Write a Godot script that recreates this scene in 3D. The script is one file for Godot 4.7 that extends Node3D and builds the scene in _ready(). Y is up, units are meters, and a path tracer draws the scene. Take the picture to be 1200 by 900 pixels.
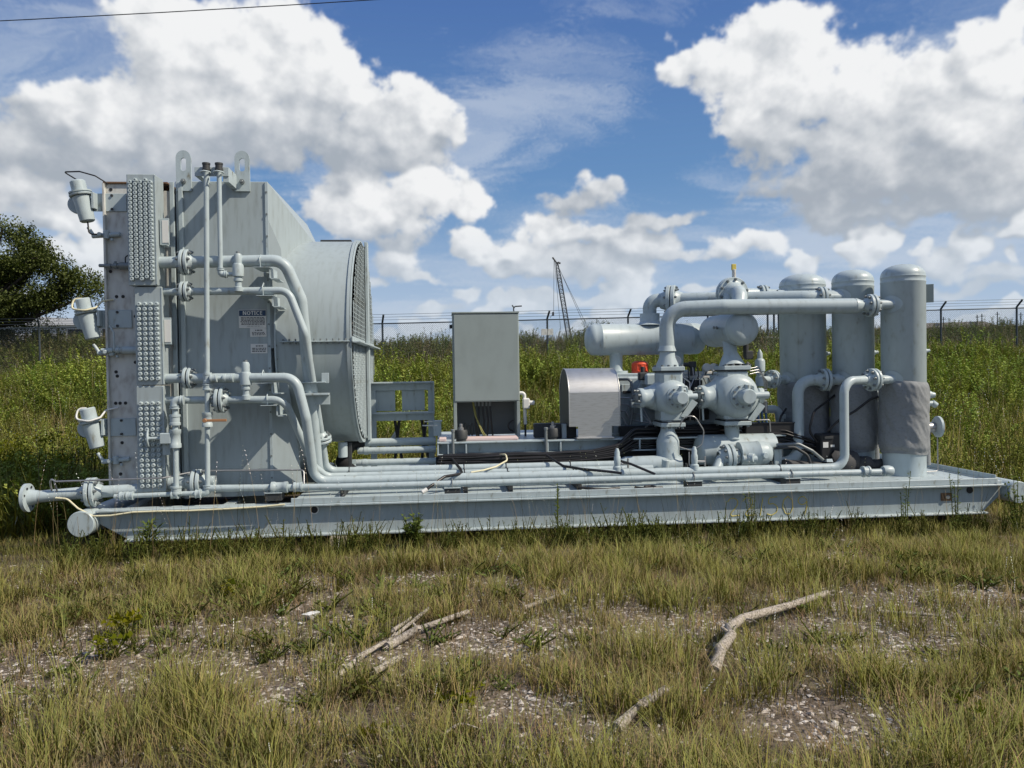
extends Node3D
# A skid-mounted gas compressor package with an air cooler, parked in a weedy yard under cumulus clouds.

var M := {}
var used := {}
var rng := RandomNumberGenerator.new()

# ---------------------------------------------------------------- mesh collector
class Mb:
	var v := PackedVector3Array()
	var n := PackedVector3Array()
	var c := PackedColorArray()
	var ix := PackedInt32Array()
	var t := Transform3D()
	var col := Color(1, 1, 1)
	var colored := false

	func tri(a: Vector3, b: Vector3, d: Vector3, na: Vector3, nb: Vector3, nd: Vector3) -> void:
		var k := v.size()
		a = t * a; b = t * b; d = t * d
		na = (t.basis * na).normalized(); nb = (t.basis * nb).normalized(); nd = (t.basis * nd).normalized()
		v.append(a); v.append(b); v.append(d)
		n.append(na); n.append(nb); n.append(nd)
		if colored:
			c.append(col); c.append(col); c.append(col)
		if (b - a).cross(d - a).dot(na + nb + nd) > 0.0:
			ix.append(k); ix.append(k + 2); ix.append(k + 1)
		else:
			ix.append(k); ix.append(k + 1); ix.append(k + 2)

	func face(p: Array, nn: Vector3) -> void:
		for i in range(1, p.size() - 1):
			tri(p[0], p[i], p[i + 1], nn, nn, nn)

	# a box with chamfered edges
	func box(ctr: Vector3, size: Vector3, bev := 0.004, bs := Basis()) -> void:
		var h := size * 0.5
		var e := minf(bev, minf(h.x, minf(h.y, h.z)) * 0.45)
		var keep := t
		t = t * Transform3D(bs, ctr)
		var ax := [Vector3.RIGHT, Vector3.UP, Vector3.BACK]
		for i in 3:
			var j := (i + 1) % 3
			var k := (i + 2) % 3
			for s in [-1.0, 1.0]:
				var q := []
				for w in [[-1, -1], [1, -1], [1, 1], [-1, 1]]:
					q.append(ax[i] * h[i] * s + ax[j] * (h[j] - e) * w[0] + ax[k] * (h[k] - e) * w[1])
				face(q, ax[i] * s)
				if e > 0.0:
					for s2 in [-1.0, 1.0]:
						var nn: Vector3 = (ax[i] * s + ax[j] * s2).normalized()
						var a: Vector3 = ax[i] * h[i] * s + ax[j] * (h[j] - e) * s2
						var b: Vector3 = ax[i] * (h[i] - e) * s + ax[j] * h[j] * s2
						var z: Vector3 = ax[k] * (h[k] - e)
						face([a - z, a + z, b + z, b - z], nn)
		if e > 0.0:
			for sx in [-1.0, 1.0]:
				for sy in [-1.0, 1.0]:
					for sz in [-1.0, 1.0]:
						face([Vector3(h.x * sx, (h.y - e) * sy, (h.z - e) * sz), Vector3((h.x - e) * sx, h.y * sy, (h.z - e) * sz), Vector3((h.x - e) * sx, (h.y - e) * sy, h.z * sz)], Vector3(sx, sy, sz).normalized())
		t = keep

	func b2(lo: Vector3, hi: Vector3, bev := 0.004) -> void:
		box((lo + hi) * 0.5, (hi - lo).abs(), bev)

	# a swept tube; r is a number or a list of one radius per point
	func tube(pts: Array, r, seg := 10, caps := true) -> void:
		var m := pts.size()
		var tg: Vector3 = (pts[1] - pts[0]).normalized()
		var u: Vector3 = tg.cross(Vector3.UP if absf(tg.y) < 0.9 else Vector3.RIGHT).normalized()
		var rings := []
		var norms := []
		for i in m:
			var t2: Vector3 = tg
			if i > 0 and i < m - 1:
				t2 = ((pts[i + 1] - pts[i]).normalized() + (pts[i] - pts[i - 1]).normalized()).normalized()
			elif i == m - 1 and m > 1:
				t2 = (pts[i] - pts[i - 1]).normalized()
			u = (u - t2 * u.dot(t2)).normalized()
			var w := t2.cross(u)
			var ring := []
			var nr := []
			var rr: float = r[i] if r is Array else r
			for k in seg:
				var a := TAU * k / seg
				var dir := u * cos(a) + w * sin(a)
				ring.append(pts[i] + dir * rr)
				nr.append(dir)
			rings.append(ring)
			norms.append(nr)
			tg = t2
		for i in m - 1:
			for k in seg:
				var k2 := (k + 1) % seg
				tri(rings[i][k], rings[i][k2], rings[i + 1][k2], norms[i][k], norms[i][k2], norms[i + 1][k2])
				tri(rings[i][k], rings[i + 1][k2], rings[i + 1][k], norms[i][k], norms[i + 1][k2], norms[i + 1][k])
		if caps:
			face(rings[0], (pts[0] - pts[1]).normalized())
			face(rings[m - 1], (pts[m - 1] - pts[m - 2]).normalized())

	# a profile of (radius, height) points turned round an axis
	func lathe(prof: Array, at: Vector3, axis: Vector3, seg := 20) -> void:
		var y := axis.normalized()
		var x := y.cross(Vector3.UP if absf(y.y) < 0.9 else Vector3.RIGHT).normalized()
		var z := x.cross(y)
		var m := prof.size()
		var sn := []
		for i in m - 1:
			var d: Vector2 = (prof[i + 1] - prof[i])
			sn.append(Vector2(d.y, -d.x).normalized())
		for i in m - 1:
			var n0: Vector2 = sn[i]
			var n1: Vector2 = sn[i]
			if i > 0 and sn[i - 1].dot(sn[i]) > 0.72:
				n0 = (sn[i - 1] + sn[i]).normalized()
			if i < m - 2 and sn[i + 1].dot(sn[i]) > 0.72:
				n1 = (sn[i + 1] + sn[i]).normalized()
			var p0: Vector2 = prof[i]
			var p1: Vector2 = prof[i + 1]
			for k in seg:
				var a := TAU * k / seg
				var b := TAU * (k + 1) / seg
				var da := x * cos(a) + z * sin(a)
				var db := x * cos(b) + z * sin(b)
				var a0 := at + da * p0.x + y * p0.y
				var b0 := at + db * p0.x + y * p0.y
				var a1 := at + da * p1.x + y * p1.y
				var b1 := at + db * p1.x + y * p1.y
				var na0 := da * n0.x + y * n0.y
				var nb0 := db * n0.x + y * n0.y
				var na1 := da * n1.x + y * n1.y
				var nb1 := db * n1.x + y * n1.y
				if p0.x > 1e-5:
					tri(a0, b0, b1, na0, nb0, nb1)
				if p1.x > 1e-5:
					tri(a0, b1, a1, na0, nb1, na1)

	func cyl(a: Vector3, b: Vector3, r: float, seg := 14, ch := 0.004) -> void:
		var l := a.distance_to(b)
		ch = minf(ch, minf(l * 0.3, r * 0.3))
		lathe([Vector2(0, 0), Vector2(r - ch, 0), Vector2(r, ch), Vector2(r, l - ch), Vector2(r - ch, l), Vector2(0, l)], a, b - a, seg)

	# a 2D outline in the x-y plane, given a thickness along z, then placed by xf
	func prism(poly: PackedVector2Array, depth: float, xf := Transform3D()) -> void:
		var keep := t
		t = t * xf
		var tr := Geometry2D.triangulate_polygon(poly)
		for s in [-0.5, 0.5]:
			for i in range(0, tr.size(), 3):
				var q := []
				for k in 3:
					var p: Vector2 = poly[tr[i + k]]
					q.append(Vector3(p.x, p.y, depth * s))
				face(q, Vector3(0, 0, s))
		var area := 0.0
		for i in poly.size():
			area += poly[i].cross(poly[(i + 1) % poly.size()])
		for i in poly.size():
			var p := poly[i]
			var q2 := poly[(i + 1) % poly.size()]
			var nn := Vector3(q2.y - p.y, p.x - q2.x, 0).normalized() * signf(area)
			face([Vector3(p.x, p.y, -depth / 2), Vector3(q2.x, q2.y, -depth / 2), Vector3(q2.x, q2.y, depth / 2), Vector3(p.x, p.y, depth / 2)], nn)
		t = keep

	# a flat ring between two outlines of the same number of points, with thickness
	func ring2(outer: PackedVector2Array, inner: PackedVector2Array, depth: float, xf := Transform3D()) -> void:
		var keep := t
		t = t * xf
		var m := outer.size()
		for i in m:
			var j := (i + 1) % m
			for s in [-0.5, 0.5]:
				var z: float = depth * s
				face([Vector3(outer[i].x, outer[i].y, z), Vector3(outer[j].x, outer[j].y, z), Vector3(inner[j].x, inner[j].y, z), Vector3(inner[i].x, inner[i].y, z)], Vector3(0, 0, s))
			for o in [[outer, 1.0], [inner, -1.0]]:
				var p: Vector2 = o[0][i]
				var q: Vector2 = o[0][j]
				var mid := (p + q) * 0.5
				var nn := Vector3(q.y - p.y, p.x - q.x, 0).normalized()
				var cen := (outer[0] + outer[m / 2]) * 0.5
				if Vector2(nn.x, nn.y).dot(mid - cen) * o[1] < 0.0:
					nn = -nn
				face([Vector3(p.x, p.y, -depth / 2), Vector3(q.x, q.y, -depth / 2), Vector3(q.x, q.y, depth / 2), Vector3(p.x, p.y, depth / 2)], nn)
		t = keep

	func hexnut(at: Vector3, axis: Vector3, r: float, h: float) -> void:
		lathe([Vector2(0, 0), Vector2(r, 0), Vector2(r, h), Vector2(0, h)], at, axis, 6)

	func mesh() -> ArrayMesh:
		var a := []
		a.resize(Mesh.ARRAY_MAX)
		a[Mesh.ARRAY_VERTEX] = v
		a[Mesh.ARRAY_NORMAL] = n
		a[Mesh.ARRAY_INDEX] = ix
		if colored:
			a[Mesh.ARRAY_COLOR] = c
		var m := ArrayMesh.new()
		m.add_surface_from_arrays(Mesh.PRIMITIVE_TRIANGLES, a)
		return m

# ---------------------------------------------------------------- nodes
func V(x: float, y: float, z: float) -> Vector3:
	return Vector3(x, y, z)

func numbered(nm: String) -> String:
	if not used.has(nm):
		used[nm] = 0
		return nm
	used[nm] += 1
	return "%s_%03d" % [nm, used[nm]]

func tag(o: Node3D, label := "", category := "", group := "", kind := "") -> Node3D:
	if label != "": o.set_meta("label", label)
	if category != "": o.set_meta("category", category)
	if group != "": o.set_meta("group", group)
	if kind != "": o.set_meta("kind", kind)
	return o

func thing(nm: String, label: String, category: String, at := Vector3.ZERO, group := "") -> Node3D:
	var o := Node3D.new()
	o.name = numbered(nm)
	add_child(o)
	o.position = at
	return tag(o, label, category, group)

# one named mesh under a thing (its vertices are in world space) or under a part
func part(parent: Node3D, nm: String, mb: Mb, mat: Material, kind := "") -> MeshInstance3D:
	var o := MeshInstance3D.new()
	o.name = nm if parent != self else numbered(nm)
	o.mesh = mb.mesh()
	o.material_override = null
	o.mesh.surface_set_material(0, mat)
	parent.add_child(o, true)
	if parent != self and parent.get_parent() == self and not parent is MeshInstance3D:
		o.position = -parent.position
	if kind != "": o.set_meta("kind", kind)
	return o

func copy(o: Node3D, at: Vector3, label := "", turn := 0.0) -> Node3D:
	var r: Node3D = o.duplicate()
	r.name = numbered(String(o.name).rstrip("0123456789").rstrip("_"))
	add_child(r)
	r.position = at
	r.rotation.y = turn
	if label != "": r.set_meta("label", label)
	return r

func fillet(pts: Array, bend: float, steps := 6) -> Array:
	var out := [pts[0]]
	for i in range(1, pts.size() - 1):
		var a: Vector3 = (pts[i - 1] - pts[i])
		var b: Vector3 = (pts[i + 1] - pts[i])
		var th := a.angle_to(b)
		if th > 3.1:
			out.append(pts[i])
			continue
		var d := minf(bend / tan(th * 0.5), minf(a.length(), b.length()) * 0.48)
		var p0: Vector3 = pts[i] + a.normalized() * d
		var p1: Vector3 = pts[i] + b.normalized() * d
		for k in steps + 1:
			var s := float(k) / steps
			# near-circular blend
			var w := sin(th * 0.5)
			var q0 := (1 - s) * (1 - s)
			var q1 := 2 * s * (1 - s) * w
			var q2 := s * s
			out.append((p0 * q0 + pts[i] * q1 + p1 * q2) / (q0 + q1 + q2))
	out.append(pts[-1])
	return out

func pipe_mb(mb: Mb, pts: Array, r: float, bend := 0.0, seg := 14, welds := true) -> void:
	if bend <= 0.0: bend = r * 3.0
	var p := fillet(pts, bend, 8)
	mb.tube(p, r, seg)
	if welds and r > 0.03 and pts.size() > 2:
		var i := 1
		while i < p.size() - 1:
			for k in [i, i + 8]:
				if k > 0 and k < p.size() - 1:
					var d: Vector3 = (p[k + 1] - p[k - 1]).normalized()
					mb.tube([p[k] - d * 0.006, p[k], p[k] + d * 0.006], [r * 0.99, r * 1.035, r * 0.99], seg, false)
			i += 9

func pipe(parent: Node3D, nm: String, pts: Array, r: float, bend := 0.0, mat = null) -> MeshInstance3D:
	var mb := Mb.new()
	pipe_mb(mb, pts, r, bend)
	return part(parent, nm, mb, mat if mat else M.paint)

# two bolted discs with a dark gasket gap, hubs that taper to the pipe, and their stud bolts
func flange(parent: Node3D, at: Vector3, axis: Vector3, rp: float, rd: float, bolts := 8, th := 0.03) -> void:
	axis = axis.normalized()
	var mb := Mb.new()
	var g := 0.006
	for s in [-1.0, 1.0]:
		var a: Vector3 = axis * s
		mb.lathe([Vector2(0, g), Vector2(rd - 0.004, g), Vector2(rd, g + 0.004), Vector2(rd, g + th - 0.005), Vector2(rd - 0.005, g + th), Vector2(rp * 1.5, g + th), Vector2(rp * 1.3, g + th + 0.012), Vector2(rp * 1.02, g + th + rp * 0.9), Vector2(rp * 0.9, g + th + rp * 0.95)], at, a, 28)
	var f := part(parent, "flange", mb, M.paint)
	var gk := Mb.new()
	gk.cyl(at - axis * g, at + axis * g, rd * 0.86, 24, 0.0)
	part(f, "gasket", gk, M.black)
	var bt := Mb.new()
	var u := axis.cross(V(0.1, 1, 0.2)).normalized()
	var w := axis.cross(u)
	var rb := (rd + rp * 1.35) * 0.5
	var br := minf(0.016, (rd - rp) * 0.24)
	for k in bolts:
		var a := TAU * (k + 0.5) / bolts
		var o := at + (u * cos(a) + w * sin(a)) * rb
		var l := g + th
		bt.cyl(o - axis * (l + br * 1.9), o + axis * (l + br * 1.9), br * 0.55, 6, 0.0)
		bt.hexnut(o + axis * l, axis, br, br * 1.3)
		bt.hexnut(o - axis * l, -axis, br, br * 1.3)
	part(f, "stud_bolts", bt, M.bolt, "stuff")

func dome(mb: Mb, at: Vector3, axis: Vector3, r: float, h: float, seg := 32) -> void:
	var pr := []
	for i in 9:
		var a := PI * 0.5 * i / 8.0
		pr.append(Vector2(r * cos(a), h * sin(a)))
	pr[8] = Vector2(0, h)
	mb.lathe(pr, at, axis, seg)

# ---------------------------------------------------------------- materials
func noise_tex(freq: float, oct: int, ramp: Array, sd: int, size := 512, normal := false) -> NoiseTexture2D:
	var f := FastNoiseLite.new()
	f.seed = sd
	f.frequency = freq
	f.fractal_octaves = oct
	f.noise_type = FastNoiseLite.TYPE_SIMPLEX_SMOOTH
	var tx := NoiseTexture2D.new()
	tx.width = size
	tx.height = size
	tx.seamless = true
	tx.noise = f
	if normal:
		tx.as_normal_map = true
		tx.bump_strength = 3.0
	elif ramp.size():
		var g := Gradient.new()
		var os := PackedFloat32Array()
		var cs := PackedColorArray()
		for r in ramp:
			os.append(r[0])
			cs.append(r[1])
		g.offsets = os
		g.colors = cs
		tx.color_ramp = g
	return tx

func flat(lin: Color, rough := 0.6, metal := 0.0) -> StandardMaterial3D:
	var m := StandardMaterial3D.new()
	m.albedo_color = lin.linear_to_srgb()
	m.roughness = rough
	m.metallic = metal
	return m

func worn(lin: Color, rough: float, tex: Texture2D, scale: Vector3, metal := 0.0) -> StandardMaterial3D:
	var m := flat(lin, rough, metal)
	m.albedo_texture = tex
	m.uv1_triplanar = true
	m.uv1_world_triplanar = true
	m.uv1_scale = scale
	return m

func materials() -> void:
	var grime := noise_tex(0.012, 5, [[0.0, Color(0.70, 0.63, 0.54)], [0.14, Color(0.86, 0.845, 0.82)], [0.22, Color(0.93, 0.93, 0.925)], [0.38, Color(0.97, 0.97, 0.968)], [0.6, Color(0.985, 0.985, 0.985)], [1.0, Color(1, 1, 1)]], 3, 1024)
	var streak := noise_tex(0.03, 4, [[0.0, Color(0.86, 0.84, 0.81)], [0.16, Color(0.925, 0.92, 0.91)], [0.45, Color(0.975, 0.975, 0.975)], [1.0, Color(1, 1, 1)]], 7, 512)
	M.paint = worn(Color(0.415, 0.487, 0.512), 0.40, grime, V(0.9, 0.35, 0.9))
	M.paint.metallic_specular = 0.45
	M.streaked = worn(Color(0.345, 0.402, 0.42), 0.45, streak, V(0.9, 0.16, 0.9))
	M.cabinet = worn(Color(0.275, 0.32, 0.315), 0.5, noise_tex(0.02, 4, [[0.0, Color(0.94, 0.94, 0.935)], [0.5, Color(0.985, 0.985, 0.985)], [1.0, Color(1, 1, 1)]], 27, 256), V(0.7, 0.4, 0.7))
	M.galv = worn(Color(0.60, 0.62, 0.59), 0.5, noise_tex(0.02, 5, [[0.0, Color(0.80, 0.76, 0.75)], [0.4, Color(0.94, 0.93, 0.925)], [0.62, Color(0.98, 0.97, 0.97)], [1.0, Color(1, 1, 1)]], 11, 512), V(1.1, 0.5, 1.1))
	M.alu = worn(Color(0.60, 0.595, 0.575), 0.43, streak, V(0.5, 4.0, 0.5), 0.92)
	M.black = flat(Color(0.012, 0.012, 0.014), 0.55)
	M.cable = flat(Color(0.014, 0.013, 0.014), 0.4)
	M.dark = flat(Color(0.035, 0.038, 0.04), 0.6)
	M.bolt = flat(Color(0.19, 0.21, 0.215), 0.45, 0.2)
	M.steel = flat(Color(0.38, 0.38, 0.38), 0.35, 0.7)
	M.jacket = worn(Color(0.235, 0.248, 0.258), 0.85, grime, V(2.5, 2.5, 2.5))
	M.wrap = worn(Color(0.05, 0.05, 0.053), 0.8, grime, V(4, 4, 4))
	M.red = flat(Color(0.82, 0.10, 0.035), 0.5)
	M.blue = flat(Color(0.03, 0.10, 0.22), 0.4)
	M.rust = worn(Color(0.17, 0.10, 0.06), 0.85, grime, V(6, 6, 6))
	M.orange = flat(Color(0.34, 0.17, 0.08), 0.6)
	M.yellow = flat(Color(0.58, 0.47, 0.10), 0.7)
	M.cream = flat(Color(0.62, 0.58, 0.40), 0.6)
	M.white = flat(Color(0.66, 0.66, 0.64), 0.5)
	M.pink = flat(Color(0.60, 0.47, 0.45), 0.7)
	M.navy = flat(Color(0.015, 0.05, 0.12), 0.5)
	M.wood = worn(Color(0.30, 0.26, 0.21), 0.9, streak, V(5, 5, 5))
	M.fence = flat(Color(0.06, 0.075, 0.085), 0.5, 0.4)

# ---------------------------------------------------------------- sky: air and cumulus clouds, computed for every direction
const PUFFS := [
[-19.1,21.6,3.8,3.0,0.95], [-14.7,21.6,5.0,3.9,1.00], [-10.1,21.5,3.8,3.2,0.95], [-6.9,20.4,2.3,2.5,0.90], [-16.5,17.8,6.0,3.3,0.85], [-21.8,16.7,3.9,2.6,0.90],
[-25.6,16.9,2.8,1.8,0.95], [-27.5,14.9,3.0,2.5,0.70], [-24.3,14.0,4.2,2.1,0.55], [-18.7,14.9,5.5,2.2,0.55], [-13.1,16.2,4.5,2.5,0.60], [-10.2,17.7,3.4,2.8,0.75],
[-11.2,24.2,3.1,2.3,0.95], [-20.1,23.6,2.9,1.9,0.95], [-27.6,11.6,2.8,1.8,0.80], [-25.8,10.5,1.6,1.2,0.70], [-22.9,8.0,1.4,1.9,0.80], [-24.1,9.3,1.4,1.1,0.85],
[-1.7,18.7,2.6,2.2,0.95], [-4.2,17.2,3.2,2.2,0.85], [-6.7,15.7,2.9,2.0,0.60], [-3.0,16.1,2.9,1.5,0.60], [0.5,17.3,1.0,1.0,0.85], [-1.1,13.2,3.0,2.3,1.00],
[1.7,12.6,1.9,1.7,0.95], [-4.9,11.9,3.6,1.8,0.95], [-7.9,11.8,2.1,1.7,0.90], [-3.1,10.1,3.4,1.3,0.55], [-6.1,14.0,2.4,1.5,0.60], [-2.8,8.3,1.7,1.0,0.80],
[-5.0,7.1,1.2,0.6,0.75], [-1.9,6.8,1.4,0.6,0.80], [1.6,6.1,1.4,0.6,0.80], [4.4,5.3,1.6,0.6,0.75], [-0.7,5.1,1.8,0.4,0.70], [17.8,21.1,1.7,1.5,0.95],
[21.0,21.3,3.2,2.7,1.00], [24.8,22.1,3.1,2.3,1.00], [21.9,18.2,3.3,2.5,0.95], [25.6,19.2,3.7,3.2,0.95], [29.6,17.8,4.0,3.2,0.95], [33.4,17.7,3.1,2.5,0.90],
[36.5,19.8,1.9,1.8,1.00], [38.3,17.8,2.4,2.4,0.95], [35.1,14.9,4.1,2.6,0.80], [29.0,14.4,4.9,2.7,0.70], [23.6,15.6,3.4,2.0,0.70], [33.1,12.3,5.9,2.1,0.55],
[26.9,12.2,5.1,1.8,0.55], [37.8,12.9,3.0,2.3,0.75], [31.6,10.3,6.6,1.4,0.55], [37.4,10.2,3.1,1.6,0.60], [38.3,20.6,1.4,1.2,0.95], [11.2,13.2,1.7,1.2,0.75],
[9.3,12.3,2.1,0.7,0.60], [7.7,10.5,2.1,1.1,0.95], [10.8,10.0,2.9,1.2,0.80], [14.2,9.2,3.1,1.1,0.75], [7.6,8.5,3.1,0.9,0.75], [11.4,7.8,3.7,0.9,0.70],
[16.1,8.3,2.4,0.9,0.70], [17.0,10.9,2.7,0.8,0.60], [13.9,10.7,1.5,0.8,0.60], [22.9,8.6,2.1,1.4,0.98], [20.6,8.2,2.4,1.0,0.80], [12.7,7.0,3.1,0.6,0.75],
[5.1,7.6,1.9,0.7,0.70], [7.0,5.7,2.8,0.6,0.70], [11.4,5.3,2.5,0.4,0.65], [29.3,7.6,1.8,1.3,0.95], [26.0,7.2,1.5,0.8,0.85], [33.3,7.4,0.8,0.6,0.85],
[36.4,7.7,1.3,1.0,0.85], [35.0,6.4,2.0,0.9,0.75], [37.6,5.7,1.8,0.8,0.70], [38.5,6.8,0.6,0.7,0.85], [36.0,4.8,3.2,0.5,0.65], [18.8,5.4,1.8,0.4,0.70]

]
const SKY_W := 4096
const SKY_H := 2048
const FW := 1440
const FH := 400
var sky_rows := []
var field := PackedFloat32Array()
var fbright := PackedFloat32Array()
var n_big: FastNoiseLite
var n_fine: FastNoiseLite
var n_cirrus: FastNoiseLite
var sun_dir := Vector3(0.90, 1.0, 0.42).normalized()

func put_puff(az: float, el: float, rx: float, ry: float, b: float) -> void:
	# soft union of elliptic puffs, kept on a coarse grid of 0.25 degrees
	var k := 1.0 / maxf(cos(deg_to_rad(el)), 0.15)
	rx *= k
	for j in range(int((el - ry * 1.5 + 10.0) * 4.0), int((el + ry * 1.5 + 10.0) * 4.0) + 1):
		if j < 0 or j >= FH: continue
		var dy := (j / 4.0 - 10.0 - el) / ry
		for i in range(int((az - rx * 1.5 + 180.0) * 4.0), int((az + rx * 1.5 + 180.0) * 4.0) + 1):
			var dx := (i / 4.0 - 180.0 - az) / rx
			var q := 1.0 - (dx * dx + dy * dy) * 0.5
			if q <= 0.0: continue
			var w := q * q
			var at := j * FW + posmod(i, FW)
			var e := w * w * w
			fbright[at] = (fbright[at] * field[at] * field[at] * field[at] + b * e) / (field[at] * field[at] * field[at] + e + 1e-6)
			field[at] = maxf(field[at], w) + 0.25 * minf(field[at], w)

func grid(a: PackedFloat32Array, az: float, el: float) -> float:
	var x := (az + 180.0) * 4.0
	var y := clampf((el + 10.0) * 4.0, 0.0, FH - 1.01)
	var i := int(floor(x))
	var j := int(y)
	var fx := x - i
	var fy := y - j
	i = posmod(i, FW)
	var i2 := (i + 1) % FW
	return lerpf(lerpf(a[j * FW + i], a[j * FW + i2], fx), lerpf(a[(j + 1) * FW + i], a[(j + 1) * FW + i2], fx), fy)

func sky_row(row: int) -> void:
	var out := PackedByteArray()
	var el := 90.0 - (row + 0.5) * 180.0 / SKY_H
	var step := 1 if el < 30.0 else (2 if el < 50.0 else 4)
	out.resize(SKY_W * 4)
	var ce := cos(deg_to_rad(el))
	var se := sin(deg_to_rad(el))
	var tt := clampf(se, 0.0, 1.0)
	var air := Color(0.150, 0.300, 0.540).lerp(Color(0.075, 0.165, 0.42), smoothstep(0.16, 0.50, tt))
	air = Color(0.36, 0.50, 0.70).lerp(air, smoothstep(0.0, 0.26, tt))
	var x := 0
	while x < SKY_W:
		var az := fposmod((x + step * 0.5) * 360.0 / SKY_W + 180.0, 360.0) - 180.0
		var ar := deg_to_rad(az)
		var d := Vector3(sin(ar) * ce, se, -cos(ar) * ce)
		var c := air
		var glow := clampf(d.dot(sun_dir), 0.0, 1.0)
		c = c.lerp(Color(0.75, 0.82, 0.92), 0.5 * pow(glow, 14.0))
		# thin high cloud
		var hz := d / (se + 0.16)
		var ci := n_cirrus.get_noise_3d(hz.x * 46.0, hz.z * 80.0, 4.0) * 0.5 + 0.5
		ci = smoothstep(0.33, 0.76, ci) * lerpf(0.72, 0.60, smoothstep(0.1, 0.4, tt))
		c = c.lerp(Color(0.56, 0.63, 0.74), ci)
		if el > -2.0:
			var wx := n_big.get_noise_3d(d.x * 210.0, d.y * 260.0, d.z * 210.0)
			var wy := n_big.get_noise_3d(d.x * 210.0 + 77.0, d.y * 260.0, d.z * 210.0 - 33.0)
			var f := grid(field, az + wx * 1.6, el + wy * 1.3)
			if f > 0.02:
				var e1 := n_fine.get_noise_3d(d.x * 420.0, d.y * 480.0, d.z * 420.0)
				var den := f - 0.30 + e1 * 0.80 * (0.32 + minf(f, 0.5)) + wx * 0.10
				if den > -0.12 and den < 0.5:
					den += 0.16 * n_fine.get_noise_3d(d.x * 1500.0, d.y * 1600.0, d.z * 1500.0)
				if den > 0.0:
					var up := d + Vector3(0.0125, 0.010, 0.0)
					var e2 := n_fine.get_noise_3d(up.x * 420.0, up.y * 480.0, up.z * 420.0)
					var f2 := grid(field, az + 0.8 + wx * 1.6, el + 0.9 + wy * 1.3)
					var b := grid(fbright, az + wx * 2.2, el + wy * 1.8)
					var lit := b - 0.07 + (e1 - e2) * 0.22 + e1 * 0.06 + wy * 0.09 + clampf((f - f2) * 0.45, -0.2, 0.12)
					var edge := 1.0 - smoothstep(0.0, 0.22, den)
					lit += edge * 0.10 * (1.0 if b > 0.62 else 0.5)
					lit = pow(clampf((lit - 0.40) / 0.58, 0.0, 1.0), 1.3)
					var cc := Color(0.385, 0.43, 0.49).lerp(Color(0.89, 0.90, 0.91), lit)
					if b < 0.52: cc = Color(0.62, 0.69, 0.77)
					cc = cc.lerp(Color(0.60, 0.68, 0.77), 0.5 * (1.0 - smoothstep(0.0, 0.2, tt)))
					c = c.lerp(cc, smoothstep(0.0, lerpf(0.50, 0.36, smoothstep(0.55, 0.9, b)), den) * (1.0 if b > 0.52 else 0.35))
		c = c.lerp(Color(0.50, 0.60, 0.72), 0.70 * (1.0 - smoothstep(0.0, 0.22, tt)))
		var s := c.linear_to_srgb()
		for k in step:
			var o := (x + k) * 4
			out[o] = int(clampf(s.r, 0, 1) * 255.0)
			out[o + 1] = int(clampf(s.g, 0, 1) * 255.0)
			out[o + 2] = int(clampf(s.b, 0, 1) * 255.0)
			out[o + 3] = 255
		x += step
	sky_rows[row] = out

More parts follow.
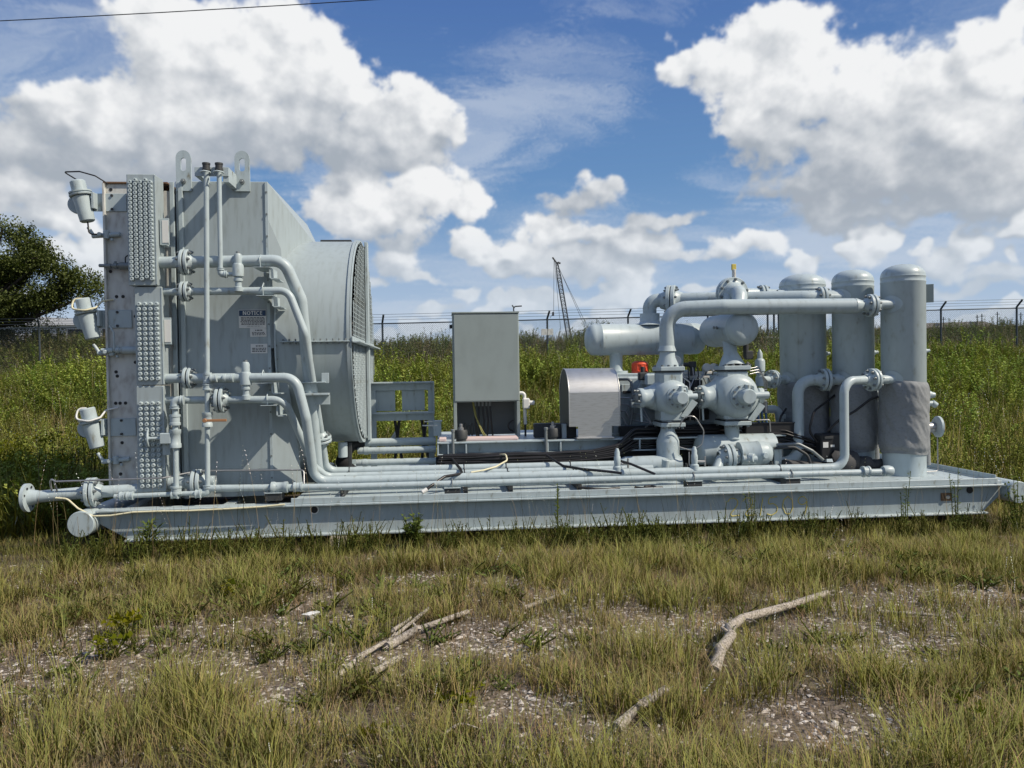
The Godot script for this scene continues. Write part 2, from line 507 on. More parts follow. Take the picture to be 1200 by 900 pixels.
func make_sky() -> Sky:
	field.resize(FW * FH)
	fbright.resize(FW * FH)
	n_big = FastNoiseLite.new(); n_big.seed = 5; n_big.frequency = 0.06; n_big.fractal_octaves = 3
	n_fine = FastNoiseLite.new(); n_fine.seed = 9; n_fine.frequency = 0.035; n_fine.fractal_octaves = 6; n_fine.fractal_gain = 0.60
	n_cirrus = FastNoiseLite.new(); n_cirrus.seed = 21; n_cirrus.frequency = 0.02; n_cirrus.fractal_octaves = 5
	n_cirrus.domain_warp_enabled = true; n_cirrus.domain_warp_amplitude = 20.0; n_cirrus.domain_warp_frequency = 0.02
	for p in PUFFS:
		put_puff(p[0], p[1], p[2] * (1.06 if p[0] < -9.0 or p[0] > 16.0 else 1.2), p[3] * (1.06 if p[0] < -9.0 or p[0] > 16.0 else 1.2), p[4])
	# the same kind of sky goes on all round
	var r := RandomNumberGenerator.new()
	r.seed = 77
	for i in 46:
		var az := r.randf_range(38.0, 316.0) + 5.0
		var el := 4.0 + 44.0 * pow(r.randf(), 1.5)
		var sz := r.randf_range(1.5, 4.0) * (0.5 + el / 28.0)
		if absf(az - 61.0) < 16.0 and absf(el - 45.0) < 20.0: continue
		for k in 9:
			var ox := r.randf_range(-2.2, 2.2)
			var oy := r.randf_range(-0.55, 1.0) * (1.0 - absf(ox) * 0.3)
			put_puff(az + ox * sz / cos(deg_to_rad(el)), el + oy * sz, sz * r.randf_range(0.7, 1.2), sz * r.randf_range(0.5, 0.9), clampf(0.78 + oy * 0.3, 0.52, 1.0))
	# small low cumulus in rows towards the horizon
	for i in 240:
		var az := i * 1.5 + r.randf_range(-1.5, 1.5) - 180.0
		var el := 1.6 + 7.5 * r.randf() * r.randf()
		var sz := r.randf_range(0.6, 1.35) * (0.6 + el * 0.12)
		for k in 4:
			put_puff(az + r.randf_range(-1.7, 1.7) * sz, el + r.randf_range(-0.1, 0.5) * sz, sz * r.randf_range(0.7, 1.2), sz * r.randf_range(0.4, 0.7), r.randf_range(0.80, 1.0))
	sky_rows.resize(SKY_H)
	var half := SKY_H / 2 + 24
	var task := WorkerThreadPool.add_group_task(sky_row, half, 4, true)
	WorkerThreadPool.wait_for_group_task_completion(task)
	var ground := PackedByteArray()
	ground.resize(SKY_W * 4)
	for x in SKY_W:
		ground[x * 4] = 96; ground[x * 4 + 1] = 98; ground[x * 4 + 2] = 80; ground[x * 4 + 3] = 255
	var all := PackedByteArray()
	for y in SKY_H:
		all.append_array(sky_rows[y] if y < half else ground)
	sky_rows.clear()
	var pm := PanoramaSkyMaterial.new()
	pm.panorama = ImageTexture.create_from_image(Image.create_from_data(SKY_W, SKY_H, false, Image.FORMAT_RGBA8, all))
	var s := Sky.new()
	s.sky_material = pm
	return s

# ================================================================ the scene
func _ready() -> void:
	rng.seed = 4711
	# camera: held at eye height, a main phone lens, turned a little to the right of square and tilted by a degree
	var cam := Camera3D.new()
	cam.name = "camera"
	cam.fov = 53.13
	cam.near = 0.1
	cam.far = 3000.0
	cam.position = V(0, 1.6, 0)
	cam.rotation = V(-0.01547, -0.08651, -0.01530)
	add_child(cam)
	cam.current = true
	var env := Environment.new()
	env.background_mode = Environment.BG_SKY
	env.sky = make_sky()
	env.tonemap_mode = Environment.TONE_MAPPER_LINEAR
	env.tonemap_exposure = 1.0
	env.sdfgi_enabled = true
	env.ssao_enabled = true
	env.ssil_enabled = true
	var we := WorldEnvironment.new()
	we.name = "world_environment"
	we.environment = env
	add_child(we)
	var sun := DirectionalLight3D.new()
	sun.name = "sun"
	sun.light_color = Color(1.0, 0.955, 0.88)
	sun.light_energy = 1.6
	sun.light_angular_distance = 0.5
	sun.shadow_enabled = true
	add_child(sun)
	sun.look_at_from_position(sun_dir * 50.0, Vector3.ZERO)
	materials()
	build_ground()
	build_background()
	build_skid()
	build_cooler()
	build_cooler_pipes()
	build_rack()
	build_compressor()
	build_vessels()
	build_cables()
	build_foreground()
	build_plants()

# ---------------------------------------------------------------- ground
var gn := FastNoiseLite.new()
var pn := FastNoiseLite.new()

func ground_y(x: float, z: float) -> float:
	var d := -z
	var h := 0.02 * gn.get_noise_2d(x * 6.0, z * 6.0) + 0.05 * gn.get_noise_2d(x, z)
	h += (1.62 + 0.012 * clampf(x, -30.0, 30.0)) * smoothstep(12.5, 27.5, d)
	h += 0.75 * smoothstep(29.0, 38.0, d) + 0.45 * smoothstep(30.0, 37.0, d) * smoothstep(-6.0, -16.0, x)
	h += 0.25 * gn.get_noise_2d(x * 0.4 + 50.0, z * 0.4) * smoothstep(14.0, 24.0, d)
	h -= 1.2 * smoothstep(50.0, 90.0, d)
	return h

# 1 where the ground is bare gravel, 0 where it is grassy
func bare(x: float, z: float) -> float:
	var b := pn.get_noise_2d(x, z) * 0.5 + 0.5
	var m := 0.9 * smoothstep(0.53, 0.74, b)
	for e in [[-2.0, -4.75, 0.75, 0.5], [0.32, -4.6, 0.65, 0.42], [2.75, -4.55, 0.8, 0.5], [-0.95, -5.0, 0.5, 0.22], [0.30, -3.62, 0.4, 0.2], [2.35, -4.1, 0.55, 0.35], [-0.2, -5.9, 0.35, 0.3], [3.6, -5.0, 0.8, 0.35], [0.66, -3.3, 0.3, 0.18], [-0.55, -4.35, 0.5, 0.3]]:
		var dx: float = (x - e[0]) / e[2]
		var dz: float = (z - e[1]) / e[3]
		m = maxf(m, (0.92 * (1.0 - smoothstep(0.0, 1.7, dx * dx + dz * dz + 2.2 * (b - 0.5)))))
	# a thin, stony strip runs along in front of the grass that hugs the skid
	m = maxf(m, 0.82 * smoothstep(-5.7, -5.1, z) * (1.0 - smoothstep(-4.2, -3.5, z)) * smoothstep(0.30, 0.60, b))
	m *= smoothstep(-7.0, -6.2, z)
	return m

func build_ground() -> void:
	gn.seed = 31
	gn.frequency = 0.16
	gn.fractal_octaves = 4
	pn.seed = 8
	pn.frequency = 0.55
	pn.fractal_octaves = 4
	var xs := []
	var x := -900.0
	while x < 900.0:
		xs.append(x)
		var ax := absf(x)
		x += 0.12 if ax < 6.0 else (0.5 if ax < 14.0 else (1.5 if ax < 45.0 else (12.0 if ax < 160.0 else 90.0)))
	xs.append(900.0)
	var zs := []
	var z := 30.0
	while z > -1400.0:
		zs.append(z)
		z -= 0.12 if z < 0.0 and z > -9.0 else (0.4 if z > -22.0 and z <= -9.0 else (1.0 if z > -48.0 and z <= -22.0 else (4.0 if z > 0.0 or z > -110.0 else 90.0)))
	zs.append(-1400.0)
	var v := PackedVector3Array()
	var n := PackedVector3Array()
	var c := PackedColorArray()
	var ix := PackedInt32Array()
	var w := xs.size()
	for j in zs.size():
		for i in w:
			var px: float = xs[i]
			var pz: float = zs[j]
			v.append(V(px, ground_y(px, pz), pz))
			var e := 0.06 if absf(px) < 8.0 and pz > -12.0 else 0.5
			n.append(V(ground_y(px - e, pz) - ground_y(px + e, pz), 2.0 * e, ground_y(px, pz - e) - ground_y(px, pz + e)).normalized())
			var b := bare(px, pz) if pz > -8.0 and absf(px) < 9.0 else 0.0
			var soil := Color(0.105, 0.085, 0.066).lerp(Color(0.215, 0.172, 0.13), b * 0.8)
			if pz < -10.0: soil = soil.lerp(Color(0.06, 0.065, 0.025), smoothstep(10.0, 13.0, -pz))
			c.append(soil)
	for j in zs.size() - 1:
		for i in w - 1:
			var a := j * w + i
			ix.append_array(PackedInt32Array([a, a + w, a + 1, a + 1, a + w, a + w + 1]))
	var arr := []
	arr.resize(Mesh.ARRAY_MAX)
	arr[Mesh.ARRAY_VERTEX] = v
	arr[Mesh.ARRAY_NORMAL] = n
	arr[Mesh.ARRAY_COLOR] = c
	arr[Mesh.ARRAY_INDEX] = ix
	var m := ArrayMesh.new()
	m.add_surface_from_arrays(Mesh.PRIMITIVE_TRIANGLES, arr)
	var mat := StandardMaterial3D.new()
	mat.vertex_color_use_as_albedo = true
	mat.roughness = 0.95
	mat.albedo_texture = noise_tex(0.03, 6, [[0.0, Color(0.50, 0.47, 0.44)], [0.45, Color(0.80, 0.79, 0.77)], [0.7, Color(1, 1, 1)], [1.0, Color(1, 1, 1)]], 15, 1024)
	mat.uv1_triplanar = true
	mat.uv1_world_triplanar = true
	mat.uv1_scale = V(0.9, 0.9, 0.9)
	mat.normal_enabled = true
	mat.normal_texture = noise_tex(0.05, 5, [], 16, 1024, true)
	mat.normal_scale = 0.9
	m.surface_set_material(0, mat)
	var g := MeshInstance3D.new()
	g.name = "ground"
	g.mesh = m
	add_child(g)
	tag(g, "", "", "", "structure")

# ---------------------------------------------------------------- fence, far buildings, crane, oak
func lattice(mb: Mb, a: Vector3, b: Vector3, w0: float, w1: float, bays: int, r: float, side: Vector3) -> void:
	var ax := (b - a).normalized()
	var u := side.normalized()
	var w := ax.cross(u).normalized()
	var prev := []
	for i in bays + 1:
		var s := float(i) / bays
		var p := a.lerp(b, s)
		var h := lerpf(w0, w1, s) * 0.5
		var cur := [p + u * h + w * h, p - u * h + w * h, p - u * h - w * h, p + u * h - w * h]
		if i > 0:
			for k in 4:
				mb.tube([prev[k], cur[k]], r, 4, false)
				mb.tube([cur[k], cur[(k + 1) % 4]], r * 0.6, 4, false)
				mb.tube([prev[k], cur[(k + 1) % 4]], r * 0.6, 4, false)
		prev = cur

func build_background() -> void:
	# fence
	var f := thing("chain_link_fence", "long chain-link fence with barbed wire on top, across the weedy bank", "fence", V(3.75, 1.6, -27.95))
	var x0 := 3.75 - 2.99 * 9
	var post_at := func(x: float) -> Vector3: return V(x, ground_y(x, -27.95), -27.95 + 0.0247 * (x - 2.42))
	var rail_y := func(x: float) -> float: return 3.50 + 0.0135 * (x - 3.75) + (0.0 if x > -2.0 else 0.012 * (-2.0 - x))
	var pts := []
	for i in 20:
		var x := x0 + 2.99 * i
		var p: Vector3 = post_at.call(x)
		var ry: float = rail_y.call(x)
		pts.append(V(x, ry, p.z))
		var mb := Mb.new()
		mb.tube(fillet([V(x, p.y - 0.3, p.z), V(x, ry + 0.04, p.z), V(x + 0.06, ry + 0.30, p.z + 0.22)], 0.05, 3), 0.036, 8)
		part(f, "post", mb, M.fence)
	var mb := Mb.new()
	mb.tube(pts, 0.024, 6)
	part(f, "top_rail", mb, M.fence)
	for k in 3:
		var wp := []
		for p in pts:
			wp.append(p + V(0.06, 0.30, 0.22) * (0.36 + 0.31 * k) + V(0, 0.02, 0))
		mb = Mb.new()
		mb.tube(wp, 0.006, 4)
		part(f, "barbed_wire", mb, M.fence)
	mb = Mb.new()
	var xa: float = pts[0].x
	var xb: float = pts[-1].x
	var pitch := 0.075
	var x := xa - 2.4
	while x < xb:
		for s in [1.0, -1.0]:
			var a := x if s > 0 else x + 2.2
			var b := x + 2.2 if s > 0 else x
			var ca := clampf(a, xa, xb)
			var cb := clampf(b, xa, xb)
			var pa: Vector3 = post_at.call(ca)
			var pb: Vector3 = post_at.call(cb)
			var lo: float = rail_y.call(ca) - 2.05
			var hi: float = rail_y.call(cb)
			if a != ca: lo = lerpf(lo, hi, (ca - a) / (b - a))
			if b != cb: hi = lerpf(hi, lo, (b - cb) / (b - a))
			mb.tube([V(ca, lo, pa.z + 0.01 * s), V(cb, hi, pb.z + 0.01 * s)], 0.0032, 3, false)
		x += pitch
	part(f, "chain_link", mb, M.fence, "stuff")
	mb = Mb.new()
	mb.b2(V(3.52, 2.93, -27.90), V(3.96, 3.16, -27.885), 0.004)
	tag(part(self, "fence_sign", mb, M.galv), "small blank grey sign on a fence post, left of the crane", "sign")
	# far buildings
	var tan_ := flat(Color(0.42, 0.36, 0.30), 0.8)
	var roof_ := flat(Color(0.30, 0.28, 0.26), 0.7)
	var b1 := thing("warehouse", "long low tan warehouse far off at right, behind the fence", "building", V(112, 2, -165))
	mb = Mb.new()
	mb.b2(V(98, 1, -185), V(122.5, 9.9, -160), 0.05)
	part(b1, "wall", mb, tan_)
	mb = Mb.new()
	mb.prism(PackedVector2Array([V2(97.3, 9.9), V2(123.2, 9.9), V2(118, 11.2), V2(104, 10.9)]), 26.0, Transform3D(Basis(), V(0, 0, -172.5)))
	part(b1, "roof", mb, roof_)
	for k in 4:
		mb = Mb.new()
		mb.b2(V(100.5 + k * 5.6, 2.0, -160.02), V(103.3 + k * 5.6, 6.5, -159.9), 0.02)
		part(b1, "door", mb, flat(Color(0.33, 0.27, 0.24), 0.7))
	var b2 := thing("shed", "long dark-roofed shed far off at the right edge", "building", V(128, 2, -165))
	mb = Mb.new()
	mb.b2(V(119.5, 1, -182), V(150, 8.7, -161), 0.05)
	part(b2, "wall", mb, flat(Color(0.12, 0.12, 0.13), 0.8))
	mb = Mb.new()
	mb.prism(PackedVector2Array([V2(115.5, 8.7), V2(152, 8.7), V2(150, 10.3), V2(126, 10.2)]), 22.0, Transform3D(Basis(), V(0, 0, -171.5)))
	part(b2, "roof", mb, flat(Color(0.10, 0.11, 0.13), 0.6))
	var b3 := thing("warehouse", "long low white-roofed warehouse far off at left, behind oak", "building", V(-60, 2, -125))
	mb = Mb.new()
	mb.b2(V(-78, 1, -145), V(-46, 9.6, -120), 0.05)
	part(b3, "wall", mb, flat(Color(0.55, 0.56, 0.58), 0.7))
	mb = Mb.new()
	mb.prism(PackedVector2Array([V2(-79, 9.6), V2(-45, 9.6), V2(-45, 9.9), V2(-62, 11.0), V2(-79, 9.9)]), 26.0, Transform3D(Basis(), V(0, 0, -132.5)))
	part(b3, "roof", mb, flat(Color(0.62, 0.63, 0.66), 0.5))
	for k in 6:
		mb = Mb.new()
		mb.b2(V(-76 + k * 5.0, 7.6, -120.02), V(-73.5 + k * 5.0, 9.0, -119.95), 0.02)
		part(b3, "window", mb, M.dark)
	# thin masts on the horizon at right
	var i := 0
	for e in [[121.0, 13.2], [116.3, 12.6], [117.4, 12.8], [126.5, 13.0], [108.5, 12.2]]:
		mb = Mb.new()
		mb.cyl(V(e[0], 1, -159), V(e[0], e[1], -159), 0.10, 6)
		mb.box(V(e[0], e[1] - 0.5, -159), V(1.0, 0.12, 0.12), 0.0)
		tag(part(self, "utility_pole", mb, M.fence), ["thin far pole before the dark-roofed shed, left of two at the right edge", "thin far pole where the tan and dark roofs meet, left of a close pair", "thin far pole where the tan and dark roofs meet, right of a close pair", "thin far pole nearest the right edge of the photo", "thin far pole above the middle of the tan warehouse"][i], "pole", "far thin poles at the right")
		i += 1
	# crawler crane far behind
	M.faraway = flat(Color(0.09, 0.105, 0.12), 0.6)
	var cr := thing("crawler_crane", "far crawler crane with its lattice boom raised", "crane", V(34, 1.5, -200))
	mb = Mb.new()
	lattice(mb, V(33.6, 4.0, -200), V(30.2, 26.0, -200), 1.1, 1.0, 22, 0.09, V(0, 0, 1))
	lattice(mb, V(30.2, 26.0, -200), V(29.6, 30.2, -200), 1.0, 0.5, 5, 0.08, V(0, 0, 1))
	part(cr, "boom", mb, M.faraway)
	mb = Mb.new()
	mb.tube([V(29.6, 30.0, -200), V(28.5, 31.5, -200)], 0.22, 6)
	mb.tube([V(29.9, 30.2, -200), V(30.6, 29.9, -200)], 0.25, 6)
	part(cr, "boom_tip", mb, M.dark)
	mb = Mb.new()
	for e in [[V(28.9, 31.0, -200), V(28.6, 17.0, -200)], [V(28.9, 31.0, -199.5), V(30.3, 12.5, -199.5)], [V(29.6, 30.0, -200.3), V(39.6, 9.0, -200.3)], [V(29.6, 30.0, -199.7), V(38.6, 9.0, -199.7)], [V(28.6, 17.0, -200), V(27.6, 15.6, -200)]]:
		mb.tube(e, 0.05, 4, false)
	part(cr, "cables", mb, M.dark, "stuff")
	mb = Mb.new()
	mb.b2(V(28.2, 16.2, -200.2), V(28.7, 17.2, -199.8), 0.05)
	part(cr, "hook_block", mb, M.dark)
	mb = Mb.new()
	mb.b2(V(33, 2.6, -201.6), V(41, 5.4, -198.6), 0.15)
	part(cr, "machinery_house", mb, M.orange)
	for z in [-202.0, -198.2]:
		mb = Mb.new()
		mb.b2(V(32, 0.6, z - 0.5), V(41, 2.1, z + 0.5), 0.4)
		part(cr, "crawler_track", mb, M.dark)
	# three pipes standing behind the fence
	var tp := thing("pipe_rack", "small rack with three upright pipes just behind the fence", "rack", V(15, 1.9, -34))
	for e in [14.72, 15.02, 15.24]:
		mb = Mb.new()
		mb.cyl(V(e, 1.8, -34), V(e, 4.25, -34), 0.05, 8)
		part(tp, "upright_pipe", mb, M.fence)
	for y in [2.75, 2.95]:
		mb = Mb.new()
		mb.b2(V(14.2, y, -34.2), V(15.5, y + 0.08, -33.9), 0.01)
		part(tp, "cross_beam", mb, M.galv)
	# power line overhead
	mb = Mb.new()
	var pl := []
	for k in 33:
		var s := k / 32.0
		pl.append(V(lerpf(-60, 40, s), lerpf(6.2, 13.9, s) + 0.6 + 2.0 * (pow(2.0 * s - 1.0, 2.0) - 0.09), -20.0))
	mb.tube(pl, 0.012, 5)
	tag(part(self, "power_line", mb, M.black), "black overhead wire across the top left of the sky", "wire")
	# the oak at the left
	oak()

func oak() -> void:
	var t := thing("oak_tree", "broad dark live oak behind the fence at the left edge", "tree", V(-21.2, 2.4, -36.5))
	var r := RandomNumberGenerator.new()
	r.seed = 5
	var bark := flat(Color(0.06, 0.05, 0.042), 0.9)
	var mb := Mb.new()
	var base := V(-21.2, 1.6, -36.5)
	mb.tube([base, base + V(0.1, 1.2, 0), base + V(-0.1, 2.3, 0.1)], [0.50, 0.38, 0.34], 12)
	part(t, "trunk", mb, bark)
	var tips := []
	mb = Mb.new()
	var limbs := [V(-15.7, 5.5, -36.2), V(-16.5, 6.1, -35.8), V(-17.5, 6.9, -35.6), V(-18.7, 7.7, -36.5), V(-20.0, 8.5, -37.0), V(-22.6, 8.6, -36.0), V(-25.2, 7.2, -36.8), V(-24.2, 5.6, -35.4), V(-21.2, 7.6, -34.6), V(-20.0, 7.2, -38.2), V(-17.2, 5.7, -36.4), V(-19.9, 4.3, -35.2), V(-18.6, 6.9, -37.2)]
	for l in limbs:
		var s := base + V(-0.05, 2.1 + r.randf() * 0.3, 0.05)
		var mid: Vector3 = s.lerp(l, 0.5) + V(r.randf_range(-0.3, 0.3), r.randf_range(-0.5, 0.1), r.randf_range(-0.3, 0.3))
		var p := fillet([s, mid, l], 1.2, 5)
		var rr := []
		for k in p.size(): rr.append(lerpf(0.20, 0.05, float(k) / (p.size() - 1)))
		mb.tube(p, rr, 7)
		for k in 5:
			var q: Vector3 = p[int(p.size() * r.randf_range(0.55, 0.97))]
			var e := q + V(r.randf_range(-0.9, 0.9), r.randf_range(-0.5, 0.8), r.randf_range(-1.1, 1.1))
			mb.tube([q, q.lerp(e, 0.5) + V(0, 0.15, 0), e], [0.06, 0.04, 0.02], 5)
			tips.append(e)
		tips.append(l)
	part(t, "limbs", mb, bark)
	# leaf sprays
	var lf := leaf_cluster(36, 0.34, 0.13, 0.07, 3)
	var at := []
	var col := []
	for tip in tips:
		var size := r.randf_range(0.55, 0.95)
		var n := int(44 * size)
		for k in n:
			var d := V(r.randfn(), r.randfn() * 0.62, r.randfn()) * 0.47 * size
			var p: Vector3 = tip + d
			var b := Basis(Vector3.UP, r.randf() * TAU) * Basis(Vector3.RIGHT, r.randf_range(-0.9, 0.9))
			if pow((p.x + 18.9) / 0.85, 2) + pow((p.y - 5.72) / 0.42, 2) < 1.0 or (p.x > -19.6 and p.y > 9.75 - (p.x + 19.5) * 0.95) or (p.x > -18.4 and p.y < 4.75): continue
			at.append(Transform3D(b.scaled(Vector3.ONE * r.randf_range(0.7, 1.25)), p))
			var w := r.randf_range(0.75, 1.25)
			col.append(Color(0.095 * w, 0.115 * w, 0.040 * w))
	scatter(t, "crown", lf, at, col)
	# low tuft beside it
	var sb := thing("small_bush", "small bush between oak and white-roofed warehouse, behind fence", "bush", V(-18.0, 3.0, -36))
	at = []
	col = []
	for k in 60:
		at.append(Transform3D(Basis(Vector3.UP, r.randf() * TAU).scaled(Vector3.ONE * 0.8), V(-17.9 + r.randfn() * 0.45, 3.5 + r.randfn() * 0.35, -36 + r.randfn() * 0.3)))
		col.append(Color(0.05, 0.065, 0.025))
	scatter(sb, "leaves", lf, at, col)
	mb = Mb.new()
	for k in 4:
		mb.tube([V(-17.9, 2.2, -36), V(-18.2 + k * 0.2, 3.6, -36)], 0.03, 5)
	part(sb, "stems", mb, bark)
	sb = thing("small_tree", "small yellow-green tree on the ridge beside the crane's foot", "tree", V(7.9, 2.4, -40))
	at = []
	col = []
	for k in 90:
		at.append(Transform3D(Basis(Vector3.UP, r.randf() * TAU).scaled(Vector3.ONE * 0.8), V(7.9 + r.randfn() * 0.45, 3.35 + r.randfn() * 0.42, -40 + r.randfn() * 0.4)))
		col.append(Color(0.09, 0.115, 0.032))
	scatter(sb, "crown", lf, at, col)
	mb = Mb.new()
	mb.tube([V(7.9, 2.0, -40), V(7.85, 3.4, -40)], [0.06, 0.03], 6)
	part(sb, "trunk", mb, bark)

var leaf_mat: StandardMaterial3D

func foliage_mat() -> StandardMaterial3D:
	if leaf_mat == null:
		leaf_mat = StandardMaterial3D.new()
		leaf_mat.vertex_color_use_as_albedo = true
		leaf_mat.roughness = 0.9
		leaf_mat.metallic_specular = 0.12
		leaf_mat.cull_mode = BaseMaterial3D.CULL_DISABLED
		leaf_mat.backlight_enabled = true
		leaf_mat.backlight = Color(0.55, 0.6, 0.3)
	return leaf_mat

# a spray of small folded leaves in a ball of that radius
func leaf_cluster(n: int, rad: float, ln: float, wd: float, sd: int) -> ArrayMesh:
	var r := RandomNumberGenerator.new()
	r.seed = sd
	var mb := Mb.new()
	mb.colored = true
	for k in n:
		var p := V(r.randfn(), r.randfn(), r.randfn()) * rad * 0.5
		var d := V(r.randfn(), r.randfn() * 0.6 + 0.1, r.randfn()).normalized()
		leaf(mb, p, d, ln * r.randf_range(0.7, 1.3), wd, r)
	var m := mb.mesh()
	m.surface_set_material(0, foliage_mat())
	return m

func leaf(mb: Mb, p: Vector3, d: Vector3, ln: float, wd: float, r: RandomNumberGenerator) -> void:
	var s := d.cross(V(r.randf() - 0.5, 1, r.randf() - 0.5)).normalized() * wd * 0.5
	var up := s.cross(d).normalized() * wd * 0.22
	if up.y < 0: up = -up
	var m := p + d * ln * 0.5
	var e := p + d * ln
	var w := r.randf_range(0.8, 1.2)
	mb.col = Color(w, w, w * r.randf_range(0.85, 1.05))
	var n1 := (s.cross(d)).normalized()
	if n1.y < 0: n1 = -n1
	mb.tri(p, m + s + up, e, n1, n1, n1)
	mb.tri(p, e, m - s + up, n1, n1, n1)

func scatter(parent: Node3D, nm: String, mesh: Mesh, at: Array, col: Array, kind := "stuff") -> MultiMeshInstance3D:
	var mm := MultiMesh.new()
	mm.transform_format = MultiMesh.TRANSFORM_3D
	mm.use_colors = true
	mm.mesh = mesh
	mm.instance_count = at.size()
	for i in at.size():
		mm.set_instance_transform(i, at[i])
		mm.set_instance_color(i, col[i])
	var o := MultiMeshInstance3D.new()
	o.name = nm if parent != self else numbered(nm)
	o.multimesh = mm
	parent.add_child(o, true)
	if parent != self:
		o.position = -parent.position
	if kind != "": o.set_meta("kind", kind)
	return o

# ---------------------------------------------------------------- the skid frame
func build_skid() -> void:
	var t := thing("steel_skid", "long grey steel skid base with I-beam sides lying in the grass", "skid", V(1.3, 0.1, -8.75))
	for zz in [-7.34, -10.12]:
		var mb := Mb.new()
		# the web, cut away at an angle at the left end
		mb.prism(PackedVector2Array([V2(-3.19, 0.378), V2(-3.19, 0.27), V2(-2.94, 0.12), V2(5.42, 0.12), V2(5.62, 0.30), V2(5.62, 0.378)]), 0.016, Transform3D(Basis(), V(0, 0, zz)))
		part(t, "beam_web", mb, M.streaked)
		var f := Mb.new()
		f.b2(V(-3.19, 0.378, zz - 0.08), V(5.62, 0.398, zz + 0.08), 0.005)
		part(t, "top_flange", f, M.paint)
		var g := Mb.new()
		g.b2(V(-2.945, 0.10, zz - 0.08), V(5.42, 0.12, zz + 0.08), 0.005)
		part(t, "bottom_flange", g, M.paint)
		var st := Mb.new()
		for k in 3:
			var x := -1.0 + k * 2.9
			st.b2(V(x - 0.006, 0.122, zz - 0.078), V(x + 0.006, 0.376, zz - 0.01), 0.0)
		part(t, "web_stiffeners", st, M.paint, "stuff")
	# cross beams
	for x in [-3.0, -2.1, -1.2, -0.2, 0.8, 1.8, 2.8, 3.8, 4.8, 5.45]:
		var mb := Mb.new()
		mb.b2(V(x - 0.05, 0.14, -10.0), V(x + 0.05, 0.372, -7.48), 0.004)
		part(t, "cross_beam", mb, M.paint)
	# round lifting pipes through both ends
	for e in [[-3.30, 0.285, 0.118], [5.72, 0.315, 0.11]]:
		var mb := Mb.new()
		mb.cyl(V(e[0], e[1], -10.3), V(e[0], e[1], -7.22), e[2], 36, 0.006)
		part(t, "lifting_pipe", mb, M.paint)
	# deck plate with an upstanding drip lip
	var d := Mb.new()
	d.b2(V(-1.44, 0.40, -10.2), V(5.60, 0.425, -7.30), 0.002)
	part(t, "deck_plate", d, M.paint)
	var l := Mb.new()
	l.b2(V(-1.45, 0.4, -7.300), V(5.54, 0.456, -7.285), 0.003)
	part(t, "drip_lip", l, M.paint)
	var l2 := Mb.new()
	l2.b2(V(5.525, 0.428, -10.2), V(5.54, 0.485, -7.305), 0.003)
	part(t, "drip_lip", l2, M.paint)
	var l3 := Mb.new()
	l3.b2(V(-1.45, 0.428, -10.21), V(5.54, 0.485, -10.195), 0.003)
	part(t, "drip_lip", l3, M.paint)
	# bits on the near web
	var h := Mb.new()
	h.cyl(V(-1.245, 0.337, -7.332), V(-1.245, 0.337, -7.324), 0.032, 20, 0.0)
	part(t, "drain_hole", h, M.black)
	var hr := Mb.new()
	hr.ring2(circle(V2(0, 0), 0.042, 24), circle(V2(0, 0), 0.033, 24), 0.012, Transform3D(Basis(), V(-1.245, 0.337, -7.324)))
	part(t, "drain_hole_rim", hr, M.white)
	var h2 := Mb.new()
	h2.cyl(V(5.27, 0.335, -7.332), V(5.27, 0.335, -7.323), 0.033, 20, 0.0)
	part(t, "drain_hole", h2, M.black)
	var rp := Mb.new()
	rp.b2(V(4.96, 0.235, -7.332), V(5.075, 0.315, -7.320), 0.003)
	var gl := part(t, "grounding_pad", rp, M.rust)
	tag(gl, "rusty brown grounding pad with a bolt")
	var rb := Mb.new()
	rb.hexnut(V(5.02, 0.275, -7.320), V(0, 0, 1), 0.022, 0.018)
	part(gl, "bolt", rb, M.bolt)
	# the number written by hand in yellow paint marker
	var strokes := {
		"2": [[0.02, 0.80], [0.12, 0.97], [0.32, 1.0], [0.50, 0.86], [0.50, 0.66], [0.34, 0.40], [0.02, 0.02], [0.60, 0.06]],
		"1": [[0.28, 0.98], [0.20, 0.50], [0.14, 0.02]],
		"5": [[0.50, 1.0], [0.12, 0.96], [0.06, 0.58], [0.30, 0.66], [0.52, 0.48], [0.48, 0.18], [0.22, 0.0], [0.0, 0.10]],
		"0": [[0.30, 1.0], [0.10, 0.82], [0.04, 0.45], [0.18, 0.06], [0.40, 0.04], [0.54, 0.40], [0.52, 0.80], [0.30, 1.0]],
		"9": [[0.52, 0.78], [0.36, 0.98], [0.12, 0.92], [0.06, 0.68], [0.24, 0.52], [0.46, 0.60], [0.52, 0.82], [0.50, 0.40], [0.40, 0.0]]}
	var px := 2.745
	for ch in "221509":
		var pts := []
		for p in strokes[ch]:
			pts.append(V(px + p[0] * 0.21, 0.142 + p[1] * 0.185, -7.3305))
		var mb := Mb.new()
		mb.tube(fillet(pts, 0.03, 3), 0.0045, 5)
		part(t, "painted_digit", mb, M.yellow)
		px += 0.098 if ch == "1" else 0.152
	# timber block under the beam
	var b := Mb.new()
	b.box(V(-1.02, 0.045, -7.36), V(0.16, 0.105, 0.34), 0.008, Basis(Vector3.UP, 0.06))
	tag(part(self, "timber_block", b, M.wood), "weathered grey timber block under the near beam of the skid", "timber block")

func V2(x: float, y: float) -> Vector2:
	return Vector2(x, y)

func circle(c: Vector2, r: float, seg := 24) -> PackedVector2Array:
	var p := PackedVector2Array()
	for k in seg:
		p.append(c + Vector2(cos(TAU * k / seg), sin(TAU * k / seg)) * r)
	return p

